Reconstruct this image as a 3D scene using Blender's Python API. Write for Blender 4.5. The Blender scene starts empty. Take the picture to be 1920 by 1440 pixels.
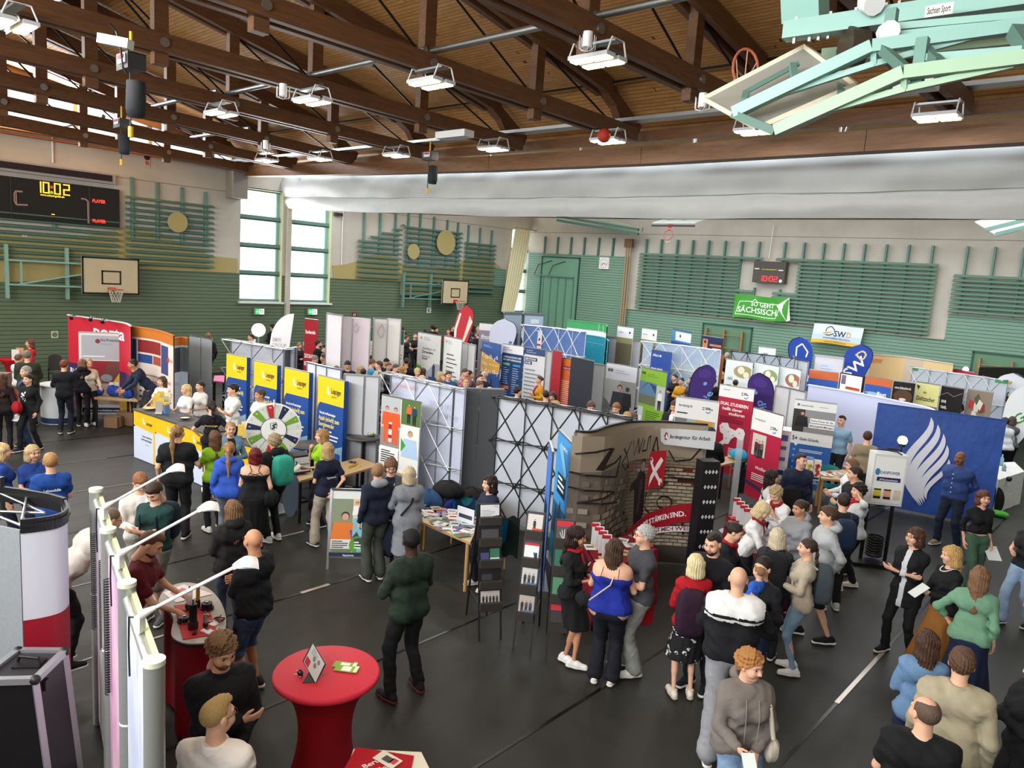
import bpy,math,random
import numpy as np
from mathutils import Vector,Matrix
# camera, world, exposure
SC=bpy.context.scene
COL=SC.collection
CAM_H=4.5
FOC=1383.93
PITCH,ROLL,YAW=.147986,.0680959,.7310908
CF=np.array([-math.sin(YAW)*math.cos(PITCH),math.cos(YAW)*math.cos(PITCH),-math.sin(PITCH)])
_rt=np.array([math.cos(YAW),math.sin(YAW),0.]);_up=np.cross(_rt,CF)
CR=math.cos(ROLL)*_rt+math.sin(ROLL)*_up
CU=-math.sin(ROLL)*_rt+math.cos(ROLL)*_up
cam_data=bpy.data.cameras.new('camera');cam_data.sensor_width=36;cam_data.lens=36*FOC/1920
cam_data.clip_end=400
cam=bpy.data.objects.new('camera',cam_data);COL.objects.link(cam)
M4=Matrix(((CR[0],CU[0],-CF[0],0),(CR[1],CU[1],-CF[1],0),(CR[2],CU[2],-CF[2],CAM_H),(0,0,0,1)))
cam.matrix_world=M4
SC.camera=cam
vs=SC.view_settings
vs.view_transform='Standard';vs.look='None';vs.gamma=1;vs.use_curve_mapping=False
vs.exposure=0.1
SC.cycles.max_bounces=5;SC.cycles.diffuse_bounces=3;SC.cycles.glossy_bounces=2
SC.cycles.transmission_bounces=3;SC.cycles.transparent_max_bounces=6
SC.cycles.caustics_reflective=False;SC.cycles.caustics_refractive=False
SC.cycles.sample_clamp_indirect=4
try:SC.cycles.use_denoising=True
except Exception:pass
W=bpy.data.worlds.new('sky');SC.world=W;W.use_nodes=True
_bg=W.node_tree.nodes['Background']
_bg.inputs[0].default_value=(.93,.96,1,1);_bg.inputs[1].default_value=3.0
def area(name,loc,size,power,color,rot=(0,0,0)):
 l=bpy.data.lights.new(name,'AREA');l.shape='RECTANGLE';l.size,l.size_y=size
 l.energy=power;l.color=color
 o=bpy.data.objects.new(name,l);COL.objects.link(o);o.location=loc;o.rotation_euler=rot
 o.visible_camera=False
 return o
DAY=(.95,.98,1.0)
R90=math.pi/2
area('daylight_skylight',(-12,16.3,8.1),(29,1.2),900,(.84,.93,1))
area('fill_rear_hall',(-11,23.5,8.9),(25,8),2000,(.97,.98,1))  # area light added to brighten the rear hall under its closed roof
area('daylight_gable_glazing',(-26.8,4.2,8.7),(1.3,14),1900,DAY,(0,-R90*1.05,0))
area('daylight_tall_windows',(-26.8,16.0,4.9),(3.6,3.8),500,DAY,(0,-R90,0))
area('fill_behind_camera',(-8,-4.6,6.8),(24,2.2),2900,DAY,(R90*1.12,0,0))  # added fill light behind the camera, its window band is invented
# picture point -> place in the hall
def _ray(x,y):return CF+CR*(x-960)/FOC-CU*(y-720)/FOC
def pz(x,y,z=0.0):
 d=_ray(x,y);t=(z-CAM_H)/d[2];return Vector((t*d[0],t*d[1],z))
def pX(x,y,X):
 d=_ray(x,y);t=X/d[0];return Vector((X,t*d[1],CAM_H+t*d[2]))
def pY(x,y,Y):
 d=_ray(x,y);t=Y/d[1];return Vector((t*d[0],Y,CAM_H+t*d[2]))
def pv(x,y,P):
 """the height over plan point P seen at picture point (x, y)"""
 d=_ray(x,y);t=math.hypot(P[0],P[1])/math.hypot(d[0],d[1]);return CAM_H+t*d[2]
 # materials
MATS={}
def _new(name):
 m=bpy.data.materials.new(name);m.use_nodes=True
 nt=m.node_tree;return m,nt,nt.nodes['Principled BSDF']
def srgb(c):
 if isinstance(c,str):
  c=c.lstrip('#');c=''.join(k*2 for k in c)if len(c)==3 else c;c=[int(c[i:i+2],16)/255 for i in(0,2,4)]
 return tuple((x/12.92 if x<=.04045 else((x+.055)/1.055)**2.4)for x in c)
def mat(color,rough=.6,metal=0.,kind='plain',emit=0.,scale=30.,amt=.12,bump=.0,alpha=1.):
 key=(str(color),rough,metal,kind,emit,scale,amt,bump,alpha)
 if key in MATS:return MATS[key]
 m,nt,b=_new(f'{kind}_{len(MATS)}')
 c=srgb(color);N=nt.nodes;L=nt.links
 b.inputs['Roughness'].default_value=rough;b.inputs['Metallic'].default_value=metal
 b.inputs['Base Color'].default_value=(*c,1)
 if rough>.45:b.inputs['Specular IOR Level'].default_value=.3
 if emit:
  b.inputs['Emission Color'].default_value=(*c,1);b.inputs['Emission Strength'].default_value=emit
 if amt and not emit:
  tc=N.new('ShaderNodeTexCoord');nz=N.new('ShaderNodeTexNoise');nz.inputs['Scale'].default_value=scale
  nz.inputs['Detail'].default_value=3
  if kind=='hair':
   mp=N.new('ShaderNodeMapping');mp.inputs['Scale'].default_value=(1,1,.12);L.new(tc.outputs['Object'],mp.inputs[0]);L.new(mp.outputs[0],nz.inputs['Vector'])
  else:L.new(tc.outputs['Object'],nz.inputs['Vector'])
  mx=N.new('ShaderNodeMix');mx.data_type='RGBA'
  mx.inputs[6].default_value=(*[x*(1-amt)for x in c],1);mx.inputs[7].default_value=(*[min(1,x*(1+amt)+.002)for x in c],1)
  L.new(nz.outputs['Fac'],mx.inputs[0]);L.new(mx.outputs[2],b.inputs['Base Color'])
  if bump:
   bp=N.new('ShaderNodeBump');bp.inputs['Strength'].default_value=bump;bp.inputs['Distance'].default_value=.02 if kind!='cloth' else.035
   if kind=='cloth':nz.inputs['Distortion'].default_value=.8;nz.inputs['Detail'].default_value=3
   L.new(nz.outputs['Fac'],bp.inputs['Height']);L.new(bp.outputs[0],b.inputs['Normal'])
 if alpha<1:b.inputs['Alpha'].default_value=alpha
 MATS[key]=m;return m
def cloth(c,amt=.18):return mat(c,.85,0,'cloth',scale=7,amt=amt,bump=.35)
def skin(c):return mat(c,.5,0,'skin',scale=14,amt=.06)
def hairm(c):return mat(c,.5,0,'hair',scale=170,amt=.5,bump=.5)
def paint(c,r=.5):return mat(c,r,0,'paint',amt=.04,scale=5)
def metal(c,r=.35):return mat(c,r,1,'metal',amt=.08,scale=20)
def printm(c):return mat(c,.55,0,'print',amt=0)
def glow(c,e):return mat(c,.5,0,'glow',e,amt=0)
def node_mat(name,fn):
 if name in MATS:return MATS[name]
 m,nt,b=_new(name);fn(nt,b);MATS[name]=m;return m
def math_node(nt,op,a,b=None,c=None):
 n=nt.nodes.new('ShaderNodeMath');n.operation=op
 for i,v in enumerate((a,b,c)):
  if v is None:continue
  if isinstance(v,(int,float)):n.inputs[i].default_value=v
  else:nt.links.new(v,n.inputs[i])
 return n.outputs[0]
def ramp(nt,fac,stops):
 r=nt.nodes.new('ShaderNodeValToRGB');nt.links.new(fac,r.inputs[0]);e=r.color_ramp.elements
 while len(e)<len(stops):e.new(.5)
 for k,(p,c)in enumerate(stops):e[k].position=p;e[k].color=(*srgb(c),1)
 return r.outputs[0]
def noise(nt,scale,vec=None,detail=4,rough=.6):
 n=nt.nodes.new('ShaderNodeTexNoise');n.inputs['Scale'].default_value=scale;n.inputs['Detail'].default_value=detail;n.inputs['Roughness'].default_value=rough
 if vec is not None:nt.links.new(vec,n.inputs['Vector'])
 return n.outputs['Fac']
def geopos(nt):
 g=nt.nodes.new('ShaderNodeNewGeometry');s=nt.nodes.new('ShaderNodeSeparateXYZ');nt.links.new(g.outputs['Position'],s.inputs[0])
 return g.outputs['Position'],s.outputs
def bump(nt,b,h,strength=.3,dist=.01):
 n=nt.nodes.new('ShaderNodeBump');n.inputs['Strength'].default_value=strength;n.inputs['Distance'].default_value=dist
 nt.links.new(h,n.inputs['Height']);nt.links.new(n.outputs[0],b.inputs['Normal'])
def mixc(nt,fac,a,b):
 m=nt.nodes.new('ShaderNodeMix');m.data_type='RGBA';nt.links.new(fac,m.inputs[0])
 for i,v in((6,a),(7,b)):
  if isinstance(v,(str,tuple)):m.inputs[i].default_value=(*srgb(v),1)
  else:nt.links.new(v,m.inputs[i])
 return m.outputs[2]
def scaled(nt,vec,s):
 m=nt.nodes.new('ShaderNodeMapping');m.inputs['Scale'].default_value=s;nt.links.new(vec,m.inputs[0]);return m.outputs[0]
def planks(c1,c2,pitch):
 def f(nt,b):
  P,xyz=geopos(nt)
  fr=math_node(nt,'FRACT',math_node(nt,'DIVIDE',xyz['Z'],pitch))
  groove=math_node(nt,'LESS_THAN',fr,.12)
  row=math_node(nt,'FLOOR',math_node(nt,'DIVIDE',xyz['Z'],pitch))
  n1=noise(nt,1.3,scaled(nt,P,(1,1,6)),5)
  col=mixc(nt,n1,c1,c2)
  col=mixc(nt,groove,col,'#1c2b24')
  nt.links.new(col,b.inputs['Base Color']);b.inputs['Roughness'].default_value=.6
  bump(nt,b,math_node(nt,'SUBTRACT',1,groove),.6,.012)
 return f
M_PLANK=node_mat('green_tongue_and_groove',planks('#55684f','#68795f',.129))
M_PLANK2=node_mat('green_rear_boards',planks('#688c76','#799c86',.125))
def f_conc(nt,b):
 P,xyz=geopos(nt)
 n1=noise(nt,.6,P,6);n2=noise(nt,18,P,3)
 col=ramp(nt,n1,[(.3,'#b2ada0'),(.7,'#c6c1b4')])
 seam=math_node(nt,'LESS_THAN',math_node(nt,'ABSOLUTE',math_node(nt,'SUBTRACT',xyz['Z'],6.8)),.012)
 holes=math_node(nt,'GREATER_THAN',noise(nt,7,P,1),.80)
 col=mixc(nt,math_node(nt,'MAXIMUM',seam,holes),col,'#7d7668')
 nt.links.new(col,b.inputs['Base Color']);b.inputs['Roughness'].default_value=.85
 bump(nt,b,n2,.15,.005)
M_CONC=node_mat('painted_concrete',f_conc)
def f_floor(nt,b):
 P,xyz=geopos(nt)
 n1=noise(nt,.35,P,5);n2=noise(nt,90,P,2);n3=noise(nt,2.2,scaled(nt,P,(1,.2,1)),4)
 col=ramp(nt,n1,[(.3,'#282824'),(.7,'#34332f')])
 col=mixc(nt,math_node(nt,'MULTIPLY',n3,.35),col,'#3a3938')
 nt.links.new(col,b.inputs['Base Color'])
 nt.links.new(ramp(nt,n3,[(.3,'#a4a4a4'),(.7,'#c4c4c4')]),b.inputs['Roughness'])
 bump(nt,b,n2,.12,.004);b.inputs['Specular IOR Level'].default_value=.22
M_FLOOR=node_mat('dark_protective_carpet',f_floor)
def f_wood(c1,c2,sc):
 def f(nt,b):
  P,xyz=geopos(nt)
  n=noise(nt,3,scaled(nt,P,sc),6,.7)
  nt.links.new(ramp(nt,n,[(.25,c1),(.75,c2)]),b.inputs['Base Color'])
  b.inputs['Roughness'].default_value=.55;bump(nt,b,n,.15,.004)
 return f
M_GLULAM_Y=node_mat('glulam_along_trusses',f_wood('#50341f','#7a5232',(8,.7,8)))
M_GLULAM_X=node_mat('glulam_edge_beam',f_wood('#5e3f28','#8a6038',(.7,8,8)))
def f_roof(nt,b):
 P,xyz=geopos(nt)
 u=math_node(nt,'DIVIDE',xyz['Y'],.098)
 fr=math_node(nt,'FRACT',u);row=math_node(nt,'FLOOR',u)
 groove=math_node(nt,'LESS_THAN',fr,.1)
 cmb=nt.nodes.new('ShaderNodeCombineXYZ');nt.links.new(xyz['X'],cmb.inputs[0]);nt.links.new(row,cmb.inputs[1])
 grain=noise(nt,1.6,scaled(nt,cmb.outputs[0],(.9,3.7,1)),6,.7)
 knots=math_node(nt,'GREATER_THAN',noise(nt,5,scaled(nt,cmb.outputs[0],(1.2,2.1,1)),1),.74)
 col=ramp(nt,grain,[(.25,'#b8803f'),(.5,'#d49c58'),(.78,'#e6b676')])
 col=mixc(nt,knots,col,'#4e2f17');col=mixc(nt,groove,col,'#3c2716')
 nt.links.new(col,b.inputs['Base Color']);b.inputs['Roughness'].default_value=.6
 bump(nt,b,math_node(nt,'SUBTRACT',1,groove),.5,.01)
M_ROOF=node_mat('spruce_roof_boards',f_roof)
def f_yel(nt,b):
 P,xyz=geopos(nt)
 v=nt.nodes.new('ShaderNodeTexVoronoi');v.inputs['Scale'].default_value=22;v.inputs['Randomness'].default_value=0;nt.links.new(P,v.inputs['Vector'])
 d=math_node(nt,'LESS_THAN',v.outputs['Distance'],.2)
 nt.links.new(mixc(nt,d,'#a99b63','#6b6340'),b.inputs['Base Color']);b.inputs['Roughness'].default_value=.7
M_YEL=node_mat('perforated_ochre_board',f_yel)
M_GRN=paint('#56766a');M_GRNL=paint('#668c80');M_MINT=paint('#86b0a4',.4);M_GREYB=paint('#6f7470')
M_GALV=metal('#a9adab',.45);M_STEEL=metal('#b9bcbd',.3);M_BLK=paint('#101012',.45);M_WHT=paint('#e4e4e2');M_SIL=metal('#c4c7c9',.3)
M_DSTEEL=mat('#262422',.4,.6,'metal',amt=.05)
# mesh builder
class MB:
 def __init__(s):s.v=[];s.f=[];s.m=[];s.mats=[];s.sm=[]
 def mi(s,m):
  if m not in s.mats:s.mats.append(m)
  return s.mats.index(m)
 def add(s,vs,fs,m,smooth=False):
  o=len(s.v);s.v.extend([tuple(v)for v in vs]);k=s.mi(m)
  for f in fs:s.f.append([o+i for i in f]);s.m.append(k);s.sm.append(smooth)
  return s
 def box(s,c,size,m,rz=0,rot=None):
  x,y,z=[t/2 for t in size]
  vs=[Vector((sx*x,sy*y,sz*z))for sx in(-1,1)for sy in(-1,1)for sz in(-1,1)]
  R=rot if rot is not None else Matrix.Rotation(rz,3,'Z')
  c=Vector(c);vs=[R@v+c for v in vs]
  return s.add(vs,[(0,1,3,2),(4,6,7,5),(0,4,5,1),(2,3,7,6),(0,2,6,4),(1,5,7,3)],m)
 def bar(s,a,b,w,h,m,up=(0,0,1)):
  a=Vector(a);b=Vector(b);d=(b-a);L=d.length
  if L<1e-6:return s
  d/=L;up=Vector(up)
  if abs(d.dot(up))>.98:up=Vector((1,0,0))
  sd=d.cross(up).normalized();u=sd.cross(d)
  R=Matrix((sd,d,u)).transposed()
  return s.box((a+b)/2,(w,L,h),m,rot=R)
 def cyl(s,a,b,r,m,r2=None,n=10,cap=True):
  a=Vector(a);b=Vector(b);d=(b-a).normalized();r2=r if r2 is None else r2
  up=Vector((0,0,1))if abs(d.z)<.9 else Vector((1,0,0))
  x=d.cross(up).normalized();y=d.cross(x)
  vs=[]
  for k in range(n):
   t=2*math.pi*k/n;o=x*math.cos(t)+y*math.sin(t);vs+=[a+o*r,b+o*r2]
  fs=[(2*k,2*((k+1)%n),2*((k+1)%n)+1,2*k+1)for k in range(n)]
  s.add(vs,fs,m,True)
  if cap:s.add([vs[2*k]for k in range(n)],[tuple(range(n))],m);s.add([vs[2*k+1]for k in range(n)],[tuple(range(n))[::-1]],m)
  return s
 def tube(s,pts,r,m,n=6):
  for a,b in zip(pts,pts[1:]):s.cyl(a,b,r,m,n=n,cap=True)
  return s
 def lathe(s,c,prof,m,n=28,sc=(1,1)):
  c=Vector(c);vs=[]
  for k in range(n):
   t=2*math.pi*k/n
   for r,z in prof:vs.append(c+Vector((r*math.cos(t)*sc[0],r*math.sin(t)*sc[1],z)))
  p=len(prof);fs=[]
  for k in range(n):
   for i in range(p-1):a=k*p+i;b=((k+1)%n)*p+i;fs.append((a,b,b+1,a+1))
  return s.add(vs,fs,m,True)
 def sphere(s,c,r,m,n=12,sc=(1,1,1)):
  prof=[(r*math.sin(math.pi*i/n),-r*math.cos(math.pi*i/n)*sc[2])for i in range(n+1)]
  return s.lathe(c,prof,m,n*2,(sc[0],sc[1]))
 def poly(s,pts,m,th=None):
  """planar polygon (list of 3-D points), optionally extruded along the vector th"""
  n=len(pts);pts=[Vector(p)for p in pts]
  s.add(pts,[tuple(range(n))],m)
  if th is not None:
   th=Vector(th);q=[p+th for p in pts]
   s.add(q,[tuple(range(n))[::-1]],m)
   s.add(pts+q,[(i,(i+1)%n,n+(i+1)%n,n+i)for i in range(n)],m)
  return s
 def quad_grid(s,fn,nu,nv,m,smooth=True):
  vs=[fn(i/nu,j/nv)for j in range(nv+1)for i in range(nu+1)]
  fs=[(j*(nu+1)+i,j*(nu+1)+i+1,(j+1)*(nu+1)+i+1,(j+1)*(nu+1)+i)for j in range(nv)for i in range(nu)]
  return s.add(vs,fs,m,smooth)
 def build(s,name,parent=None,origin=None,label=None):
  me=bpy.data.meshes.new(name)
  o0=Vector(origin)if origin is not None else(parent_origin(parent)if parent is not None else Vector((0,0,0)))
  me.from_pydata([(v[0]-o0.x,v[1]-o0.y,v[2]-o0.z)for v in s.v],[],s.f)
  for m in s.mats:me.materials.append(m)
  me.polygons.foreach_set('material_index',s.m);me.polygons.foreach_set('use_smooth',s.sm)
  me.update()
  o=bpy.data.objects.new(name,me);COL.objects.link(o)
  if parent is not None:o.parent=parent
  elif origin is not None:o.location=o0
  if label:o['label']=label
  return o
def parent_origin(p):
 v=Vector((0,0,0))
 while p is not None:v+=Vector(p.location);p=p.parent
 return v
def thing(name,label,cat,loc=(0,0,0),group=None):
 o=bpy.data.objects.new(name,None);COL.objects.link(o);o.location=loc;o.empty_display_size=.1
 o['label']=label;o['category']=cat
 if group:o['group']=group
 return o
def tag(o,label,cat,group=None,kind=None):
 o['label']=label;o['category']=cat
 if group:o['group']=group
 if kind:o['kind']=kind
 return o
def struct(o,label=None):
 o['kind']='structure'
 if label:o['label']=label
 return o
 # text and printed surfaces
_TX={}
def glyphs(text,bold=False):
 key=(text,bold)
 if key in _TX:return _TX[key]
 cu=bpy.data.curves.new('t','FONT');cu.body=text;cu.resolution_u=2;cu.size=1;cu.offset=.018 if bold else 0
 ob=bpy.data.objects.new('t',cu);COL.objects.link(ob)
 dg=bpy.context.evaluated_depsgraph_get();me=bpy.data.meshes.new_from_object(ob.evaluated_get(dg))
 vs=[(v.co.x,v.co.y)for v in me.vertices];fs=[tuple(p.vertices)for p in me.polygons]
 bpy.data.objects.remove(ob);bpy.data.curves.remove(cu);bpy.data.meshes.remove(me)
 w=max([v[0]for v in vs],default=0)
 _TX[key]=(vs,fs,w);return _TX[key]
class Surf:
 """a printed face: maps u (0 left..1 right) and v (0 top..1 bottom) to a place; w, h in metres"""
 def __init__(s,fn,w,h,curved=False):s.fn=fn;s.w=w;s.h=h;s.curved=curved;s.nu=24 if curved else 1
 def p(s,u,v,lift=0.0):
  if lift==0:return Vector(s.fn(u,v))
  e=.002
  a=Vector(s.fn(u,v));du=Vector(s.fn(min(1,u+e),v))-Vector(s.fn(max(0,u-e),v));dv=Vector(s.fn(u,v+e))-Vector(s.fn(u,v-e))
  n=dv.cross(du);n.normalize();return a+n*lift
def flat(tl,tr,bl,th=0):
 tl,tr,bl=Vector(tl),Vector(tr),Vector(bl);du=tr-tl;dv=bl-tl
 return Surf(lambda u,v:tl+du*u+dv*v,du.length,dv.length)
def curve_surf(plan,z1,z0):
 """plan: list of 2-D points left to right; smooth wall between heights z0 and z1 (numbers or per-end pairs)"""
 P=[Vector((p[0],p[1],0))for p in plan]
 if len(P)>2:
  Q=[]
  for i in range(len(P)-1):
   a=P[max(i-1,0)];b=P[i];c=P[i+1];d=P[min(i+2,len(P)-1)]
   for k in range(8):
    t=k/8;Q.append(.5*((2*b)+(c-a)*t+(2*a-5*b+4*c-d)*t*t+(3*b-a-3*c+d)*t**3))
  Q.append(P[-1]);P=Q
 L=[0]
 for a,b in zip(P,P[1:]):L.append(L[-1]+(b-a).length)
 T=L[-1]
 def fn(u,v):
  d=min(max(u,0),1)*T;i=0
  while i<len(L)-2 and L[i+1]<d:i+=1
  t=(d-L[i])/max(1e-6,L[i+1]-L[i]);p=P[i].lerp(P[i+1],t)
  return Vector((p.x,p.y,z1+(z0-z1)*v))
 return Surf(fn,T,z1-z0,True)
class Print:
 """collects flat printed shapes on a Surf"""
 def __init__(s,surf):s.s=surf;s.g=MB();s.t=MB();s.k=0
 def lift(s):s.k+=1;return.002+.0006*s.k
 def rect(s,u0,v0,u1,v1,c):
  l=s.lift();n=max(1,int(abs(u1-u0)*s.s.nu+.5));m=printm(c)if isinstance(c,str)else c
  s.g.quad_grid(lambda a,b:s.s.p(u0+(u1-u0)*a,v0+(v1-v0)*b,l),n,1,m,False);return s
 def poly(s,pts,c):
  l=s.lift();m=printm(c);us=[p[0]for p in pts]
  if s.s.curved and max(us)-min(us)>.05:
   n=int((max(us)-min(us))*40)+1;lo,hi=min(us),max(us)
   for i in range(n):
    q=pts
    for side,x0 in((1,lo+(hi-lo)*i/n),(-1,lo+(hi-lo)*(i+1)/n)):
     r=[]
     for k in range(len(q)):
      A,B=q[k],q[(k+1)%len(q)];ia,ib=side*(A[0]-x0)>=-1e-9,side*(B[0]-x0)>=-1e-9
      if ia:r.append(A)
      if ia!=ib:t=(x0-A[0])/(B[0]-A[0]);r.append((x0,A[1]+t*(B[1]-A[1])))
     q=r
     if len(q)<3:break
    if len(q)>=3:s.g.add([s.s.p(u,v,l)for u,v in q],[tuple(range(len(q)))],m)
   return s
  s.g.add([s.s.p(u,v,l)for u,v in pts],[tuple(range(len(pts)))],m);return s
 def disc(s,u,v,r,c,n=18,ry=None):
  """r in metres"""
  ry=r if ry is None else ry
  return s.poly([(u+r/s.s.w*math.cos(2*math.pi*k/n),v+ry/s.s.h*math.sin(2*math.pi*k/n))for k in range(n)],c)
 def stroke(s,pts,wid,c):
  """polyline of (u,v) with a width in metres"""
  l=s.lift();m=printm(c)
  if s.s.curved:
   q=[pts[0]]
   for a,b in zip(pts,pts[1:]):
    k=int(abs(b[0]-a[0])*30)+1;q+=[(a[0]+(b[0]-a[0])*i/k,a[1]+(b[1]-a[1])*i/k)for i in range(1,k+1)]
   pts=q
  for(u0,v0),(u1,v1)in zip(pts,pts[1:]):
   dx=(u1-u0)*s.s.w;dy=(v1-v0)*s.s.h;L=math.hypot(dx,dy)or 1;nx=-dy/L*wid/2;ny=dx/L*wid/2
   q=[(u0+nx/s.s.w,v0+ny/s.s.h),(u1+nx/s.s.w,v1+ny/s.s.h),(u1-nx/s.s.w,v1-ny/s.s.h),(u0-nx/s.s.w,v0-ny/s.s.h)]
   s.g.add([s.s.p(a,b,l)for a,b in q],[(0,1,2,3)],m)
  return s
 def text(s,u,v,size,txt,c,bold=True,width=None,mirror=False,align='l',rot=0):
  """size: letter height as share of the face height; (u, v): baseline left"""
  vs,fs,w=glyphs(txt,bold)
  if not vs:return s
  k=size*s.s.h/.72;kx=k
  if width:kx=width*s.s.w/max(w,.01)
  l=s.lift();out=[];off={'l':0,'c':-w/2,'r':-w}[align]
  cr,sr=math.cos(rot),math.sin(rot)
  for x,y in vs:
   X=(x+off)*kx;Y=y*k
   if mirror:X=-X
   X,Y=X*cr-Y*sr,X*sr+Y*cr
   out.append(s.s.p(u+X/s.s.w,v-Y/s.s.h,l))
  s.t.add(out,fs,printm(c)if isinstance(c,str)else c);return s
 def lines(s,u0,v0,u1,n,dv,c,th=.35,seed=1):
  """a block of illegible small print as thin bars"""
  r=random.Random(seed)
  for i in range(n):s.rect(u0,v0+i*dv,u0+(u1-u0)*r.uniform(.55,1),v0+i*dv+dv*th,c)
  return s
 def fig(s,u,v,h,top,legs,skinc='#c99a7c',hair='#3a2a20',w=1.0):
  """a small printed human figure: u centre, v head top, h height share"""
  a=s.s.h/s.s.w*h
  s.disc(u,v+h*.07,h*.062*s.s.h,hair);s.disc(u,v+h*.085,h*.05*s.s.h,skinc)
  s.poly([(u-.13*a*w,v+h*.17),(u+.13*a*w,v+h*.17),(u+.17*a*w,v+h*.52),(u-.17*a*w,v+h*.52)],top)
  if legs:s.poly([(u-.11*a,v+h*.52),(u+.11*a,v+h*.52),(u+.1*a,v+h),(u+.02*a,v+h),(u,v+h*.6),(u-.02*a,v+h),(u-.1*a,v+h)],legs)
  return s
 def done(s,parent):
  if s.g.f:s.g.build('printed_graphic',parent)
  if s.t.f:s.t.build('lettering',parent)
  # room shell
XL,YB=-27.0,30.85
WALL_TOP=7.832
def lx(pts):return[pX(x,y,XL)for x,y in pts]
g=MB();g.add([(XL-1,-5.5,0),(6.5,-5.5,0),(6.5,YB+1,0),(XL-1,YB+1,0)],[(0,1,2,3)],M_FLOOR);struct(g.build('floor'))
g=MB()
for X in(-.2,-2.25,-4.2,-6.27,-8.35,-10.37,-12.45,-14.55,-16.64,-18.7,-20.8,-22.85,-24.9):
 g.box((X,12.5,.003),(.035,34,.004),mat('#0c0c0c',.25,amt=0))
struct(g.build('trim_1'),'black taped seams between the lengths of floor carpet')
g=MB();M_GLINT=mat('#b7aca4',.12,.3,'seam_glint',amt=.1)  # glints of the seam tape, painted as pale strips
for X,y0,y1,w in((-2.25,8.3,10.3,.05),(-8.35,5.3,5.75,.06),(-8.35,8.6,9.6,.05),(-10.37,5.9,6.6,.04),(-14.55,4.4,5.5,.02),(-16.64,4.8,5.7,.015),(-8.35,3.0,3.5,.04)):
 g.box((X,(y0+y1)/2,.006),(w,y1-y0,.004),M_GLINT)
struct(g.build('trim_2'),'pale strips painting the glints on the taped floor seams')
WIN=[]
for(xa,ya),(xb,yb),top in(((448,566),(528,567),7.051),((543,567.5),(618,569),7.051),((951,585),(990,588),6.913)):
 a=pX(xa,ya,XL);b=pX(xb,yb,XL);WIN.append((a.y,b.y,(a.z+b.z)/2,top))
GT=3.811
def wall_rect(g,y0,y1,z0,z1,m,th=.35):
 if y1-y0>1e-3 and z1-z0>1e-3:g.box((XL-th/2,(y0+y1)/2,(z0+z1)/2),(th,y1-y0,z1-z0),m)
g=MB();ys=[-5.5];
for(a,b,z0,z1)in WIN:ys+=[a,b]
ys.append(YB+.3)
for i in range(0,len(ys),2):
 wall_rect(g,ys[i],ys[i+1],0,GT,M_PLANK);wall_rect(g,ys[i],ys[i+1],GT,WALL_TOP,M_CONC)
for(a,b,z0,z1)in WIN:
 wall_rect(g,a,b,0,z0,M_PLANK);wall_rect(g,a,b,z1,WALL_TOP,M_CONC)
wl=struct(g.build('wall_left'))
g=MB();a=pX(925,503,XL);b=pX(948,503,XL);g.box((XL+.02,(a.y+b.y)/2,(GT+a.z)/2),(.04,b.y-a.y,a.z-GT),M_PLANK2);struct(g.build('trim_3'),'raised green boarding beside the curtained window')
g=MB()
py0,py1=WIN[0][1]+.12,WIN[1][0]-.06
g.box((XL+.02,(py0+py1)/2,(1.8+WALL_TOP)/2),(.24,py1-py0,WALL_TOP-1.8),M_CONC)
g.box((XL+.02,(py0+py1)/2,.9),(.2,py1-py0,1.8),paint('#3c4542'));struct(g.build('pillar_1'),'grey concrete pillar between the tall windows')
g=MB();a=pX(425,380,XL);b=pX(447,378,XL)
g.box((XL+.3,(a.y+b.y)/2,7.2),(.6,b.y-a.y+.1,1.26),mat('#8d8880',.85));struct(g.build('pillar_2'),'grey box column head under the end of the edge beam')
REVEAL=paint('#d9dcae')
for k,(a,b,z0,z1)in enumerate(WIN):
 root=thing(f'window_{k+1}','tall window of stacked tilting panes in green frames','window',(XL,(a+b)/2,z0));struct(root);del root['category']
 g=MB();d=.3
 g.box((XL-d/2-.03,a-.0,(z0+z1)/2),(d,.04,z1-z0),REVEAL);g.box((XL-d/2-.03,b,(z0+z1)/2),(d,.04,z1-z0),REVEAL)
 g.box((XL-.1,(a+b)/2,z0-.02),(.45,b-a+.1,.07),M_WHT);g.box((XL-d/2,(a+b)/2,z1),(d,b-a,.05),REVEAL)
 g.build('reveal',root)
 g=MB();xf=XL-.24;n=4;hh=(z1-z0-.08)/n
 for y in(a+.06,b-.12):g.box((xf,y,(z0+z1)/2),(.09,.13,z1-z0),M_MINT if y>a+.5 else M_GRNL)
 for i in range(n+1):
  z=z0+.06+i*hh;g.box((xf,(a+b)/2,z),(.1,b-a,.1 if i in(0,n)else.19),M_GRNL)
  if 0<i<n:g.box((xf+.06,(a+b)/2,z-.05),(.04,b-a,.03),mat('#2c3b36'))
 g.build('window_frame',root)
 g=MB();gm=node_mat('window_glass',lambda nt,b:(b.inputs['Roughness'].__setattr__('default_value',.02),b.inputs['Alpha'].__setattr__('default_value',.12),b.inputs['Base Color'].__setattr__('default_value',(.9,1,.97,1))))
 for i in range(n):g.box((xf-.02,(a+b)/2,z0+.06+(i+.5)*hh),(.008,b-a-.2,hh-.1),gm)
 g.build('pane',root)
g=MB()
g.box((-10.4,YB+.15,5.1),(34,.3,10.2),M_CONC);struct(g.build('wall_back'))
def back_box(name,x0,x1,z0,z1,m,d=.06,label=None):
 g=MB();g.box(((x0+x1)/2,YB-d/2,(z0+z1)/2),(x1-x0,d,z1-z0),m)
 return struct(g.build(name),label)
cx=-20.51
c1=pY(1178,475,YB);c0=pY(996,466,YB)
back_box('trim_4',XL,cx,0,5.706,M_PLANK2,.09,'tall pale green boarding left of the ropes')
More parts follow.
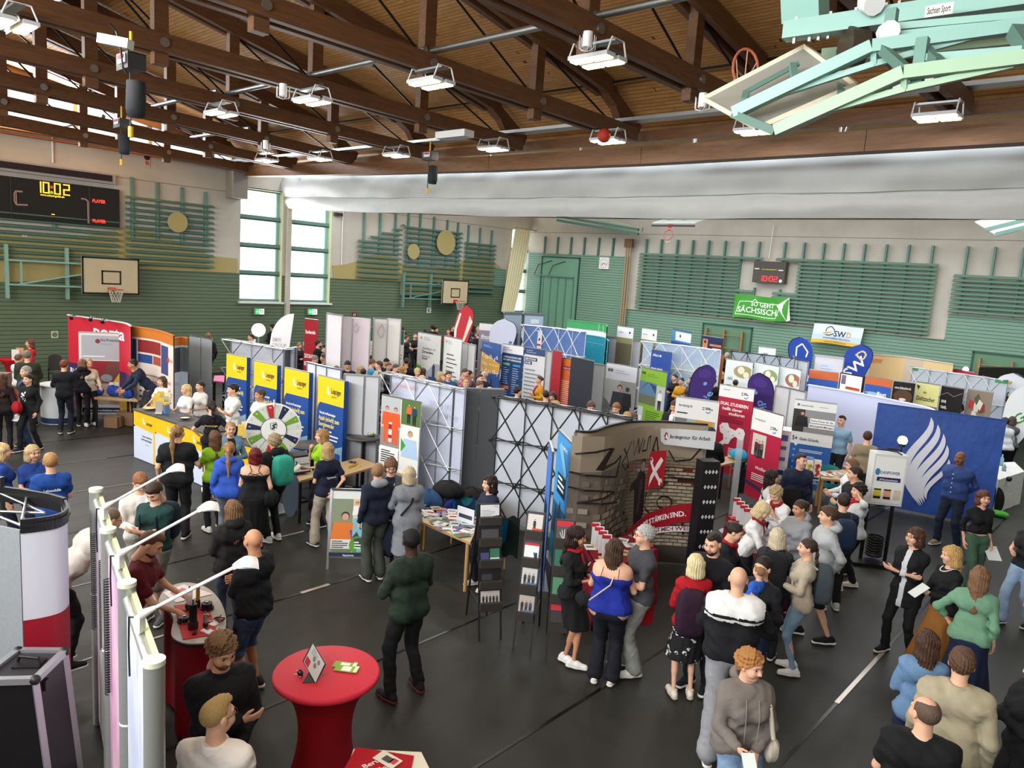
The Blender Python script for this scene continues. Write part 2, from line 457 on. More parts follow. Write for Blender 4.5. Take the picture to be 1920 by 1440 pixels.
back_box('trim_5',cx,-6.457,0,3.167,M_PLANK2,.09,'pale green boarding under the slatted grid')
back_box('trim_6',-6.457,6.5,0,4.121,M_PLANK2,.09,'higher pale green boarding at the right end')
g=MB()
g.box((cx/2-6.457/2,YB-.07,3.202),(cx*-1-6.457,.14,.06),mat('#b5ae98'));g.box((0,YB-.07,4.155),(13,.14,.06),mat('#b5ae98'))
struct(g.build('trim_7'),'ochre coping on the green boarding')
def back_recess(n,xa,ya,xb,yb,dep,label,inner):
 a=pY(xa,ya,YB-.09);b=pY(xb,yb,YB-.09);x0,x1,z1=a.x,b.x,(a.z+b.z)/2
 g=MB();fr=paint('#2f5546')
 g.box(((x0+x1)/2,YB-.1,z1/2),(x1-x0,.03,z1),inner)
 for x in(x0,x1):g.box((x,YB-.12,z1/2),(.06,.07,z1),fr)
 g.box(((x0+x1)/2,YB-.12,z1),(x1-x0+.06,.07,.07),fr)
 struct(g.build(f'door_{n}'),label);return x0,x1,z1
dx0,dx1,dz=back_recess(1,1018,481,1088,484,.1,'tall green equipment gate with vertical rods',paint('#6f9c82'))
g=MB()
for i in range(5):
 x=dx0+.25+(dx1-dx0-.5)*i/4;g.cyl((x,YB-.2,.1),(x,YB-.2,dz-1.05),.02,M_GRN)
g.cyl((dx0-.4,YB-.22,dz-1.0),(dx1-.25,YB-.22,dz-1.0),.04,M_GRNL)
g.tube([(dx0-.4,YB-.25,dz-1.0),(dx0-.1,YB-.3,dz-.45),(dx0+.7,YB-.15,dz-.2)],.018,M_BLK)
g.tube([(dx0+.6,YB-.25,dz-1.0),(dx0+.9,YB-.3,dz-.45),(dx0+1.6,YB-.15,dz-.2)],.018,M_BLK)
tag(g.build('goal_gate'),'green tubular gate hanging in the tall recess of the back wall','gate')
for n,(xa,ya,xb,yb)in enumerate(((1320,607,1411,614),(1826,659,1990,676))):
 x0,x1,z1=back_recess(2+n,xa,ya,xb,yb,.1,('green wall bay with climbing bars left of the long banner','green wall bay with climbing bars at the right edge')[n],paint('#5e8468'))
 t=thing('wall_bars',('wooden gymnastic wall bars in the recess behind the black framed stand','wooden gymnastic wall bars in the recess at the right edge')[n],'wall bars',(x0,YB-.2,0),'gymnastic wall bars in the back wall recesses')
 wood=paint('#9a7646')
 for k in range(3):
  g=MB();x=x0+.25+(x1-x0-.6)*k/2;g.box((x,YB-.24,(z1-.2)/2),(.07,.12,z1-.2),wood);g.build('upright',t)
 g=MB()
 for k in range(14):
  z=z1-.42-k*.19
  if k in(1,2,4):continue
  g.cyl((x0+.25,YB-.27,z),(x1-.35,YB-.27,z),.02,wood,n=8)
 g.build('rung',t)
g=MB();g.box((6.6,12.6,5),(.2,37,11),M_CONC);struct(g.build('wall_right'))
g=MB();g.box((-10.4,-5.6,2.8),(34,.2,5.6),M_CONC);g.box((-10.4,-5.6,10.2),(34,.2,3.6),M_CONC);struct(g.build('wall_front'))  # unseen wall, open band added in it to let light in
# roof
def zroof(y):return 8.544+.165*(13.213-y)
g=MB()
for(ya,za,yb2,zb)in((-.5,zroof(-.5),13.213,zroof(13.213)),(13.213,zroof(13.213),14.65,7.855),(-5.5,zroof(-.5)-.82,-.5,zroof(-.5))):
 g.add([(XL-1,ya,za),(6.6,ya,za),(6.6,yb2,zb),(XL-1,yb2,zb)],[(0,1,2,3)],M_ROOF)
g.add([(XL-1,-5.7,zroof(0)+.3),(6.6,-5.7,zroof(0)+.3),(6.6,14.6,9.2),(XL-1,14.6,9.2)],[(0,1,2,3)],M_BLK)
g.add([(XL-1,17.12,9.326),(6.6,17.12,9.326),(6.6,YB+.5,9.326),(XL-1,YB+.5,9.326)],[(0,1,2,3)],M_ROOF)
struct(g.build('ceiling'),'spruce boarded roof on glulam trusses')
g=MB();n=300
def f_sky(nt,b):
 b.inputs['Base Color'].default_value=(.75,.8,.84,1);b.inputs['Roughness'].default_value=.6
 tr=nt.nodes.new('ShaderNodeBsdfTranslucent');tr.inputs[0].default_value=(.8,.86,.9,1)
 mx=nt.nodes.new('ShaderNodeMixShader');mx.inputs[0].default_value=.6
 nt.links.new(b.outputs[0],mx.inputs[1]);nt.links.new(tr.outputs[0],mx.inputs[2]);nt.links.new(mx.outputs[0],nt.nodes['Material Output'].inputs[0])
M_CORR=node_mat('corrugated_translucent_sheet',f_sky)
vsx=[]
for i in range(n+1):
 x=XL+(6.5-XL)*i/n;o=.035 if i%2 else 0
 vsx+=[(x,14.65,7.89+o),(x,17.12,9.383+o)]
g.add(vsx,[(2*i,2*i+2,2*i+3,2*i+1)for i in range(n)],M_CORR)
struct(g.build('window_4'),'corrugated translucent skylight band above the edge beam')
for i in range(20):
 x=-26+i*1.66;g=MB();g.bar((x,14.592,7.717),(x,17.12,9.211),.09,.2,mat('#b98a55',.6));struct(g.build('beam_1'))
 if i%2==0:
  g=MB();g.bar((x+.3,14.822,7.487),(x+.3,15.971,7.545),.04,.04,M_GALV);g.bar((x+.3,15.971,7.51),(x+.8,15.282,8.234),.03,.03,M_GALV)
  g.bar((x+.3,15.914,7.487),(x+.3,15.914,8.579),.04,.04,M_GALV);tag(g.build('curtain_bracket'),'galvanised bracket holding the rolled divider curtain under the skylight','bracket','galvanised brackets above the divider curtain')
BZ=lambda x:7.028+.38*max(0,(-x-10.3)/16.7)**1.3
g=MB()
xs=[-27.4,-23,-18.4,-13.8,-9.2,-4.6,0,6.5]
for a,b in zip(xs,xs[1:]):g.bar((a,14.075,BZ(a)+.18),(b+.01,14.075,BZ(b)+.18),.34,.36,M_GLULAM_X)
struct(g.build('beam_2'),'long glulam edge beam carrying the truss ends')
g=MB();g.box((-10.4,14.5,7.717),(34,.14,.22),M_GLULAM_X);struct(g.build('beam_3'),'dark purlin under the skylight band')
g=MB()
for a,b in zip(xs,xs[1:]):g.bar((a,13.501,7.855),(b,13.501,7.855),.3,.07,M_GALV)
tag(g.build('cable_tray'),'perforated galvanised cable tray running above the edge beam','cable tray')
g=MB();gf=MB()
zt=lambda y:zroof(y)-.02
for(y0,y1)in((-5.5,-2.8),(-2.8,.1),(.1,3.0),(3.0,5.75),(5.75,8.5),(8.5,10.8),(10.8,13.0)):
 gf.box((XL-.1,y1,(WALL_TOP+zt(y1))/2),(.14,.12,max(.1,zt(y1)-WALL_TOP)),paint('#c9cfc6'))
 for k in(1,2):
  z=WALL_TOP+.02+k*.71
  if z<zt(y1)-.1:gf.box((XL-.08,(y0+y1)/2,z),(.08,y1-y0,.09),paint('#8f8f86'))
struct(gf.build('window_5'),'mullions of the gable glazing above the left wall')
g=MB();g.bar((XL-.05,13.558,zroof(13.558)-.16),(XL-.05,-.5,zroof(-.5)-.16),.2,.3,M_GLULAM_Y)
g.box((XL-.02,3.9,WALL_TOP+.03),(.5,19,.1),M_GLULAM_Y);struct(g.build('beam_4'),'gable rafter and sill of the glazing')
g=MB()
for k,(dx,z)in enumerate(((.28,WALL_TOP+.06),(.32,WALL_TOP-.08),(.26,WALL_TOP-.2))):
 g.cyl((XL+dx,-5,z),(XL+dx,13.443,z),.035,mat('#c07a4a',.35,.7,'copper',amt=.1))
tag(g.build('heating_pipes'),'copper coloured pipes running along the top of the left wall','pipe')
TR=[(-3.217,-3.217),(-6.262,-6.274),(-9.445,-9.537),(-12.582,-12.869),(-15.741,-16.316),(-18.844,-19.878),(-21.946,-23.325),(-24.818,-26.312),(0.057,0.057),(3.217,3.217)]
def tx(t,y):return t[0]+(t[1]-t[0])*(y-8.043)/5.86
for k,t in enumerate(TR):
 P=lambda y,z:Vector((tx(t,y),y,z))
 root=thing('roof_truss','glulam roof truss with doubled bottom chord and steel diagonals','roof truss',P(13.903,7.602),'parallel glulam roof trusses');root['kind']='structure';del root['category']
 g=MB()
 for s in(-.13,.13):
  g.bar(P(-5.4,7.66)+Vector((s,0,0)),P(13.96,7.66)+Vector((s,0,0)),.12,.28,M_GLULAM_Y)
 g.build('bottom_chord',root)
 g=MB()
 for s in(-.13,.13):g.bar(P(-.5,zroof(-.5)-.2)+Vector((s,0,0)),P(12.869,zroof(12.869)-.2)+Vector((s,0,0)),.12,.3,M_GLULAM_Y)
 g.bar(P(12.754,zroof(12.869)-.15),P(14.133,7.775),.22,.25,M_GLULAM_Y);g.bar(P(13.041,8.407),P(13.788,7.602),.18,.22,M_GLULAM_Y)
 g.build('top_chord',root)
 posts=[-3.0,-.3,2.355,5.113,7.986,10.686]
 for y in posts:
  if y>9.5 and t[0]<-25:continue
  g=MB();g.box(P(y,(7.35+zroof(y)-.1)/2),(.16,.22,zroof(y)-.1-7.35),M_GLULAM_Y);g.build('post',root)
 g=MB()
 ends=posts+[13.328]
 for a,b in zip(ends,ends[1:]):
  if a<.5:continue
  g.cyl(P(a,zroof(a)-.3),P(b,7.717),.02,M_DSTEEL,n=6)
 for y in posts[2:]:
  g.cyl(P(y,7.66)+Vector((-.22,0,0)),P(y,7.66)+Vector((.22,0,0)),.07,M_GALV,n=14)
 g.build('steel_diagonal',root)
for(a,b,y)in((2,3,7.98),(3,4,7.95),(0,1,8.15),(1,2,8.1),(4,5,7.7),(6,7,7.6),(5,6,10.3)):
 g=MB();A=Vector((tx(TR[a],y)+.1,y-.1,7.855));B=Vector((tx(TR[b],y)-.1,y-.1,7.855));g.cyl(A,B,.05,M_GALV)
 tag(g.build('bracing_tube'),'galvanised bracing tube between neighbouring roof trusses','tube','galvanised tubes between the trusses')
for k in range(7):
 g=MB();a,b=TR[k],TR[k+1]
 g.cyl((tx(a,12.87),12.87,8.5),(tx(b,12.87),12.87,8.5),.02,M_DSTEEL);tag(g.build('tie_rod'),'thin black tie rod between truss heads under the roof','rod','tie rods under the roof boards')
g=MB();n=60;a=Vector((-21.8,5.05,9.67));b=Vector((-10.9,5.0,9.72));R=.48;vsx=[]
for i in range(n+1):
 c=a.lerp(b,i/n);r=R*(1.0 if i%2 else.965)
 for k in range(24):t=2*math.pi*k/24;vsx.append(c+Vector((0,r*math.cos(t),r*math.sin(t))))
g.add(vsx,[(i*24+k,i*24+(k+1)%24,(i+1)*24+(k+1)%24,(i+1)*24+k)for i in range(n)for k in range(24)],M_GALV,True)
tag(g.build('ventilation_duct'),'ribbed round galvanised ventilation duct between the trusses at top left','duct')
# ochre panels and green slats on the left wall
def wall_poly(name,pts,th,m,label):
 p=lx(pts);p=[Vector((XL+.004,q.y,q.z))for q in p];g=MB();g.poly(p,m,(th,0,0));return struct(g.build(name),label)
wall_poly('trim_8',[(-40,436),(0,437),(55,443),(107,447),(150,446),(185,437),(222,428),(245,426),(300,438),(350,462),(397,480),(444,485),(444,512),(261,504),(60,528),(-40,529)],.03,M_YEL,'ochre perforated acoustic panel with a wavy top near the scoreboard')
wall_poly('trim_9',[(622,498),(650,495),(668,490),(690,480),(710,476),(730,480),(748,492),(760,498),(790,506),(830,505),(862,493),(890,480),(912,480),(934,498),(940,503),(925,503),(923,538),(880,537),(876,556),(750,553),(751,528),(625,522)],.03,M_YEL,'ochre perforated acoustic panel with a wavy top behind the far hoop')
def wall_disc(name,x,y,r,label):
 c=pX(x,y,XL+.26);e=pX(x,y-r,XL+.26).z-c.z
 g=MB();g.poly([Vector((XL+.26,c.y+e*math.cos(2*math.pi*k/28),c.z+e*math.sin(2*math.pi*k/28)))for k in range(28)],M_YEL,(.03,0,0));tag(g.build(name),label,'wall disc')
wall_disc('ochre_disc',333,417,19,'round ochre disc on the green slats right of the scoreboard')
wall_disc('ochre_disc',775,471.5,14.5,'small round ochre disc low on the far slats')
wall_disc('ochre_disc',836,455,23.5,'large round ochre disc high on the far slats')
def slat_grid(name,label,rows,posts,along='Y',base=None,m=M_GREYB,off=.09):
 """rows: (a0, a1, z); posts: (a, z0, z1) in wall coordinates"""
 root=thing(name,label,'slat grid',base)
 for(a,z0,z1)in posts:
  g=MB()
  if along=='Y':g.box((XL+.06,a,(z0+z1)/2),(.12,.07,z1-z0),M_GRNL)
  else:g.box((a,YB-.1,(z0+z1)/2),(.07,.16,z1-z0),M_GRNL)
  g.build('upright',root)
 g=MB()
 for(a0,a1,z)in rows:
  if along=='Y':
   g.add([(XL+.1,a0,z+.04),(XL+.1,a1,z+.04),(XL+.21,a1,z-.03),(XL+.21,a0,z-.03),(XL+.1,a0,z+.015),(XL+.1,a1,z+.015),(XL+.2,a1,z-.055),(XL+.2,a0,z-.055)],[(0,1,2,3),(4,7,6,5),(3,2,6,7),(0,3,7,4),(1,5,6,2)],M_GRN)
  else:
   y=YB-.17
   g.add([(a0,y,z+.05),(a1,y,z+.05),(a1,y-.13,z-.04),(a0,y-.13,z-.04),(a0,y,z+.02),(a1,y,z+.02),(a1,y-.11,z-.065),(a0,y-.11,z-.065)],[(0,1,2,3),(4,7,6,5),(3,2,6,7),(0,3,7,4),(1,5,6,2)],paint('#6a8a78'))
 g.build('slat',root);return root
yA=pX(-60,500,XL).y;yB=pX(220,500,XL).y;yC=pX(233,500,XL).y;yD=pX(397,500,XL).y
rows=[(yA,yB,3.948+.198*i)for i in range(8)]
slat_grid('slat_screen','green slats crossing the ochre panel under the big scoreboard',rows,[(pX(100,430,XL).y,4.96,5.764)],base=(XL,yA,4))
yb=[pX(x,400,XL).y for x in(246,293,339,383)]
slat_grid('slat_screen','green slats on tall uprights between scoreboard and first tall window',[(yC,yD,4.006+.198*i)for i in range(12)],[(y,4.73,z)for y,z in zip(yb,(6.855,6.798,6.741,6.683))],base=(XL,yC,4))
k1=[pX(x,470,XL).y for x in(668,749,755,862,868,926)]
rows=[]
for i in range(12):
 z=3.948+.218*i;s=max(0,(i-7))*.63
 rows.append((k1[0]+s,k1[1],z))
slat_grid('slat_screen','stepped green slats at the left of the far hoop',rows,[(pX(x,450,XL).y,4.96,z)for x,z in((680,7.143),(710,7.143),(739,7.085))],base=(XL,k1[0],4))
slat_grid('slat_screen','green slats with two ochre discs above the far hoop',[(k1[2],k1[3],3.236+.218*i)for i in range(15)],[(pX(x,450,XL).y,4.615,z)for x,z in((763,7.028),(785,6.982),(811,6.913),(836,6.855),(856,6.798))],base=(XL,k1[2],4))
slat_grid('slat_screen','green slats right of the far hoop near the curtained window',[(k1[4],k1[5],3.466+.218*i)for i in range(12)],[(pX(x,450,XL).y,4.96,z)for x,z in((876,6.741),(898,6.683),(920,6.626))],base=(XL,k1[4],4))
zb=lambda x,y:pY(x,y,YB-.1).z
xb=lambda x,y:pY(x,y,YB-.1).x
xl=xb(1200,500);xr=xb(1390,560);xr2=xb(1761,500)
rows=[];ztop=5.856;dz=0.157
nA=xb(1433,480);nB=xb(1458,484);nC=xb(1390,480);nD=xb(1500,490)
for i in range(17):
 z=ztop-i*dz
 if i==0:rows.append((xl,nA,z))
 elif i<=8:rows.append((xl,nC,z))
 else:rows.append((xl,nA-.28,z))
px1=[xb(x,450)for x in(1213,1241,1271,1300,1330,1361,1393,1425)]
slat_grid('slat_screen','pale green slatted screen on the back wall left of the small scoreboard',rows,[(x,3.213,6.568)for x in px1[:-1]]+[(px1[-1],5.764,6.568),(px1[-1],3.213,4.615)],'X',(xl,YB,3.4))
rows=[]
for i in range(17):
 z=ztop-i*dz
 rows.append(((nB if i==0 else(nD if i<=8 else nB)),xr2,z))
px2=[xb(x,455)for x in(1473,1509,1546,1584,1623,1664,1706,1751)]
slat_grid('slat_screen','wide pale green slatted screen right of the small scoreboard',rows,[(x,3.213,6.568)for x in px2[1:]]+[(px2[0],5.764,6.568),(px2[0],3.213,4.615)],'X',(nB,YB,3.4))
x0=xb(1790,515)
slat_grid('slat_screen','pale green slatted screen at the right edge of the back wall',[(x0,6.3,5.511-i*dz)for i in range(9)],[(xb(x,465),4.155,6.568)for x in(1815,1867,1921,1975,2030)],'X',(x0,YB,4.2))
g=MB()
for k,x in enumerate((1022,1046,1071,1096,1123,1150)):
 X=xb(x,450);g=MB();g.box((X,YB-.08,6.132),(.08,.1,.9),M_GRN);tag(g.build('wall_batten'),'short green batten standing above the tall pale boarding','batten','green battens above the left boarding')
 # LED high-bay lamps
LAMPW=(1,.93,.80)
def led_lamp(loc,label,power=38):
 t=thing('hall_lamp',label,'ceiling lamp',loc,'LED high bay lamps under the trusses')
 x,y,z=loc
 for s in(-.13,.13):
  g=MB();g.box((x,y+s,z),(.62,.19,.05),paint('#c9ccce'));g.build('lamp_housing',t)
  for e in(-.155,.155):
   g=MB();g.box((x+e,y+s,z-.035),(.27,.13,.02),glow('#fff0c4',7));g.build('led_panel',t)
 g=MB()
 for e in(-.3,.3):
  g.tube([(x+e,y-.2,z+.03),(x+e,y-.13,z+.2),(x+e,y+.13,z+.2),(x+e,y+.2,z+.03)],.012,M_WHT)
 g.box((x,y,z+.19),(.62,.14,.03),M_GALV);g.build('bracket',t)
 l=bpy.data.lights.new('lamp_light','AREA');l.shape='RECTANGLE';l.size=.6;l.size_y=.4;l.energy=power;l.color=LAMPW
 o=bpy.data.objects.new('lamp_light',l);COL.objects.link(o);o.location=(0,0,-.07);o.parent=t
LL=[((1120,112),'hall lamp hanging left of the folded basketball frame, lowest and largest'),((808,155),'hall lamp in the middle of the ceiling, second from the folded frame'),((585,188),'hall lamp third from the folded frame along the lamp row'),((415,212),'smallest and farthest hall lamp of the middle row'),((25,45),'hall lamp cut off by the top left corner'),((925,278),'hall lamp by the edge beam with a white box beside it'),((1140,263),'hall lamp by the edge beam under the red and yellow ball'),((1415,245),'hall lamp just under the raised backboard corner'),((1757,218),'hall lamp by the edge beam at the right of the backboard frame'),((743,290),'hall lamp by the edge beam right of the black hoist'),((600,297),'hall lamp by the edge beam glaring against the skylight'),((500,300),'hall lamp nearest the corner of the long wall')]
for(p,lab)in LL:
 c=pz(p[0],p[1],7.292);led_lamp((c.x,c.y,7.292),lab)
for x in(-3.2,-9.4,-15.7,-21.9):  # unseen lamps added as fill light for the front hall
 for y in(-1.4,2.6):led_lamp((x,y,7.292),'added hall lamp outside the view, fill light for the front hall',60)
 # rolled divider curtain
t=thing('divider_curtain','long white rolled-up divider curtain hanging across the hall under the edge beam','curtain',(-10,15.971,6.2))
g=MB();M_CURT=mat('#c0c2c0',.6,0,'vinyl',scale=3,amt=.06,bump=.3)
rc=random.Random(4)
ph=[rc.uniform(0,6)for _ in range(8)]
def zc(x):return.34*max(0,(-x-10.3)/16.7)**1.5
def fold(u,v,a):
 return a*(math.sin(37*u+ph[0]+3*v)+.7*math.sin(71*u+ph[1]-5*v)+.5*math.sin(133*u+ph[2]+6*v)+.4*math.sin(23*u+9*v))
X0,X1=-26.9,5.2
def cu1(u,v):
 x=X0+(X1-X0)*u;zt=7.453+zc(x);zb=6.591+zc(x)*.9
 bul=math.sin(math.pi*min(1,v*1.02))*.16+.10*v
 return Vector((x,15.914-bul+fold(u,v,.018)*v*2,zt+(zb-zt)*v+fold(u,v,.012)*v))
g.quad_grid(cu1,260,12,M_CURT);g.build('upper_roll',t)
g=MB()
def cu2(u,v):
 x=X0+(X1-X0)*u;zt=6.637+zc(x)*.9;zb=6.086+zc(x)*1.1+.02*math.sin(31*u)
 return Vector((x,16.006-.12*math.sin(math.pi*v)-.02+fold(u,v+1,.016),zt+(zb-zt)*v))
g.quad_grid(cu2,260,8,M_CURT);
g.quad_grid(lambda u,v:Vector((X0+(X1-X0)*u,16.006+.3*v,6.086+zc(X0+(X1-X0)*u)*1.1)),60,1,mat('#8f8067',.7));g.build('lower_roll',t)
g=MB();g.quad_grid(lambda u,v:Vector((X0+(X1-X0)*u,15.937+.5*v,7.453+zc(X0+(X1-X0)*u))),60,1,mat('#6c6d70',.8));g.build('hem',t)
g=MB();a=pY(1181,436,YB-.3);
for k in range(3):g.cyl((a.x-.12+.13*k,YB-.3,6.511),(a.x-.12+.13*k+.02,YB-.3,0),.04,mat('#a58a68',.7))
g.box((a.x,YB-.3,6.338),(.44,.14,.4),mat('#6e5138',.6));tag(g.build('climbing_poles'),'bundle of tan climbing poles standing against the back wall beside the pale boarding','climbing poles')
g=MB();p0=pY(1045,413,YB-1.0);p1=pY(1197,434,YB-1.0)
for dz in(0,.2):
 g.bar(p0+Vector((0,0,dz)),p1+Vector((0,0,dz-.12)),.12,.12,paint('#3f6a5a'))
g.bar(p0+Vector((2.2,0,.2)),p1+Vector((.15,.1,.1)),.1,.18,paint('#8f9a84'));tag(g.build('pole_rail'),'dark green rail carrying the climbing poles below the curtain','rail')
# basketball
def hoop(g,c,n,m,r=.225):
 """ring with centre c, level"""
 k=22;pts=[Vector(c)+Vector((r*math.cos(2*math.pi*i/k),r*math.sin(2*math.pi*i/k),0))for i in range(k+1)]
 g.tube(pts,.012,m,6)
def net(g,c,m,r=.225,h=.42):
 k=12
 for lv in range(4):
  z0,z1=-h*lv/4,-h*(lv+1)/4;r0,r1=r*(1-.12*lv),r*(1-.12*(lv+1))
  for i in range(k):
   a0=2*math.pi*(i+.5*lv)/k
   for s in(-.5,.5):
    a1=a0+2*math.pi*s/k
    g.cyl(Vector(c)+Vector((r0*math.cos(a0),r0*math.sin(a0),z0)),Vector(c)+Vector((r1*math.cos(a1),r1*math.sin(a1),z1)),.006,m,n=4,cap=False)
def wall_goal(xl,yt,xr,yb,label,red,barm):
 X=XL+.8
 a=pX(xl,yt,X);b=pX(xr,yb,X);y0,y1,z1,z0=a.y,b.y,a.z,b.z
 t=thing('basketball_goal',label,'basketball goal',(XL,(y0+y1)/2,z0))
 g=MB();g.box((X,(y0+y1)/2,(z0+z1)/2),(.04,y1-y0,z1-z0),mat('#c2b493',.7,scale=3,amt=.08));bd=g.build('backboard',t)
 g=MB();blk=paint('#15120f')
 def fr(ya,yb2,za,zb2,w,x):
  g.box((x,(ya+yb2)/2,za+w/2),(.012,yb2-ya,w),blk);g.box((x,(ya+yb2)/2,zb2-w/2),(.012,yb2-ya,w),blk)
  g.box((x,ya+w/2,(za+zb2)/2),(.012,w,zb2-za),blk);g.box((x,yb2-w/2,(za+zb2)/2),(.012,w,zb2-za),blk)
 fr(y0,y1,z0,z1,.05,X+.024);ym=(y0+y1)/2;fr(ym-.3,ym+.3,z0+.32,z0+.77,.045,X+.024);g.build('black_border',t)
 c=(X+.4,ym,z0+.18);g=MB();hoop(g,c,None,red);g.bar((X+.02,ym-.08,c[2]-.06),(X+.19,ym,c[2]-.01),.05,.05,red);g.bar((X+.02,ym+.08,c[2]-.06),(X+.19,ym,c[2]-.01),.05,.05,red)
 g.box((X+.03,ym,c[2]-.03),(.03,.24,.16),red);g.build('rim',t)
 g=MB();net(g,c,mat('#cfcabd',.8));g.build('net',t)
 g=MB();ya,yb2=y0-1.9,y0-.25
 for y in(ya,yb2):g.box((XL+.25,y,(z0+z1)/2),(.12,.09,z1-z0+.45),barm)
 for z in(z0+.2,z1-.25):g.bar((XL+.32,ya,z),(X-.05,y1-.3,z),.05,.05,barm)
 g.bar((XL+.34,ya+.3,z0+.22),(X-.06,y0+.4,z1-.5),.04,.04,barm);g.box((XL+.36,ya+.35,(z0+z1)/2),(.05,.05,z1-z0-.45),barm)
 for y in(ya,yb2,y0+.3):g.bar((XL,y,z1-.2),(XL+.3,y,z1-.2),.05,.05,barm)
 g.build('swing_frame',t)
wall_goal(152.5,480,261,553,'white backboard with black square and orange hoop on the long green wall',mat('#b5603e',.6),M_MINT)
wall_goal(830,524,876,571,'smaller far basketball goal with a bright red hoop above the K sign',mat('#d0352b',.5),M_GRNL)
t=thing('basketball_goal','raised ceiling basketball goal with red hoop seen under the curtain edge','basketball goal',pY(1258,430,28.1))
Yg=28.0;a=pY(1228,425,Yg);b=pY(1308,427,Yg);c=pY(1260,441,Yg)
g=MB();g.box(((a.x+b.x)/2,Yg+.2,a.z+.25),(b.x-a.x,.9,.04),mat('#c9d4cc',.3),rot=Matrix.Rotation(.25,3,'X'));g.box(((a.x+b.x)/2,Yg-.25,a.z+.02),(b.x-a.x,.05,.07),M_BLK);g.build('backboard',t)
g=MB();red=mat('#c0392f',.5);k=22;R=Matrix.Rotation(math.radians(75),3,'X')
pts=[Vector((c.x,c.y-.3,c.z-.02))+R@Vector((.22*math.cos(2*math.pi*i/k),.22*math.sin(2*math.pi*i/k),0))for i in range(k+1)]
g.tube(pts,.014,red);g.poly([(c.x-.1,c.y-.2,c.z+.45),(c.x+.12,c.y-.2,c.z+.45),(c.x+.05,c.y-.3,c.z+.2),(c.x-.06,c.y-.3,c.z+.2)],red,(0,.02,0));g.build('rim',t)
g=MB();g.tube([(c.x-.08,c.y-.3,c.z-.25),(c.x-.03,c.y-.3,c.z-.33),(c.x+.04,c.y-.3,c.z-.3),(c.x+.1,c.y-.3,c.z-.24)],.012,mat('#d8d4c8',.8));g.build('net',t)
g=MB()
for s in(-.35,.35):
 g.bar((c.x+s,Yg+.1,a.z+.3),(c.x+s*.6,Yg+1.8,a.z+1.0),.05,.05,M_MINT)
g.build('support_frame',t)
t=thing('folding_basketball_frame','mint green ceiling basketball frame folded up with its tilted backboard at top right','basketball goal',pz(1600,120,7.0))
def q(x,y,D):
 """point on the ray at distance D from the camera"""
 d=_ray(x,y);d=d/np.linalg.norm(d);return Vector((D*d[0],D*d[1],CAM_H+D*d[2]))
bl=[q(1320,185,7.0),q(1509,87,7.15),q(1604,159,6.5),q(1420,240,6.3)]
bn=(bl[1]-bl[0]).cross(bl[3]-bl[0]).normalized()
g=MB();g.poly(bl,mat('#8b8a80',.6,scale=3,amt=.1),bn*.02);e=mat('#d8ceb4',.6)
for i in range(4):g.bar(bl[i],bl[(i+1)%4],.035,.035,e)
g.build('backboard',t)
m1=M_MINT;m2=paint('#8fae8e',.4)
g=MB()
g.bar(q(1376,212,6.35),q(1635,88,6.2),.085,.085,m1);g.bar(q(1635,88,6.2),q(1990,38,6.3),.085,.085,m1)
g.bar(q(1455,245,6.1),q(1695,137,5.9),.085,.085,m2);g.bar(q(1695,137,5.9),q(1990,100,5.9),.085,.085,m2)
g.bar(q(1376,214,6.35),q(1455,247,6.1),.06,.06,M_GRN)
g.bar(q(1470,175,6.3),q(1640,120,6.2),.04,.04,m1);g.bar(q(1640,120,6.2),q(1850,62,6.25),.04,.04,m1);g.bar(q(1640,92,6.2),q(1640,120,6.2),.04,.04,m1)
g.bar(q(1560,205,6.0),q(1698,167,5.9),.04,.04,m2);g.bar(q(1698,167,5.9),q(1900,122,5.9),.04,.04,m2);g.bar(q(1697,140,5.9),q(1697,167,5.9),.04,.04,m2)
g.bar(q(1652,90,6.2),q(1705,137,5.9),.06,.06,M_GRN);g.bar(q(1720,80,6.2),q(1760,118,5.9),.06,.06,M_GRN);g.bar(q(1905,58,6.2),q(1940,110,5.9),.09,.09,M_GRN)
g.build('hinged_frame',t)
g=MB()
g.bar(q(1675,51,6.3),q(1990,22,6.3),.045,.045,m1);g.bar(q(1672,67,6.3),q(1990,33,6.3),.045,.045,m1)
g.bar(q(1730,109,6.0),q(1990,88,6.0),.045,.045,m1);g.bar(q(1728,123,6.0),q(1990,98,6.0),.045,.045,m1)
g.box(q(1668,60,6.3),(.07,.07,.3),M_GRNL);g.box(q(1725,116,6.0),(.07,.07,.3),M_GRNL);g.build('linkage',t)
g=MB();g.bar(q(1472,60,6.9),q(1990,-16,6.6),.13,.13,m1);g.bar(q(1542,108,7.6),q(1990,62,7.4),.12,.12,m2)
g.build('carrier_beam',t)
g=MB()
for x in(1492,1521,1538,1556,1603,1627,1660,1684):
 y=60-.149*(x-1472);g.box(q(x,y,6.85),(.02,.03,.2),M_GALV)
g.build('clamp',t)
g=MB();top=q(1510,-10,7.0);g.bar(q(1510,36,6.95),q(1507,-60,6.95),.3,.2,m1);g.build('hanger',t)
g=MB();c=q(1601,88,6.7);g.cyl(c+Vector((-.05,-.05,0)),c+Vector((.05,.05,0)),.14,paint('#3a3126'));g.cyl(q(1627,3,6.7),q(1640,8,6.6),.08,M_WHT);g.cyl(q(1662,62,6.3),q(1668,58,6.2),.07,M_WHT);g.build('winch_drum',t)
s=flat(q(1733,22,6.62),q(1790,11,6.56),q(1735,12+23,6.60));
a,b=q(1736,12,6.42),q(1789,3,6.38);P=Print(flat(a,b,a+Vector((0,0,-.075))));P.rect(0,0,1,1,'#d9d6c8');P.text(.08,.75,.6,'Sachsen Sport','#2a2520',width=.84);P.done(t)
for(pts)in(((1400,165),(1460,120)),):
 pass
g=MB()
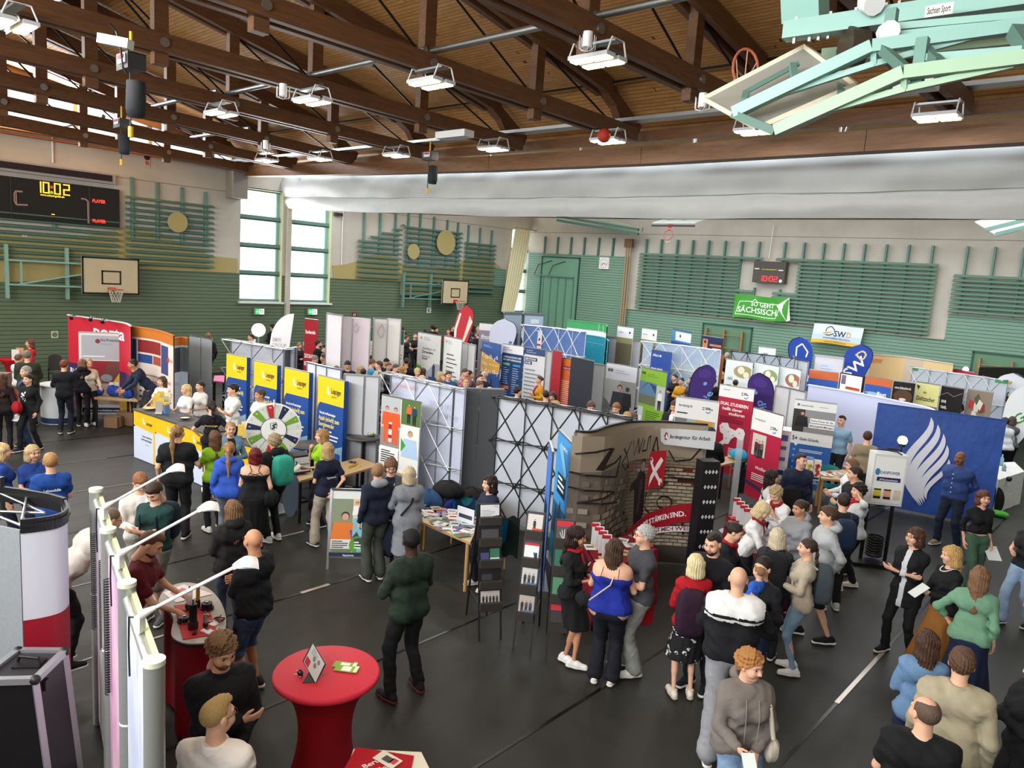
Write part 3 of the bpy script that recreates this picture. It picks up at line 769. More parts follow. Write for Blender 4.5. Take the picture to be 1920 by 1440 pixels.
for s in((1387,190,1387+20,160,1478,137),(1463,235,1472,200,1565,165)):
 g.bar(q(s[0]+8,s[1],6.4),q(s[2]-8,s[3]+15,6.6),.05,.05,M_GRNL);g.bar(q(s[2]-8,s[3]+12,6.65),q(s[4]+20,s[5]-18,6.75),.035,.035,M_GRN);g.bar(q(s[4]+12,s[5]+12,6.4),q(s[4]+8,s[5]-14,6.7),.05,.05,M_GRNL)
g.build('board_bracket',t)
g=MB();c=q(1398,128,7.35);
for k in range(2):
 pts=[c+CRv*(.13*math.cos(2*math.pi*i/18))+CUv*(.19*math.sin(2*math.pi*i/18))+Vector((0,0,.0))+CRv*.03*k for i in range(19)]if 0 else[]
cr,cu_=Vector(CR),Vector(CU)
pts=[c+cr*(.11*math.cos(2*math.pi*i/18))+cu_*(.17*math.sin(2*math.pi*i/18))for i in range(19)]
g.tube(pts,.013,mat('#9a5136',.6));g.build('rim',t)
g=MB();rr=random.Random(3)
for i in range(9):
 a=pts[rr.randrange(18)];b=c+cr*rr.uniform(-.14,0)+cu_*rr.uniform(-.3,-.1);g.cyl(a,b,.006,mat('#b98f74',.8),n=4)
g.build('net',t)
t=thing('folding_basketball_frame','far folded basketball frame peeking out under the curtain at the right edge','basketball goal',pY(1880,425,23))
g=MB();D=24.5
g.poly([q(1828,417,D),q(1845,413,D),q(1925,413,D),q(1930,430,D-.6),q(1866,441,D-.8)],mat('#c9c8b8',.6),(0,0,.03));g.build('backboard',t)
g=MB();g.bar(q(1848,431,D-1),q(1925,412,D-1),.12,.1,m1);g.bar(q(1866,440,D-1.2),q(1930,424,D-1.2),.1,.1,m1);g.build('hinged_frame',t)
# things hanging in the roof
def hoist(x,y,D,label):
 c=q(x,y,D);t=thing('chain_hoist',label,'chain hoist',c)
 g=MB();g.box(c,(.34,.2,.18),mat('#2b2b2e',.4));g.box(c+Vector((.02,-.11,.02)),(.2,.01,.1),paint('#c9c9cc'));g.box(c+Vector((.02,-.12,.04)),(.15,.01,.04),paint('#a02030'));g.build('motor_body',t)
 g=MB();g.cyl(c+Vector((0,0,.1)),c+Vector((0,0,.34)),.018,mat('#c9a227',.5));g.build('hook',t)
 g=MB();g.cyl(c+Vector((-.03,0,-.1)),c+Vector((-.03,0,-.75)),.01,M_DSTEEL);g.cyl(c+Vector((-.03,0,-.7)),c+Vector((-.03,0,-.82)),.03,mat('#c9a227',.5));g.build('chain',t)
 g=MB();g.lathe(c+Vector((.13,0,-.62)),[(0,0),(.09,.01),(.11,.1),(.1,.4),(0,.42)],mat('#23262b',.8),12);g.build('chain_bag',t)
 return c
c1=hoist(246,118,10.2,'black chain hoist with its chain bag hanging below the grey box at upper left')
c2=hoist(806,293,17.5,'small black chain hoist hanging in the distance in front of the skylight')
c3=hoist(228,232,17.8,'chain hoist silhouetted against the gable glazing')
g=MB();a,b=q(188,73,10.1),q(245,84,9.9);g.bar(a,b,.12,.1,M_GALV);tag(g.build('cable_box'),'long grey metal cable box on the bottom chord at upper left','box')
g=MB();p=[q(205,44,10),q(218,58,10),q(226,90,9.95),q(230,125,9.9),q(238,138,9.9)];g.tube(p,.012,M_BLK);tag(g.build('hoist_cable'),'black cable hanging down to the chain hoist at upper left','cable')
g=MB();a=q(852,253,16.5);g.box(a,(.9,.28,.14),M_WHT);tag(g.build('junction_box'),'white junction box hanging beside the trusses near the skylight','box')
for i,(x,y,D,lab)in enumerate(((531,170,12.9,'caged white smoke sensor hanging from the truss left of the middle'),(1102,76,10.0,'round caged siren hanging above the biggest hall lamp'),(1318,190,10.8,'caged white sensor beside the raised backboard'),(498,272,18.2,'small caged sensor far back above the window corner'))):
 c=q(x,y,D);t=thing('caged_sensor',lab,'sensor',c);g=MB();g.cyl(c+Vector((0,0,-.08)),c+Vector((0,0,.1)),.06,M_WHT,n=14);g.build('sensor_body',t)
 g=MB()
 for k in range(8):
  a=2*math.pi*k/8;o=Vector((.1*math.cos(a),.1*math.sin(a),0));g.tube([c+o+Vector((0,0,.05)),c+o+Vector((0,0,-.1)),c+Vector((0,0,-.13))],.005,M_WHT,4)
 g.build('wire_cage',t)
g=MB();c=q(1133,254,15.6);g.sphere(c,.14,mat('#b23a24',.6));tag(g.build('ball'),'red and yellow ball stuck on top of a hall lamp','ball')
g=MB();g.cyl(c+Vector((-.145,0,.0)),c+Vector((.145,0,0)),.03,mat('#d8a52a',.6));g.build('stripe',bpy.data.objects['ball'],origin=None)
g=MB();a=q(1718,160,11);g.box(a,(.45,.3,.12),M_WHT);tag(g.build('wireless_router_box'),'white box fixed under the roof behind the folded basketball frame','box')
# scoreboards, clock and signs
def wall_board(pts,X,th,m):
 p=[pX(x,y,X)for x,y in pts];return p
t=thing('scoreboard','big black electronic scoreboard showing 10:02 in yellow digits','scoreboard',(XL,7,5))
Xs=XL+.2
tl,tr,br=pX(-60,321,Xs),pX(224,355.6,Xs),pX(225.5,427,Xs);bl_=Vector((Xs,tl.y,br.z));tl.z=tr.z
g=MB();g.box((Xs-.09,(tl.y+tr.y)/2,(tr.z+br.z)/2),(.16,tr.y-tl.y,tr.z-br.z),mat('#1b1c1c',.5,amt=.05));g.build('cabinet',t)
S=flat((Xs,tl.y,tr.z),(Xs,tr.y,tr.z),(Xs,tl.y,br.z));P=Print(S)
U=lambda x:(pX(x,390,Xs).y-tl.y)/(tr.y-tl.y)
V=lambda x,y:(tr.z-pX(x,y,Xs).z)/(tr.z-br.z)
YE=glow('#ffb82a',2);RD=glow('#ff3a2a',2.2)
def seg(u,v,w,h,d):
 s={'1':'bc','0':'abcdef','2':'abged'}[d];k=w*.2;kk=h*.1
 for q_ in s:
  r_={'a':(u,v,u+w,v+kk),'b':(u+w-k,v,u+w,v+h/2),'c':(u+w-k,v+h/2,u+w,v+h),'d':(u,v+h-kk,u+w,v+h),'e':(u,v+h/2,u+k,v+h),'f':(u,v,u+k,v+h/2),'g':(u,v+h/2-kk/2,u+w,v+h/2+kk/2)}[q_]
  P.rect(*r_,YE)
def digits(P_,S_,x0s,ytop,ybot,w,dig,m):
 pass
v0,v1=V(100,343),V(100,364)
for x,d in((66,'1'),(81,'0'),(102,'0'),(119,'2')):
 seg(U(x),v0,(U(x+12.5)-U(x)),v1-v0,d)
P.disc(U(97.5),V(97.5,351),.05,'#ff5060',ry=.05);P.disc(U(97),V(97,361),.05,'#b8ff50',ry=.05)
P.text(U(76),V(100,369),.045,'www.schauf-gmbh.de',YE,width=U(121)-U(76))
P.text(U(173),V(190,381),.085,'PLAYER',RD,width=U(197.5)-U(173));P.text(U(173),V(190,418),.085,'PLAYER',RD,width=U(197.5)-U(173))
for o in(0,.012):
 P.stroke([(U(43),V(43,359)+o),(U(30),V(30,358)+o),(U(27+o*300),V(28,363)),(U(27+o*300),V(28,378)),(U(31),V(31,384)-o),(U(52),V(52,385)-o)],.035,'#9a8078')
 P.stroke([(U(152),V(152,372)+o*1.2),(U(161-o*100),V(161,373)+o),(U(165.5-o*130),V(165,378)),(U(166-o*130),V(166,419))],.035,'#9a8078')
P.rect(U(96),V(96,401),U(102),V(102,403),YE);P.rect(U(20),0,U(21.5),1,'#3a3c3c');P.rect(U(166.5),0,U(168.5),1,'#3a3c3c');P.done(t)
t=thing('advertising_board','long blank dark board in a grey frame above the scoreboard','board',(XL,7,6.4))
tl2,tr2,br2=pX(-60,290,Xs),pX(217,327,Xs),pX(217,346,Xs)
g=MB();g.box((Xs-.08,(tl2.y+tr2.y)/2,(tr2.z+br2.z)/2),(.14,tr2.y-tl2.y,tr2.z-br2.z),mat('#9c9d9a',.5));g.build('frame',t)
g=MB();g.box((Xs,(tl2.y+tr2.y)/2-.06,(tr2.z+br2.z)/2+.01),(.02,tr2.y-tl2.y-.1,tr2.z-br2.z-.13),mat('#251b22',.5,amt=.05));g.build('dark_panel',t)
Yq=YB-.45;A,B,Cc=pY(1414,489,Yq),pY(1474,491,Yq),pY(1411,529,Yq)
t=thing('scoreboard','small brown scoreboard showing 10:02 in red digits on the back wall','scoreboard',(A.x,YB,4.8))
g=MB();g.box(((A.x+B.x)/2,Yq+.17,(A.z+Cc.z)/2),(B.x-A.x,.3,A.z-Cc.z),mat('#4d4640',.5));g.build('cabinet',t)
S=flat((A.x,Yq,A.z),(B.x,Yq,A.z),(A.x,Yq,Cc.z));P=Print(S);YEo=YE;YE=glow('#ff2a2a',2.5)
for u,d in((.22,'1'),(.36,'0'),(.55,'0'),(.69,'2')):seg(u,.68,.11,.24,d)
P.rect(.505,.75,.525,.79,YE);P.rect(.505,.84,.525,.88,YE);YE=YEo
P.text(.27,.4,.06,'www.schauf-gmbh.de','#d9d04a',width=.48);P.rect(.05,.33,.2,.39,'#cfcfcf');P.rect(.8,.36,.95,.42,'#cfcfcf');P.disc(.9,.88,.07,'#e0e0d8');P.done(t)
Yc=YB-.2;A,B,Cc=pY(1124,482,Yc),pY(1142,483,Yc),pY(1124,504,Yc)
t=thing('wall_clock','square white wall clock on the pale green boarding','clock',(A.x,YB,A.z));g=MB();g.box(((A.x+B.x)/2,Yc+.06,(A.z+Cc.z)/2),(B.x-A.x,.1,A.z-Cc.z),M_WHT);g.build('case',t)
P=Print(flat((A.x,Yc,A.z),(B.x,Yc,A.z),(A.x,Yc,Cc.z)))
for k in range(12):
 a=2*math.pi*k/12;P.stroke([(.5+.33*math.sin(a),.5-.33*math.cos(a)),(.5+.42*math.sin(a),.5-.42*math.cos(a))],.02,'#222222')
P.stroke([(.5,.5),(.5+.25*math.sin(4.1),.5-.25*math.cos(4.1))],.03,'#222222');P.stroke([(.5,.5),(.5+.36*math.sin(1.9),.5-.36*math.cos(1.9))],.02,'#222222');P.done(t)
for x,y,lab in((487,584,'lit green exit sign under the first tall window'),(586.5,584.5,'lit green exit sign under the second tall window')):
 a,b,c=pX(x-8,y-4.6,XL+.12),pX(x+8,y-4.6,XL+.12),pX(x-8,y+5,XL+.12)
 t=thing('exit_sign',lab,'exit sign',(XL,a.y,c.z));g=MB();g.box((XL+.06,(a.y+b.y)/2,(a.z+c.z)/2),(.1,b.y-a.y+.1,a.z-c.z+.07),paint('#6b7d62'));g.build('housing',t)
 P=Print(flat((XL+.12,a.y,a.z),(XL+.12,b.y,a.z),(XL+.12,a.y,c.z)));P.rect(0,0,1,1,glow('#e9fff0',1.6));P.rect(0,0,.46,1,glow('#2fb866',1.2));P.poly([(.08,.4),(.25,.4),(.25,.2),(.42,.5),(.25,.8),(.25,.6),(.08,.6)],'#f4fff6');P.rect(.55,.2,.63,.85,'#3aa860');P.rect(.68,.1,.9,.9,'#d9efdf');P.disc(.6,.2,.03,'#2f9a57');P.done(t)
def wall_sign(x0,y0,x1,y1,lab,draw,name='wall_sign',col='#e8e8e2',X=None):
 X=XL+.03;a,b,c=pX(x0,y0,X),pX(x1,y0,X),pX(x0,y1,X);t=thing(name,lab,'sign',(XL,a.y,c.z))
 g=MB();g.box((X-.01,(a.y+b.y)/2,(a.z+c.z)/2),(.03,b.y-a.y,a.z-c.z),paint(col));g.build('plate',t)
 P=Print(flat((X+.006,a.y,a.z),(X+.006,b.y,a.z),(X+.006,a.y,c.z)));draw(P);P.done(t)
wall_sign(801,577,808.5,587,'white sign with a black K on the green wall',lambda P:P.text(.15,.85,.7,'K','#151515',width=.7))
wall_sign(661,586,668.5,594,'small red fire equipment sign above the pink partition',lambda P:(P.rect(.2,.3,.35,.8,'#f2e8e6'),P.rect(.55,.2,.7,.8,'#f2e8e6')),col='#7d1f26')
wall_sign(96,621,109,634,'small square wall switch plate on the green boarding left of the red backdrop',lambda P:(P.rect(.2,.2,.8,.8,'#8d8d7c'),P.disc(.5,.5,.08,'#6c7a5e')),name='switch_plate',col='#c9c9b4')
wall_sign(270,288,281,312,'small alarm unit with a red face high on the concrete',lambda P:(P.disc(.5,.25,.1,'#2a2022'),P.rect(.2,.55,.8,.85,'#c9584a')),name='alarm_unit',col='#bcb4a4')
wall_sign(41,437,51,443,'tiny white junction plate under the scoreboard',lambda P:P.rect(.3,.4,.6,.6,'#44484a'),name='switch_plate')
g=MB();a=pX(98,250,XL+.05);b=pX(100,305,XL+.05);g.cyl((XL+.05,a.y,WALL_TOP),(XL+.05,a.y,b.z),.03,M_WHT);tag(g.build('cable_conduit'),'white cable conduit dropping from the wall top to the scoreboard','conduit')
g=MB();a=pX(643,403,XL+.05);b=pX(641,497,XL+.05);g.cyl((XL+.05,a.y,6.913),(XL+.05,a.y,b.z),.025,M_WHT);tag(g.build('cable_conduit'),'white cable conduit on the concrete right of the second tall window','conduit')
g=MB();a=pX(629,401,XL+.1);g.box((XL+.1,a.y+.15,a.z),(.15,.35,.12),M_BLK);tag(g.build('floodlight'),'small black floodlight under the curtain next to the second window','floodlight')
g=MB();a=pY(1452,415,YB-.1);g.cyl((a.x,YB-.1,7.258),(a.x-.05,YB-.1,5.879),.02,M_WHT);tag(g.build('cable_conduit'),'white cable conduit above the small scoreboard','conduit')
t=thing('window_curtain','pale yellow curtain drawn aside at the last tall window','curtain',(XL+.3,pX(965,500,XL+.3).y,2.9))
def wc(u,v):
 ztop,zbot=6.855,2.489;z=ztop+(zbot-ztop)*v
 yl=pX(962-16*v,500,XL+.35).y;yr=pX(990-20*v**1.3,500,XL+.35).y
 return Vector((XL+.32+.05*math.sin(u*40),yl+(yr-yl)*u,z))
g=MB();g.quad_grid(wc,60,14,mat('#e3dcb4',.7,amt=.05));g.build('fabric',t)
g=MB();g.cyl((XL+.35,WIN[2][0]-.2,6.89),(XL+.35,WIN[2][1]+.3,6.89),.03,M_GALV);g.build('curtain_rod',t)
Yw=YB-.4
A,B,Cc,D_=pY(1378,552,Yw),pY(1480,558,Yw),pY(1375,595,Yw),pY(1484,603,Yw)
t=thing('hanging_banner','bright green banner reading SO GEHT SÄCHSISCH. with a peeling white corner','banner',(A.x,YB,Cc.z))
gz=lambda u,v:Vector((A.x+(B.x-A.x)*u,Yw+.03*math.sin(9*u+4*v),A.z+(B.z-A.z)*u*.3+(Cc.z-A.z)*v+.03*math.sin(7*u)))
S=Surf(gz,B.x-A.x,A.z-Cc.z,True);g=MB();g.quad_grid(gz,24,6,mat('#3f9a2f',.5,amt=.12,scale=3,bump=.4));g.build('fabric',t)
P=Print(S);P.text(.33,.45,.2,'SO GEHT','#f4faf0',width=.42);P.text(.08,.75,.24,'SÄCHSISCH.','#f4faf0',width=.76)
P.stroke([(.1,.3),(.05,.85),(.8,.88),(.86,.3),(.45,.27),(.4,.15),(.35,.27),(.1,.3)],.03,'#dff2d8');P.poly([(1.0,.0),(.79,.33),(1.0,1.0),(1.06,.95)],'#e6e4e2');P.done(t)
A,B,Cc=pY(1527,606,Yw),pY(1620,615,Yw),pY(1522,641,Yw)
t=thing('hanging_banner','white banner with a roof emblem and SWD above a yellow strip','banner',(A.x,YB,Cc.z))
gz2=lambda u,v:Vector((A.x-.06*v+(B.x-A.x)*u,Yw+.02*math.sin(8*u+3*v),A.z+(B.z-A.z)*.0*u+(Cc.z-A.z)*v+.02*math.sin(5*u)))
S=Surf(gz2,B.x-A.x,A.z-Cc.z,True);g=MB();g.quad_grid(gz2,24,6,mat('#dfe8ec',.5,amt=.04,scale=2));g.build('fabric',t)
P=Print(S);P.rect(0,.52,1,.82,'#c3d8e4');P.rect(0,.82,1,1,'#e5b43a');P.text(.44,.6,.3,'SW','#1d2c48',width=.24);P.text(.69,.6,.3,'D','#d9a05a',width=.09)
P.stroke([(.27,.4),(.28,.22),(.36,.1),(.44,.26)],.035,'#1d2c48');P.stroke([(.44,.26),(.44,.34)],.035,'#1d2c48');P.poly([(.2,.45),(.3,.42),(.42,.36),(.34,.48),(.24,.52)],'#e0a24a');P.stroke([(.28,.56),(.35,.58),(.44,.46)],.035,'#1d2c48')
P.text(.24,.76,.08,'STADTWERKE DELITZSCH','#2a4468',width=.54);P.text(.27,.93,.06,'www.sw-delitzsch.de','#7a4a18',width=.44);P.done(t)
# banners, walls and stands
def xy(P):return Vector((P[0],P[1],0))
GREYF=mat('#8f9396',.5,amt=.04,scale=2)
def panel_box(g,A,B,z1,z0,m,th=.02):
 A,B=xy(A),xy(B);d=(B-A).normalized();n=Vector((-d.y,d.x,0))
 c=(A+B)/2+n*(th/2+.001);c.z=(z0+z1)/2;ang=math.atan2(d.y,d.x);g.box(c,((B-A).length,th,z1-z0),m,rz=ang)
def roll_up(x0,y0,x1,y1,z,label,draw=None,col='#e9e9e7',name='roll_up_banner',group=None,th=.012,base=True,z0=.1,rail=M_SIL):
 A,B=pz(x0,y0,z),pz(x1,y1,z);d=(xy(B)-xy(A)).normalized();n=Vector((-d.y,d.x,0));c=(xy(A)+xy(B))/2
 t=thing(name,label,'banner',c,group);g=MB();panel_box(g,A,B,z,z0,printm(col)if isinstance(col,str)else col,th);g.build('banner_panel',t)
 g=MB();panel_box(g,A,B,z+.025,z-.01,rail,.03);g.build('top_rail',t)
 if base:
  g=MB();g.box(c+Vector((0,0,.05))+n*.0,((xy(B)-xy(A)).length+.04,.2,.1),rail,rz=math.atan2(d.y,d.x));g.build('base',t)
  g=MB();g.cyl(c+n*.05+Vector((0,0,.1)),c+n*.05+Vector((0,0,z)),.012,rail);g.build('support_pole',t)
 if draw:
  P=Print(flat((A.x,A.y,z),(B.x,B.y,z),(A.x,A.y,z0)));draw(P);P.done(t)
 return t
def popup(pts,z,label,draw=None,col='#e4e6ea',z0=.06,edge=None,name='pop_up_wall',group=None,trim=M_BLK,smooth=True):
 W_=[pz(x,y,z)for x,y in pts];plan=[(p.x,p.y)for p in W_];S=curve_surf(plan,z,z0)
 c=xy(S.p(.5,0));t=thing(name,label,'exhibition wall',c,group)
 g=MB();m=printm(col)if isinstance(col,str)else col;k=30
 g.quad_grid(lambda u,v:S.p(u,v),k,2,m);g.quad_grid(lambda u,v:S.p(1-u,v,-.03),k,2,mat('#6e7074',.8,amt=0));g.build('fabric_panel',t)
 g=MB()
 for i in range(k):
  a,b=S.p(i/k,0),S.p((i+1)/k,0);g.bar(a+Vector((0,0,.01)),b+Vector((0,0,.01)),.05,.03,trim)
 g.build('top_edge',t)
 if edge:
  for u in(0,1):a=S.p(u,0);b=S.p(u,1);g=MB();g.cyl(a,b,.02,edge);g.build('edge_post',t)
 if draw:P=Print(S);draw(P);P.done(t)
 return t,S
def truss_popup(pts,z,label,n=5,rows=3,fab='#d9dde6',tube=M_SIL,depth=.32,z0=.05,draw=None,side=-1,r=.012,fabm=None,knot=None):
 """back of a pop-up stand: folding lattice in front of the fabric (side -1: lattice on the viewer's side)"""
 W_=[pz(x,y,z)for x,y in pts];S=curve_surf([(p.x,p.y)for p in W_],z,z0);c=xy(S.p(.5,0))
 t=thing('pop_up_wall',label,'exhibition wall',c)
 g=MB();f=fabm or mat(fab,.8,amt=.05,scale=1.5);g.quad_grid(lambda u,v:S.p(u,v,-depth),24,2,f);g.build('fabric_panel',t)
 if draw:P=Print(Surf(lambda u,v:S.p(u,v,-depth+.004),S.w,S.h,True));draw(P);P.done(t)
 g=MB();e=1/n
 F=lambda i,j:S.p(i*e,j/rows);Bk=lambda i,j:S.p(i*e,j/rows,-depth+.03)
 Mi=lambda i,j:S.p((i+.5)*e,(j+.5)/rows)
 for i in range(n+1):
  for j in range(rows+1):g.cyl(F(i,j),Bk(i,j),r,tube,n=6);
  for j in range(rows):g.cyl(Bk(i,j),Bk(i,j+1),r*.8,tube,n=6)
 for i in range(n):
  g.cyl(F(i,0),Bk(i+1,0),r,tube,n=6);g.cyl(Bk(i,0),F(i+1,0),r,tube,n=6);g.cyl(F(i,0),F(i+1,0),r,tube,n=6)
  for j in range(rows):
   a,b,c_,d_=F(i,j),F(i+1,j),F(i,j+1),F(i+1,j+1)
   g.cyl(a,d_,r,tube,n=6);g.cyl(b,c_,r,tube,n=6)
   if j:g.cyl(F(i,j),Bk(i+1,j),r*.8,tube,n=6);g.cyl(Bk(i,j),F(i+1,j),r*.8,tube,n=6)
 g.build('folding_frame',t)
 g=MB();kn=knot or tube
 for i in range(n+1):
  for j in range(rows+1):g.box(F(i,j),(.05,.05,.05),kn)
 g.build('frame_joint',t)
 return t
def partition(pts,z,label,col='#dfe2e6',z0=.02,post=M_SIL,n=None,draw=None,name='partition_wall',ht=None):
 W_=[pz(x,y,z)for x,y in pts];c=xy(W_[0]+W_[-1])/2;t=thing(name,label,'partition wall',c)
 m=mat(col,.6,amt=.03,scale=2)
 for a,b in zip(W_,W_[1:]):g=MB();panel_box(g,a,b,z,z0,m,.03);g.build('panel',t)
 for a in W_:g=MB();g.cyl((a.x,a.y,0),(a.x,a.y,z+.02),.022,post);g.build('post',t)
 g=MB()
 for a,b in zip(W_,W_[1:]):g.bar((a.x,a.y,z+.01),(b.x,b.y,z+.01),.05,.03,post)
 g.build('top_rail',t)
 if draw:a,b=W_[0],W_[-1];P=Print(flat((a.x,a.y,z),(b.x,b.y,z),(a.x,a.y,z0)));draw(P);P.done(t)
 return t
def beach_flag(xb,yb_,xt,yt,z,label,col,wid,draw=None,lean=0,bcol=None,h0=.5,side=1):
 """drop-shaped flag on a bent pole: top at picture point (xt, yt)"""
 T_=pz(xt,yt,z);vd=Vector((T_.x,T_.y,0)).normalized();rt=Vector((-vd.y,vd.x,0))*-1
 B_=Vector((T_.x,T_.y,0))
 t=thing('beach_flag',label,'flag',B_)
 def outline(v):
  top=math.sqrt(max(0,1-(1-min(v/.2,1))**2));return wid*top*(1-.72*max(0,(v-.25)/.75)**1.1)
 S=Surf(lambda u,v:B_+rt*((u-.5)*2*outline(v)*.5+lean*(v-.0)*-1)+Vector((0,0,z-(z-h0)*v)),wid,z-h0)
 g=MB();g.quad_grid(lambda u,v:S.fn(u,max(v,.002)),6,26,printm(col));g.build('flag_cloth',t)
 g=MB();s_=0 if side<0 else 1;ed=[S.fn(s_,v/20)for v in range(0,21)];
 for a,b in zip(ed,ed[1:]):g.cyl(a,b,.012,M_DSTEEL if bcol is None else paint(bcol),n=5)
 g.cyl(ed[-1],(ed[-1].x,ed[-1].y,.05),.014,M_DSTEEL);g.build('pole',t)
 g=MB();g.box((ed[-1].x,ed[-1].y,.02),(.45,.45,.03),M_DSTEEL);g.build('foot_plate',t)
 if draw:P=Print(S);draw(P);P.done(t)
 return t
 # far left: red furniture store backdrop, fire protection banner, orange topped walls
def d_porta(P):
 P.rect(0,.52,1,1,'#43285a');P.rect(.78,.52,1,1,'#39506b');P.rect(0,.8,1,1,'#d0a83c')
 P.text(.33,.185,.13,'porta','#ffffff',width=.42);P.text(.02,.63,.055,'Richte deinen','#ffffff');P.text(.02,.72,.055,'Job nach dir','#ffffff');P.lines(.02,.755,.35,2,.04,'#d9cfe0')
t,S=popup([(127,591),(185,599),(232,606),(245,612)],2.55,'tall red backdrop with white lettering porta above a purple band',d_porta,'#c02536',trim=printm('#c8c8cc'))
for k,(x,y)in enumerate(((143,589),(178,592),(200,596))):
 g=MB();a=pz(x,y+2,2.6);b=a+Vector((.5,-.25,.02));g.cyl(a,b,.015,M_BLK);g.cyl(b,b+Vector((.12,-.06,-.05)),.05,M_BLK);g.build('clamp_lamp',t)
def d_fire(P):
 P.rect(.06,.03,.96,.33,'#a9aeb4');P.disc(.43,.1,.06,'#7d3a22');P.text(.5,.1,.035,'Fire Protection','#1c2740',width=.42);P.text(.5,.145,.03,'Solutions','#7aa0bc',width=.25);P.lines(.08,.28,.9,1,.03,'#f4f4f4')
 P.rect(.06,.34,.96,.62,'#6c4038');P.poly([(.3,.34),(.7,.34),(.5,.52),(.1,.5)],'#8d1f2a');P.poly([(.75,.62),(.96,.45),(.96,.62)],'#d7b43a');P.disc(.62,.55,.14,'#8c9096',ry=.1)
 P.rect(.06,.62,.96,.88,'#b9a998');P.poly([(.5,.62),(.96,.66),(.96,.88),(.7,.88)],'#a89c9c');P.rect(.06,.92,.96,.98,'#1e2a55');P.text(.1,.965,.025,'protection-solutions.com','#ffffff',width=.8);P.rect(.68,.6,.78,.64,'#eee');P.rect(.8,.6,.9,.64,'#eee')
roll_up(147,623,230,626,2.25,'wide silver framed banner for fire protection in front of the red backdrop',d_fire,'#dcdcda')
def d_or1(P):
 P.rect(0,0,1,.1,'#c9752c');P.rect(0,.12,.08,.36,'#2f4c86');P.rect(.1,.12,.56,.25,'#8e3030');P.rect(.1,.27,.34,.36,'#2f4c86');P.rect(.36,.27,.56,.36,'#a9503a');P.rect(.58,.13,.82,.42,'#424a78');P.disc(.82,.26,.07,'#c0452a');P.text(.86,.27,.03,'Neufin','#d28a5a')
 for i in range(8):P.rect(.12,.47+.06*i,.16,.49+.06*i,'#4a3a34');P.rect(.2,.475+.06*i,.5+.06*(i%3),.49+.06*i,'#a88a78')
 P.text(.8,.5,.035,'Beruf','#d07a3a');P.lines(.8,.55,.98,5,.03,'#a08a80')
popup([(246,613),(290,619),(325,630)],2.5,'white information wall with an orange top band and red and blue photos',d_or1,'#e8d8cc',trim=printm('#c9752c'))
popup([(326,635),(340,633),(352,634)],2.4,'narrow curved white wall end with black and white photo and lettering Atz',lambda P:(P.rect(0,0,1,.08,'#c9752c'),P.rect(0,.1,.6,.36,'#3c4248'),P.rect(.62,.1,1,.36,'#6a7078'),P.text(.1,.5,.04,'Atz.','#b8bcc6')),'#c9d4e2',trim=printm('#c9752c'))
for k,(a,b,lab)in enumerate((((355,630),(376,633),'grey back of a tall roll-up banner nearest the orange topped wall'),((377,633),(397,637),'grey back of a tall roll-up banner, right one of the pair'))):
 roll_up(*a,*b,2.25,lab,None,GREYF,group='grey banner backs left of the silver framed stand')
 # utility company: four yellow and blue banners
def d_lvb(h1,h2):
 def f(P):
  P.rect(0,0,1,.24,'#efc51d');P.rect(0,.24,1,1,'#20498f');P.poly([(0,.24),(0,.31),(.03,.27),(.1,.24)],'#efc51d');P.rect(0,.74,1,.86,'#5f9ac4');P.rect(0,.86,1,1,'#2a3c50');P.poly([(.25,.7),(1,.6),(1,.86),(.0,.9)],'#8fb9d6')
  P.stroke([(.4,.08),(.4,.14),(.5,.14)],.045,'#f6f6ee');P.text(.52,.135,.05,'Leipziger','#2b2b2b',width=.38);P.lines(.54,.16,.85,1,.03,'#8a7a2a')
  P.text(.1,.345,.022,'Dein Job im #TeamLeipziger','#ffffff',width=.62);P.text(.08,.405,.042,h1,'#f4e27a',width=.78);P.text(.08,.46,.042,h2,'#f4e27a',width=.6);P.lines(.1,.49,.9,4,.035,'#dfe8f4',.4)
  P.rect(.45,.68,.92,.77,'#1c4fb0');P.lines(.5,.7,.88,2,.033,'#ffffff',.5)
 return f
for(a,b,h1,h2,lab)in(((425,664),(463,671),'Azubi (m/w/d)','Mediengestalter','yellow and blue utility banner farthest left, partly behind the young man in white'),((477,677),(520,686),'Azubi (m/w/d) für','Mechatronik','second yellow and blue utility banner, behind the older man with the lanyard'),((534,690),(580,700),'Azubi (m/w/d) zum','Vorwärtsbringer','third yellow and blue utility banner, directly right of the prize wheel'),((597,704),(646,716),'Azubi (m/w/d) zum','Energiewender','nearest yellow and blue utility banner reading Energiewender')):
 roll_up(*a,*b,2.2,lab,d_lvb(h1,h2),'#20498f',name='display_banner',th=.1,base=False,z0=.02,rail=GREYF)
truss_popup([(415,636),(470,645),(533,656)],2.3,'grey pop-up wall back with silver lattice left of the white partitions',n=3,rows=3,fab='#b4b8c0')
partition([(533,655),(556,652)],2.3,'dark grey narrow end panel of the pop-up wall behind the third utility banner','#5c5f66')
partition([(576,680),(593,684),(613,689),(640,694)],2.25,'white partition panels running behind the two nearest utility banners','#d2d5da')
partition([(646,702),(684,705),(712,707)],2.3,'grey white partition panels between the nearest utility banner and the silver lattice','#c2c5ca')
A,B=pz(505,650,1.95),pz(542,653,1.95);t=thing('sail_sign','white quarter-circle sail sign with grey letters BMW GROUP','sign',xy((A+B)/2));w_=xy(B)-xy(A);hh_=1.35
g=MB()
pts=[A]+[A+w_*(1.2*k/12)+Vector((0,0,1.0*math.sqrt(max(0,1-(1-k/12)**2))))for k in range(1,13)]+[B+Vector((0,0,0))]
g.poly(pts,printm('#eceaea'),Vector((-w_.y,w_.x,0)).normalized()*.03);g.build('sail_panel',t)
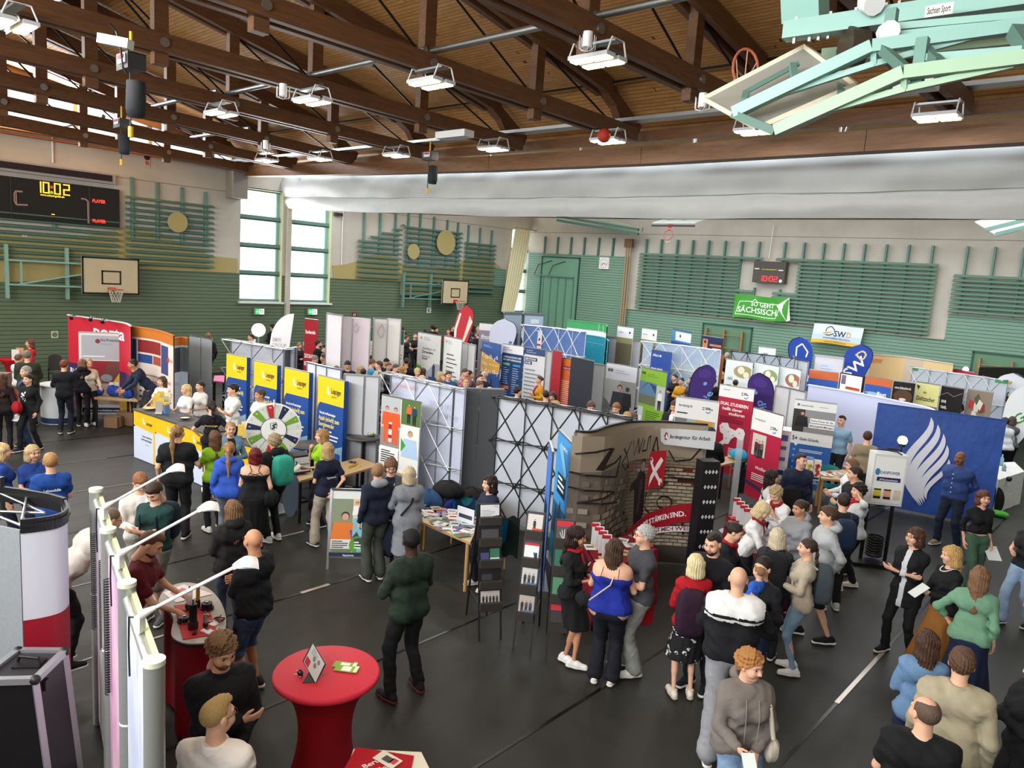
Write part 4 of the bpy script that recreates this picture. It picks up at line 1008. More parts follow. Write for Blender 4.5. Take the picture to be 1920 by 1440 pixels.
P=Print(flat(A+Vector((0,0,.5)),B+Vector((0,0,.5)),A));P.text(.15,.68,.25,'BMW','#b0b2b6',width=.45);P.text(.12,.98,.22,'GROUP','#b0b2b6',width=.75);P.done(t)
g=MB();g.cyl((A+B)/2,xy((A+B)/2),.03,M_SIL);g.box(xy((A+B)/2)+Vector((0,0,.02)),(.5,.5,.04),M_SIL);g.build('stand_foot',t)
A=pz(485,607,2.6);t=thing('balloon_lamp','glowing round white globe lamp before the long green wall','lamp',(A.x,A.y,0));g=MB();c=Vector((A.x,A.y,2.42));g.sphere(c,.19,glow('#fffdf4',3));g.build('globe',t);g=MB();g.cyl((A.x,A.y,0),(A.x,A.y,2.24),.02,M_SIL);g.cyl((A.x,A.y,0),(A.x,A.y,.03),.25,M_SIL);g.build('stand',t)
# back of the pop-up with mirrored lettering, photo banner in front
def d_you(P):
 P.text(.86,.21,.045,'YOU INSPIRE','#b9bed6',width=.34,mirror=True);P.text(.86+.06,.29,.045,'YOU MOVE','#b9bed6',width=.28,mirror=True);P.text(.78,.37,.045,'WORLD','#b9bed6',width=.2,mirror=True);P.text(.36,.12,.045,'Talentschmiede','#ecc3c8',width=.3,mirror=True)
truss_popup([(712,699),(755,708),(800,719),(850,731)],2.35,'back of a pale pop-up wall with mirrored lettering behind a silver lattice',n=3,rows=3,fab='#c3c9dc',draw=d_you)
def d_ph(P):
 P.rect(0,0,.5,.56,'#b3b7ba');P.rect(0,.35,.5,.56,'#8f8b86')
 for u in(.16,.38):P.fig(u,.1,.42,'#e2592a','#e2592a',w=1.1)
 P.rect(.22,.28,.3,.5,'#ffffff');P.rect(.22,.3,.3,.36,'#a02030');P.rect(.22,.42,.3,.46,'#a02030')
 P.rect(.53,0,1,.27,'#54723a');P.fig(.72,.03,.22,'#d8632f','#22252c');P.fig(.86,.04,.22,'#27395a','#22252c')
 P.rect(.53,.28,1,.78,'#dfe2dc');P.fig(.78,.32,.6,'#a9c4de',None,w=1.2,hair='#8a7a5a');P.poly([(.55,.42),(.68,.5),(.56,.58)],'#3d9a44');P.rect(.53,.78,1,.9,'#f0f0ec')
 P.rect(0,.57,.5,.78,'#eeeeea');P.lines(.06,.6,.44,6,.025,'#33343a',.5);P.rect(0,.8,.45,1,'#a8b4c0');P.fig(.12,.84,.3,'#2f3540',None);P.fig(.32,.82,.3,'#303c60',None);P.rect(.47,.82,1,1,'#b8a07c');P.fig(.75,.84,.34,'#1f1f24',None)
roll_up(716,741,790,756,2.0,'photo banner with orange workmen and a woman in blue before the silver lattice',d_ph,'#e8e8e6',z0=.25)
for(a,b,lab)in(((850,729),(900,730),'dark grey back of a roll-up banner at the left of the pair'),((901,730),(946,731),'dark grey back of a roll-up banner beside the black lattice')):
 roll_up(*a,*b,2.3,lab,None,mat('#54575b',.6,amt=.04),group='dark grey banner backs')
truss_popup([(925,745),(975,752),(1050,764),(1120,776),(1182,787)],2.35,'curved pop-up wall back of white fabric with a black lattice',n=5,rows=3,fab='#c6cbd4',tube=M_BLK,knot=M_BLK,depth=.28,r=.014)
def d_siem(P):
 P.rect(0,.55,1,.8,'#245a80');P.poly([(.1,.72),(.25,.55),(.4,.62),(.55,.5),(.7,.6),(.9,.68),(1,.8),(0,.8)],'#16344c');P.rect(0,.8,1,1,'#0f6a80');P.rect(.25,.3,.85,.46,'#12222e');P.lines(.3,.32,.8,3,.04,'#e8f2f4',.5);P.text(.4,.1,.03,'SIEMENS','#e8f6ff',width=.45);P.poly([(.2,.1),(.8,.3),(.9,.25),(.4,.05)],'#7cc0ea')
roll_up(1047,807,1071,832,2.1,'sky blue roll-up banner edge-on beside the graffiti backdrop',d_siem,'#3f97d8')
roll_up(1029,828,1035,850,2.1,'narrow blue roll-up banner seen almost edge-on left of the sky blue one',lambda P:P.rect(.2,.4,.8,.6,'#12222e'),'#4a78c4')
# employment agency: graffiti backdrop
def d_ba(P):
 r=random.Random(8)
 for i in range(28):
  v=.26+i*.026
  P.rect(0,v,1,v+.0035,'#4b4238')
  for j in range(17):
   u=(j+.5*(i%2))/17
   if u>.02:P.rect(u,v,u+.0022,v+.026,'#4b4238')
 P.rect(0,0,.62,.24,'#8f8270');P.rect(0,.24,.36,.95,'#6a6156');P.rect(.62,.3,1,.34,'#5a2420');P.rect(.62,.38,1,.42,'#4e2220')
 for i in range(14):
  v=.3+i*.046
  for j in range(6):
   if r.random()<.8:P.rect(.003+j*.06+.03*(i%2),v,.055+j*.06+.03*(i%2),v+.036,r.choice(['#8b8071','#7b7062','#95897a','#6a6055']))
 for i in range(24):
  v=.3+i*.026
  for j in range(11):
   u=.46+j*.05+.025*(i%2)
   if r.random()<.85:P.rect(u,v+.005,min(1,u+.045),v+.023,r.choice(['#a99c86','#b5a892','#9a8d78','#a39680']))
 P.rect(0,.87,1,1,'#453e38');
 gr='#1b1714'
 for pts in([(.03,.1),(.08,.06),(.06,.2),(.12,.12),(.1,.26)],[(.14,.08),(.2,.2),(.17,.24),(.13,.18),(.22,.05)],[(.26,.05),(.3,.17),(.34,.05),(.36,.16),(.4,.05)],[(.42,.07),(.4,.15),(.46,.15),(.47,.06),(.51,.05),(.5,.15)],[(.54,.22),(.6,.06),(.63,.2),(.57,.15)],[(.72,.16),(.78,.24),(.88,.22),(.93,.13)],[(.02,.32),(.1,.36),(.04,.42),(.12,.44)],[(.47,.5),(.53,.46),(.5,.57),(.6,.62)],[(.48,.72),(.56,.66),(.54,.76),(.62,.68),(.64,.78),(.74,.72),(.86,.62),(.88,.78)],[(.02,.22),(.1,.26)],[(.66,.36),(.7,.36)],[(.76,.36),(.92,.36)],[(.66,.42),(.69,.44),(.72,.4)],[(.22,.62),(.28,.6),(.25,.7),(.3,.68)]):
  P.stroke(pts,.028,gr)
 P.stroke([(.72+.07*math.cos(a*.52),.545+.045*math.sin(a*.52))for a in range(13)],.03,gr)
 P.text(.2,.26,.055,'OVAL!','#8c2a30',width=.13,rot=.05)
 P.poly([(.37,.3),(.42,.27),(.47,.33),(.49,.62),(.45,.66),(.36,.66),(.34,.42)],'#17171b');P.poly([(.405,.35),(.435,.36),(.42,.6),(.39,.6)],'#4a3028');P.disc(.425,.24,.075,'#231d1a');P.disc(.425,.262,.062,'#a08068',ry=.085);P.poly([(.36,.66),(.45,.66),(.46,.9),(.41,.9),(.405,.7),(.4,.9),(.35,.9)],'#14171e')
 P.poly([(.36,.33),(.28,.36),(.26,.42),(.33,.41),(.36,.5)],'#17171b')
 P.poly([(.50,.19),(.53,.165),(.70,.16),(.70,.42),(.505,.45),(.495,.23)],'#b01c2a');P.stroke([(.55,.40),(.66,.22)],.085,'#f0eeee');P.stroke([(.555,.235),(.655,.385)],.055,'#f0eeee')
 P.disc(.553,.232,.06,'#f0eeee');P.disc(.545,.222,.032,'#b01c2a');P.disc(.662,.392,.06,'#f0eeee');P.disc(.67,.404,.03,'#b01c2a');P.poly([(.536,.43),(.562,.41),(.548,.395)],'#f0eeee')
 P.poly([(.02,.80),(.30,.69),(.93,.53),(.93,.67),(.5,.79),(.08,.93),(.02,.95)],'#a01828')
 P.text(.05,.835,.04,'JETZT WEISS ICH, WAS MEINE STÄRKEN SIND.','#ffffff',width=.85,rot=.185);P.text(.12,.885,.04,'WELCHER BERUF DAZU PASST.','#ffffff',width=.55,rot=.18)
 P.poly([(.46,.755),(1,.70),(1,.74),(.465,.80)],'#e6e6e6');P.text(.48,.79,.032,'DAS BRINGT MICH WEITER','#7a1a22',width=.5,rot=.09)
 P.poly([(.62,.0),(1.0,.0),(1.0,.135),(.66,.115),(.63,.09)],'#cfd2d4');P.disc(.675,.055,.062,'#9e2034');P.poly([(.66,.072),(.675,.035),(.69,.072),(.68,.072),(.675,.055),(.667,.072)],'#ffffff');P.text(.715,.07,.028,'Bundesagentur für Arbeit','#33343a',width=.26)
popup([(1079,809),(1100,811),(1118,808),(1140,800),(1177,792.5),(1215,791),(1252,792),(1290,794.5),(1327,797)],2.3,'large wavy graffiti brick backdrop of the employment agency with a red tool emblem',d_ba,'#9a8d7a',z0=.12,edge=M_SIL)
A,B=pz(1320,866,1.95),pz(1351,866,1.95)
t=thing('perforated_column','tall black panel column with rows of small white crosses beside the graffiti backdrop','column',xy((A+B)/2));g=MB();panel_box(g,A,B,1.95,.02,paint('#15161a'),.22);g.build('column_body',t)
P=Print(flat((A.x,A.y,1.95),(B.x,B.y,1.95),(A.x,A.y,.02)))
for i in range(8):
 for j in range(4):
  u,v=.2+.2*j,.08+.118*i
  for a in range(4):P.disc(u+.045*math.cos(a*math.pi/2),v+.010*math.sin(a*math.pi/2),.011,'#e8e8ea',6)
P.done(t)
A=pz(1402-25,800,2.0);
t=thing('plexiglass_stand','slender clear acrylic brochure post beside the black crossed column','stand',xy(pz(1370,1010,0)));c=xy(pz(1368,1000,0));g=MB();g.box(c+Vector((0,0,.95)),(.12,.02,1.8),mat('#cfd6da',.1,amt=0,alpha=.35));g.build('acrylic_post',t);g=MB();g.cyl(c,c+Vector((0,0,.03)),.2,M_SIL);g.build('base',t)
# dual study banners
def logo(P,u,v,s=1.0,c='#27303c'):
 P.rect(u-.09,v-.01,u-.04,v+.0,'#8a2030');P.rect(u-.09,v+.012,u-.04,v+.022,'#8a2030');P.lines(u-.02,v-.012,u+.12*s,2,.016,c,.6);P.stroke([(u,v+.04),(u+.04,v+.055),(u+.08,v+.045),(u+.1,v+.03)],.02,'#3f7fa8')
def d_dual(P):
 P.rect(0,0,1,.13,'#ececec');logo(P,.74,.06);P.lines(.12,.04,.45,1,.02,'#8a8a92');P.text(.08,.22,.036,'DUAL STUDIEREN','#ffffff',width=.8);P.text(.15,.275,.036,'heißt clever','#ffffff',width=.58);P.text(.35,.325,.036,'studieren','#ffffff',width=.46);P.lines(.1,.35,.85,3,.025,'#7a1230',.5)
 P.poly([(.12,.47),(.2,.43),(.36,.42),(.42,.47),(.6,.49),(.68,.45),(.82,.46),(.88,.5),(.86,.56),(.8,.59),(.6,.56),(.5,.6),(.44,.66),(.3,.67),(.22,.73),(.14,.7),(.18,.66),(.28,.62),(.26,.56),(.16,.54)],'#f2eef0')
 for a in((.2,.48),(.4,.52),(.55,.55),(.72,.51),(.36,.6),(.2,.69)):P.disc(*a,.015,'#5a6a88',8)
 P.lines(.45,.7,.9,4,.022,'#f0dde2',.5);P.rect(.55,.83,.95,.9,'#eeeeee');P.text(.6,.88,.022,'BA Sachsen','#55585e',width=.3)
 for i in range(3):P.disc(.1+.12*i,.8,.03,'#ffffff' if i else '#c02544',10)
roll_up(1350,721,1415,732,2.2,'red roll-up banner DUAL STUDIEREN heißt clever studieren with a white map',d_dual,'#b41e40')
def d_ba2(P):
 P.text(.08,.1,.03,'ba-leipzig.de','#5c6068',width=.32);logo(P,.72,.09,1.4);P.rect(.05,.17,.3,.185,'#22252c');P.rect(.02,.24,.95,.62,'#9b9ea0');P.rect(.5,.24,.9,.5,'#c98a1e');P.rect(.58,.29,.84,.42,'#3a4450');P.rect(.02,.24,.3,.4,'#6c7074')
roll_up(1268,744,1349,755,2.0,'wide white banner ba-leipzig.de with an orange machine photo',d_ba2,'#e2e2e0')
def d_ba3(P):
 P.rect(0,0,1,.24,'#ececea');P.text(.1,.12,.025,'ba-leipzig.de','#5c6068',width=.34);logo(P,.72,.16,1.3);P.rect(.1,.27,.55,.52,'#cfc8bc');P.fig(.24,.33,.2,'#6a2030','#222',w=.8);P.fig(.34,.34,.2,'#3a3a44','#222',w=.8);P.fig(.44,.33,.2,'#7a5a4a','#222',w=.8);P.text(.3,.66,.04,'studieren','#f0dde2',width=.5,rot=-.05);P.poly([(0,.82),(1,.9),(1,.94),(0,.86)],'#25355e');P.lines(.2,.72,.9,4,.022,'#f0dde2',.5)
roll_up(1413,765,1470,781,2.0,'red and white study banner with a group photo right of the map banner',d_ba3,'#b41e40')
def box_tower(x,y,z,w,h,label,draw):
 A=pz(x,y,z);vd=Vector((A.x,A.y,0)).normalized();ang=math.atan2(vd.y,vd.x)-R90;t=thing('cardboard_column',label,'display box',xy(A));rt=Vector((math.cos(ang),math.sin(ang),0))
 g=MB();g.box(xy(A)+vd*w*.5+Vector((0,0,z-h/2)),(w,w,h),paint('#dfe0e2'),rz=ang);g.build('column_box',t);a=xy(A)-rt*w/2+Vector((0,0,z));P=Print(flat(a,a+rt*w,a-Vector((0,0,h))));draw(P);P.done(t)
box_tower(1460,806,1.6,.52,.8,'white square info column with blue charts, upper box beside the red banner',lambda P:(P.rect(.1,.12,.9,.28,'#4f5fa4'),[P.rect(.1+.28*i,.42+.3*j,.32+.28*i,.52+.3*j,'#5d6aa8')for i in range(3)for j in range(2)],P.text(.3,.08,.07,'INFO','#55585e',width=.3)))
box_tower(1450,857,.78,.56,.78,'white info box with a library photo under the chart column',lambda P:(P.rect(.05,.1,.45,.8,'#6f747c'),P.rect(.5,.1,.95,.3,'#e8e8ea'),P.rect(.5,.35,.95,.5,'#25355e'),P.lines(.5,.55,.95,4,.08,'#8f939c',.5)))
partition([(1455,724),(1482,729),(1512,736)],2.25,'white partition panels behind the red and white study banner','#ccd0d4')
def d_danp(P):
 P.disc(.1,.05,.03,'#6a7880');P.text(.16,.065,.02,'DANPOWER','#8a9298',width=.3);P.lines(.6,.05,.95,1,.02,'#a8acb0');P.rect(0,.1,1,.36,'#8e9092');P.rect(0,.1,.28,.36,'#3a332e');P.fig(.22,.12,.34,'#1c1c1e',None,w=1.25,hair='#5a4030');P.rect(.42,.19,1,.24,'#f0f0f0');P.rect(.4,.25,1,.3,'#f0f0f0');P.text(.44,.225,.022,'Deine Power für die','#2c3a48',width=.52);P.text(.42,.285,.022,'#EnergiefürMorgen','#2c3a48',width=.56)
 P.text(.05,.46,.045,'5⁺','#20262c',width=.14)if 0 else P.text(.04,.46,.05,'5+','#20262c',width=.13);P.text(.22,.455,.034,'Gute Gründe','#3c434a',width=.46);P.rect(0,.5,1,1,'#2c5fa8');P.poly([(.1,.5),(.2,.5),(.15,.53)],'#f0f0f0')
 for i in range(6):P.disc(.12,.57+.07*i,.03,'#6f9cd8',8);P.lines(.25,.56+.07*i,.85,2,.018,'#cfe0f4',.5,i)
roll_up(1491,749,1570,759,2.1,'energy company roll-up banner 5+ Gute Gründe with a blue lower half',d_danp,'#e9ebec')
popup([(1516,722),(1600,736),(1680,752),(1740,765),(1757,776)],2.05,'long smooth white pop-up wall behind the man in the light blue shirt',None,'#cdd1ec',trim=printm('#e4e6f4'))
def d_drop(P):
 W_='#d3d6e4'
 for(a,b,c,d,wd)in(((.44,.06),(.53,.30),(.06,.48),(.46,.93),.07),((.50,.12),(.58,.36),(.16,.54),(.47,.92),.07),((.555,.2),(.62,.44),(.25,.6),(.48,.90),.066),((.595,.3),(.65,.5),(.34,.65),(.49,.88),.06),((.625,.43),(.66,.58),(.43,.7),(.5,.85),.045)):
  L,Rr=[],[]
  for k in range(19):
   t=k/18;q=[a[m]*(1-t)**3+3*b[m]*t*(1-t)**2+3*c[m]*t*t*(1-t)+d[m]*t**3 for m in(0,1)];w2=wd*math.sin(math.pi*t)**.6/2+.001;L.append((q[0]-w2,q[1]));Rr.append((q[0]+w2,q[1]))
  for i in range(18):P.poly([L[i],Rr[i],Rr[i+1],L[i+1]],W_)
def f_blue(nt,b):
 P,xyz=geopos(nt);n=noise(nt,1.2,P,5);nt.links.new(ramp(nt,n,[(.3,'#173f8c'),(.7,'#1c4a9e')]),b.inputs['Base Color']);b.inputs['Roughness'].default_value=.55;bump(nt,b,noise(nt,2.2,scaled(nt,P,(1,1,.5)),5),.8,.05)
roll_up(1646,757,1888,790,2.25,'big blue fabric backdrop with a white striped drop emblem',d_drop,node_mat('creased_blue_fabric',f_blue),name='fabric_backdrop',z0=.05,rail=printm('#17407f'),base=False)
# flight case display on legs
A,B=pz(1642,850,1.95),pz(1704,856,1.95);d=(xy(B)-xy(A)).normalized();n_=Vector((-d.y,d.x,0));c=(xy(A)+xy(B))/2
t=thing('info_case_stand','white lit info case DANPOWER on two dark legs','display stand',c)
g=MB();panel_box(g,A,B,1.95,1.08,paint('#d9dbd8',.4),.3);g.build('case_body',t)
P=Print(flat((A.x,A.y,1.95),(B.x,B.y,1.95),(A.x,A.y,1.08)));P.rect(.05,.05,.95,.95,'#eef0ec');P.disc(.14,.35,.04,'#3f7fa8',ry=.06);P.text(.22,.385,.06,'DANPOWER','#2f4a6a',width=.6);P.rect(.14,.45,.86,.53,'#1c1a50');P.text(.22,.515,.04,'#Wachsenlassen','#dfe0ff',width=.56)
for u,c_ in((.1,'#d8cf3a'),(.4,'#e0a47a'),(.7,'#d8c8b0')):P.rect(u,.68,u+.22,.88,'#20222a' if u<.6 else '#cfc8b8');P.rect(u,.71,u+.22,.83,c_)
P.done(t)
for s_ in(.12,.88):
 g=MB();p=xy(A).lerp(xy(B),s_)+n_*.2;g.box(p+Vector((0,0,.56)),(.05,.05,1.06),M_DSTEEL);g.build('leg',t)
g=MB();g.box(c+n_*.2+Vector((0,0,.03)),(.8,.6,.06),M_DSTEEL,rz=math.atan2(d.y,d.x));g.build('base',t)
c2=c+n_*.2;g=MB()
for k in range(7):g.lathe(c2+Vector((0,0,.12+.05*k)),[(.12,0),(.14,.02),(.12,.045)],M_BLK,16)
tag(g.build('cable_reel',origin=c2),'black coiled cable reel standing under the lit info case','cable reel')
g=MB();c3=c+n_*.15+Vector((0,0,1.96));g.tube([c3+Vector((.2*math.cos(a)*(1-.05*a),.1*math.sin(a*1.3),.01*a))for a in range(9)],.012,M_BLK);tag(g.build('cable_coil',origin=c3),'small tangle of black cable on top of the lit info case','cable')
lp=pz(1693,822,1.9)
t=thing('spot_lamp','bright round spot lamp glaring in front of the blue backdrop','lamp',(lp.x,lp.y,0));g=MB();g.sphere((lp.x,lp.y,1.86),.085,glow('#fff6d0',30),8);g.build('bulb',t);g=MB();g.cyl((lp.x,lp.y,0),(lp.x,lp.y,1.76),.015,M_BLK);g.cyl((lp.x,lp.y,1.74),(lp.x,lp.y,1.80),.06,M_BLK);g.build('stand',t)
# middle rows
def txt_lines(P,u0,v0,u1,n,dv,c='#3a3f4a',s=1):P.lines(u0,v0,u1,n,dv,c,.35,s)
def d_red(P):P.text(.1,.2,.05,'Studieninfo','#ffffff',width=.75);P.text(.06,.55,.06,'SEATON-INGE','#ffffff',width=.8);P.text(.06,.66,.06,'BEI UNS!','#ffffff',width=.6);P.lines(.1,.75,.9,5,.04,'#e8b8be')
roll_up(571,598,596,601,2.5,'small red roll-up banner with a white heart line at the far left wall',d_red,'#a8232f')
partition([(613,588),(642,592)],3.0,'tall white partition with a cut corner left of the pink one','#e2dfe4');partition([(642,595),(661,596),(695,599)],2.9,'tall pinkish white partition with a faint grey heart','#dccfd6',draw=lambda P:P.stroke([(.45,.08),(.5,.05),(.58,.09),(.5,.15),(.35,.1),(.45,.08)],.03,'#b8b4be'))
def d_wege(P):P.rect(0,0,1,.1,'#e6e2da');P.stroke([(.3+.14*math.cos(k*1.7),.17+.045*math.sin(k*2.3))for k in range(9)],.02,'#8a6f14');P.text(.1,.36,.055,'Wege in','#4a3c10',width=.62);P.text(.08,.45,.055,'die Heil-','#4a3c10',width=.7);P.text(.3,.54,.055,'berufe.','#4a3c10',width=.6);P.lines(.1,.6,.9,6,.03,'#8a7420')
roll_up(637,614,666,618,2.5,'yellow roll-up banner Wege in die Heilberufe before the pink partition',d_wege,'#dfc01c')
partition([(701,597),(727,598),(752,600)],2.9,'white banner pair with faint grey hearts behind the green headed banners','#dcd8d4',draw=lambda P:P.stroke([(.2,.1),(.3,.06),(.38,.12),(.3,.2),(.15,.14),(.2,.1)],.03,'#b0acb0'))
def d_gh(ph):
 def f(P):
  P.rect(0,0,1,.2,'#1f5a48');P.disc(.5,.08,.09,'#cfe0d8',8,ry=.05);P.lines(.3,.13,.7,3,.018,'#9fc0b4')
  if ph:P.disc(.28,.48,.34,'#4a3a3a',ry=.5);P.disc(.2,.4,.1,'#b8a090');P.disc(.3,.56,.12,'#8a4a4a');txt_lines(P,.6,.3,.95,14,.045,'#8a9a94')
  else:txt_lines(P,.15,.26,.85,12,.05,'#a8a094')
 return f
roll_up(692,613,728,617,2.4,'white banner with dark green head and small text, left one of two',d_gh(0),'#dcd8d0');roll_up(729,616,758,621,2.4,'white banner with dark green head and an oval group photo',d_gh(1),'#e0deda')
def d_stud(P):
 P.disc(.16,.07,.05,'#9aa0a6');P.lines(.28,.05,.6,3,.02,'#9aa0a6');P.text(.22,.235,.04,'Studiere in','#5c6066',width=.58,bold=False);P.text(.22,.29,.042,'Dresden.','#25282c',width=.5);P.text(.22,.345,.026,'Gestalte die','#6c7076',width=.36,bold=False);P.text(.22,.38,.028,'Zukunft.','#35383c',width=.26);P.poly([(0,.47),(.2,.49),(.3,.54),(0,.6)],'#6fae3a');P.poly([(.3,.62),(.8,.42),(1,.42),(1,.75),(.3,.75)],'#a9b4c6');P.poly([(.7,.46),(.76,.42),(.82,.46),(.82,.62),(.7,.62)],'#3a4250');P.rect(.55,.62,1,.8,'#3c4f7c')
roll_up(784,623,827,630,2.35,'white roll-up banner Studiere in Dresden with a tower silhouette',d_stud,'#dfe1e2')
roll_up(833,630,866,637,2.35,'narrow white roll-up banner with a list of subjects right of the Dresden banner',lambda P:(P.disc(.15,.07,.05,'#a8acb0'),P.lines(.25,.05,.5,3,.02,'#a8acb0'),[P.rect(.2,.24+.06*i,.6+.1*(i%3),.255+.06*i,'#4a4e56')for i in range(7)],P.poly([(0,.7),(.2,.64),(.2,.76)],'#b83a8a'),P.rect(.7,.58,.95,.72,'#6a9a6a')),'#e2e3e3')
partition([(866,642),(878,645),(892,648)],2.2,'white partition panels between the subject list and the school university banner','#cfd0d0')
beach_flag(880,720,877,573,3.3,'red and white drop flag leaning at the far wall','#c8343c',.62,lambda P:(P.poly([(.08,.1),(.0,.3),(.12,.6),(.2,.95),(.3,.95),(.2,.6),(.14,.3),(.2,.1)],'#f0e8e8'),P.poly([(.75,.12),(.95,.2),(.7,.5),(.55,.6)],'#f2e2cc'),P.rect(.35,.5,.65,.62,'#e8b0b0'),P.disc(.5,.56,.07,'#b02030'),P.text(.35,.78,.05,'Freie','#ffffff',width=.4)),lean=.4)
def d_zuk(P):P.rect(0,0,1,.1,'#e4e0e0');P.text(.9,.24,.08,'Zukunft','#e8e6ea',width=.8,mirror=True);P.disc(.3,.42,.12,'#2b2830');P.disc(.3,.47,.09,'#b89888');P.rect(.8,.04,.88,.075,'#333')
roll_up(899,607,936,610,2.5,'grey mauve banner with mirrored lettering Zukunft',d_zuk,'#8a8490')
def d_schu(P):
 P.lines(.1,.05,.6,2,.02,'#9ab4d8');P.poly([(.02,.16),(1,.3),(.96,.46),(.0,.5)],'#d9a640')
 for i,ch in enumerate('SCHÜLER'):P.text(.06+.125*i,.245+.012*(i%3),.055,ch,'#ffffff',rot=.2*(-1)**i)
 for i,ch in enumerate('UNI'):P.text(.06+.12*i,.36+.01*i,.055,ch,'#ffffff',rot=-.1*i)
 for i,ch in enumerate('VERSITÄT'):P.text(.08+.11*i,.47+.012*((i+1)%3),.055,ch,'#ffffff',rot=.2*(-1)**i)
 P.stroke([(.45+.05*i,.335+.012*(i%2))for i in range(10)],.015,'#ffffff');P.rect(.02,.56,.6,.7,'#2b4f8c');P.lines(.06,.58,.55,3,.04,'#fff');P.rect(.3,.73,.8,.79,'#e3b468')
roll_up(904,639,940,647,2.2,'blue and ochre banner SCHÜLER UNIVERSITÄT with dancing letters',d_schu,'#28508f')
def d_bach(P):
 P.rect(0,0,1,.13,'#e6e6e8');P.lines(.06,.04,.5,2,.03,'#9a9ea8');P.text(.06,.2,.028,'UNSER BACHELOR- UND','#fff',width=.86);P.text(.06,.245,.028,'DIPLOMSTUDIENGÄNGE','#fff',width=.86);P.rect(.06,.28,.4,.32,'#7fc08a');P.rect(.55,.29,.9,.32,'#4aa0d8');P.lines(.06,.35,.4,8,.035,'#9fb4d4');P.lines(.55,.35,.92,12,.035,'#9fb4d4',seed=3);P.rect(.02,.64,.42,.69,'#d8724a');P.rect(.5,.8,.85,.84,'#c85a78');P.lines(.06,.72,.4,6,.035,'#9fb4d4',seed=5)
roll_up(943,645,982,651,2.2,'blue banner listing UNSER BACHELOR- UND DIPLOMSTUDIENGÄNGE',d_bach,'#2a4472')
def d_dein(P):P.rect(0,0,1,.1,'#3a4f78');P.lines(.1,.03,.6,2,.03,'#a0b0cc');P.rect(.04,.14,.64,.19,'#1f2f52');P.text(.07,.18,.03,'DEIN STUDIUM','#fff',width=.5);P.rect(.04,.2,.4,.25,'#1f2f52');P.text(.07,.24,.03,'AN DER','#fff',width=.28);txt_lines(P,.08,.32,.9,9,.06,'#8a8e98')
roll_up(984,651,1023,657,2.2,'white banner with blue head right of the blue course list',d_dein,'#d9dade')
def d_med(P):
 for i in range(14):P.rect(0,i/14,1,(i+1)/14+.001,'#%02x%02x%02x'%(int(217-20*i/14),int(120-85*i/14),int(50+40*i/14)))
 P.rect(.35,.1,1,.145,'#8c2450');P.text(.37,.135,.022,'Medizin. Universität Hannover','#f4d8e0',width=.6);txt_lines(P,.2,.3,.85,22,.027,'#f0cfa8',4)
roll_up(1038,669,1093,678,2.2,'tall banner shading from orange to magenta with small white print',d_med,'#d97832')
roll_up(1071,669,1113,678,2.4,'dark charcoal banner half hidden behind the orange one',None,'#2b2e36');roll_up(1037,656,1054,660,2.4,'narrow dark red panel peeping out behind the orange banner',None,'#a01c28',base=False)
partition([(1113,682),(1136,686)],2.2,'smooth grey partition panel between charcoal and man-photo banners','#aeb2b8');partition([(1025,658),(1036,660)],2.3,'pale grey partition strip left of the dark red panel','#b9bcbf')
def d_man(P):P.rect(0,0,1,.2,'#cfd2dc');P.disc(.1,.08,.05,'#6a6e74');P.disc(.19,.08,.05,'#6a6e74');P.lines(.3,.07,.8,2,.03,'#a8acb4');P.rect(0,.2,1,.68,'#a9aaac');P.rect(.5,.2,1,.6,'#8f9090');P.poly([(0,.45),(.35,.6),(0,.68)],'#6a6c6e');P.fig(.5,.25,.62,'#3b3c44','#2a2e3c',w=1.3);P.fig(.76,.27,.5,'#2b2c30','#222',w=.9,skinc='#444');P.rect(0,.66,1,.74,'#e6e6ea');P.rect(0,.74,1,1,'#86b43a');P.text(.1,.84,.05,'Wir bewegen','#dfeec8',width=.6)
roll_up(1138,681,1195,690,2.2,'grey and green banner with a man in a black T-shirt, arms crossed',d_man,'#d4d6da')
def d_halle(P):P.disc(.08,.06,.04,'#4a5a20');P.disc(.16,.06,.04,'#4a5a20');P.lines(.28,.06,.75,2,.025,'#6a8a2a');P.rect(0,.17,.65,.46,'#5f7f9f');P.poly([(0,.3),(.35,.17),(.65,.3),(.65,.2),(.3,.17)],'#2a4a80');P.rect(0,.34,.65,.46,'#6a6f5a');P.rect(.67,.19,1,.5,'#b9bcc0');P.fig(.82,.24,.26,'#e8e8ea','#2a2a2e');P.rect(0,.5,.22,1,'#c8cad0');P.text(.16,.82,.07,'Halle','#ffffff',rot=R90);txt_lines(P,.32,.54,.92,15,.027,'#3c5a14',6)
roll_up(1203,689,1251,699,2.2,'green banner with a building photo and upright lettering Halle',d_halle,'#83b234')
def d_all(P):P.text(.08,.09,.04,'Allianz','#e8eef8',width=.3);P.disc(.46,.075,.04,'#e8eef8');P.text(.06,.3,.035,'Heute durch','#ffffff',width=.55);P.text(.4,.37,.035,'mit deiner','#ffffff',width=.5);P.text(.2,.44,.035,'Ausbildung','#8fd8d0',width=.5)
roll_up(1222,656,1260,662,2.25,'royal blue Allianz roll-up banner before the sky printed lattice wall',d_all,'#34509c')
truss_popup([(1203,640),(1250,645),(1300,651),(1342,657)],2.5,'pop-up wall back with pale sky print and white lattice by the wall bars',n=4,rows=3,fab='#a9bbd0',tube=M_WHT,draw=lambda P:(P.rect(0,.25,1,.4,'#b8c4cc'),P.rect(.3,.5,1,.7,'#98acc4')))
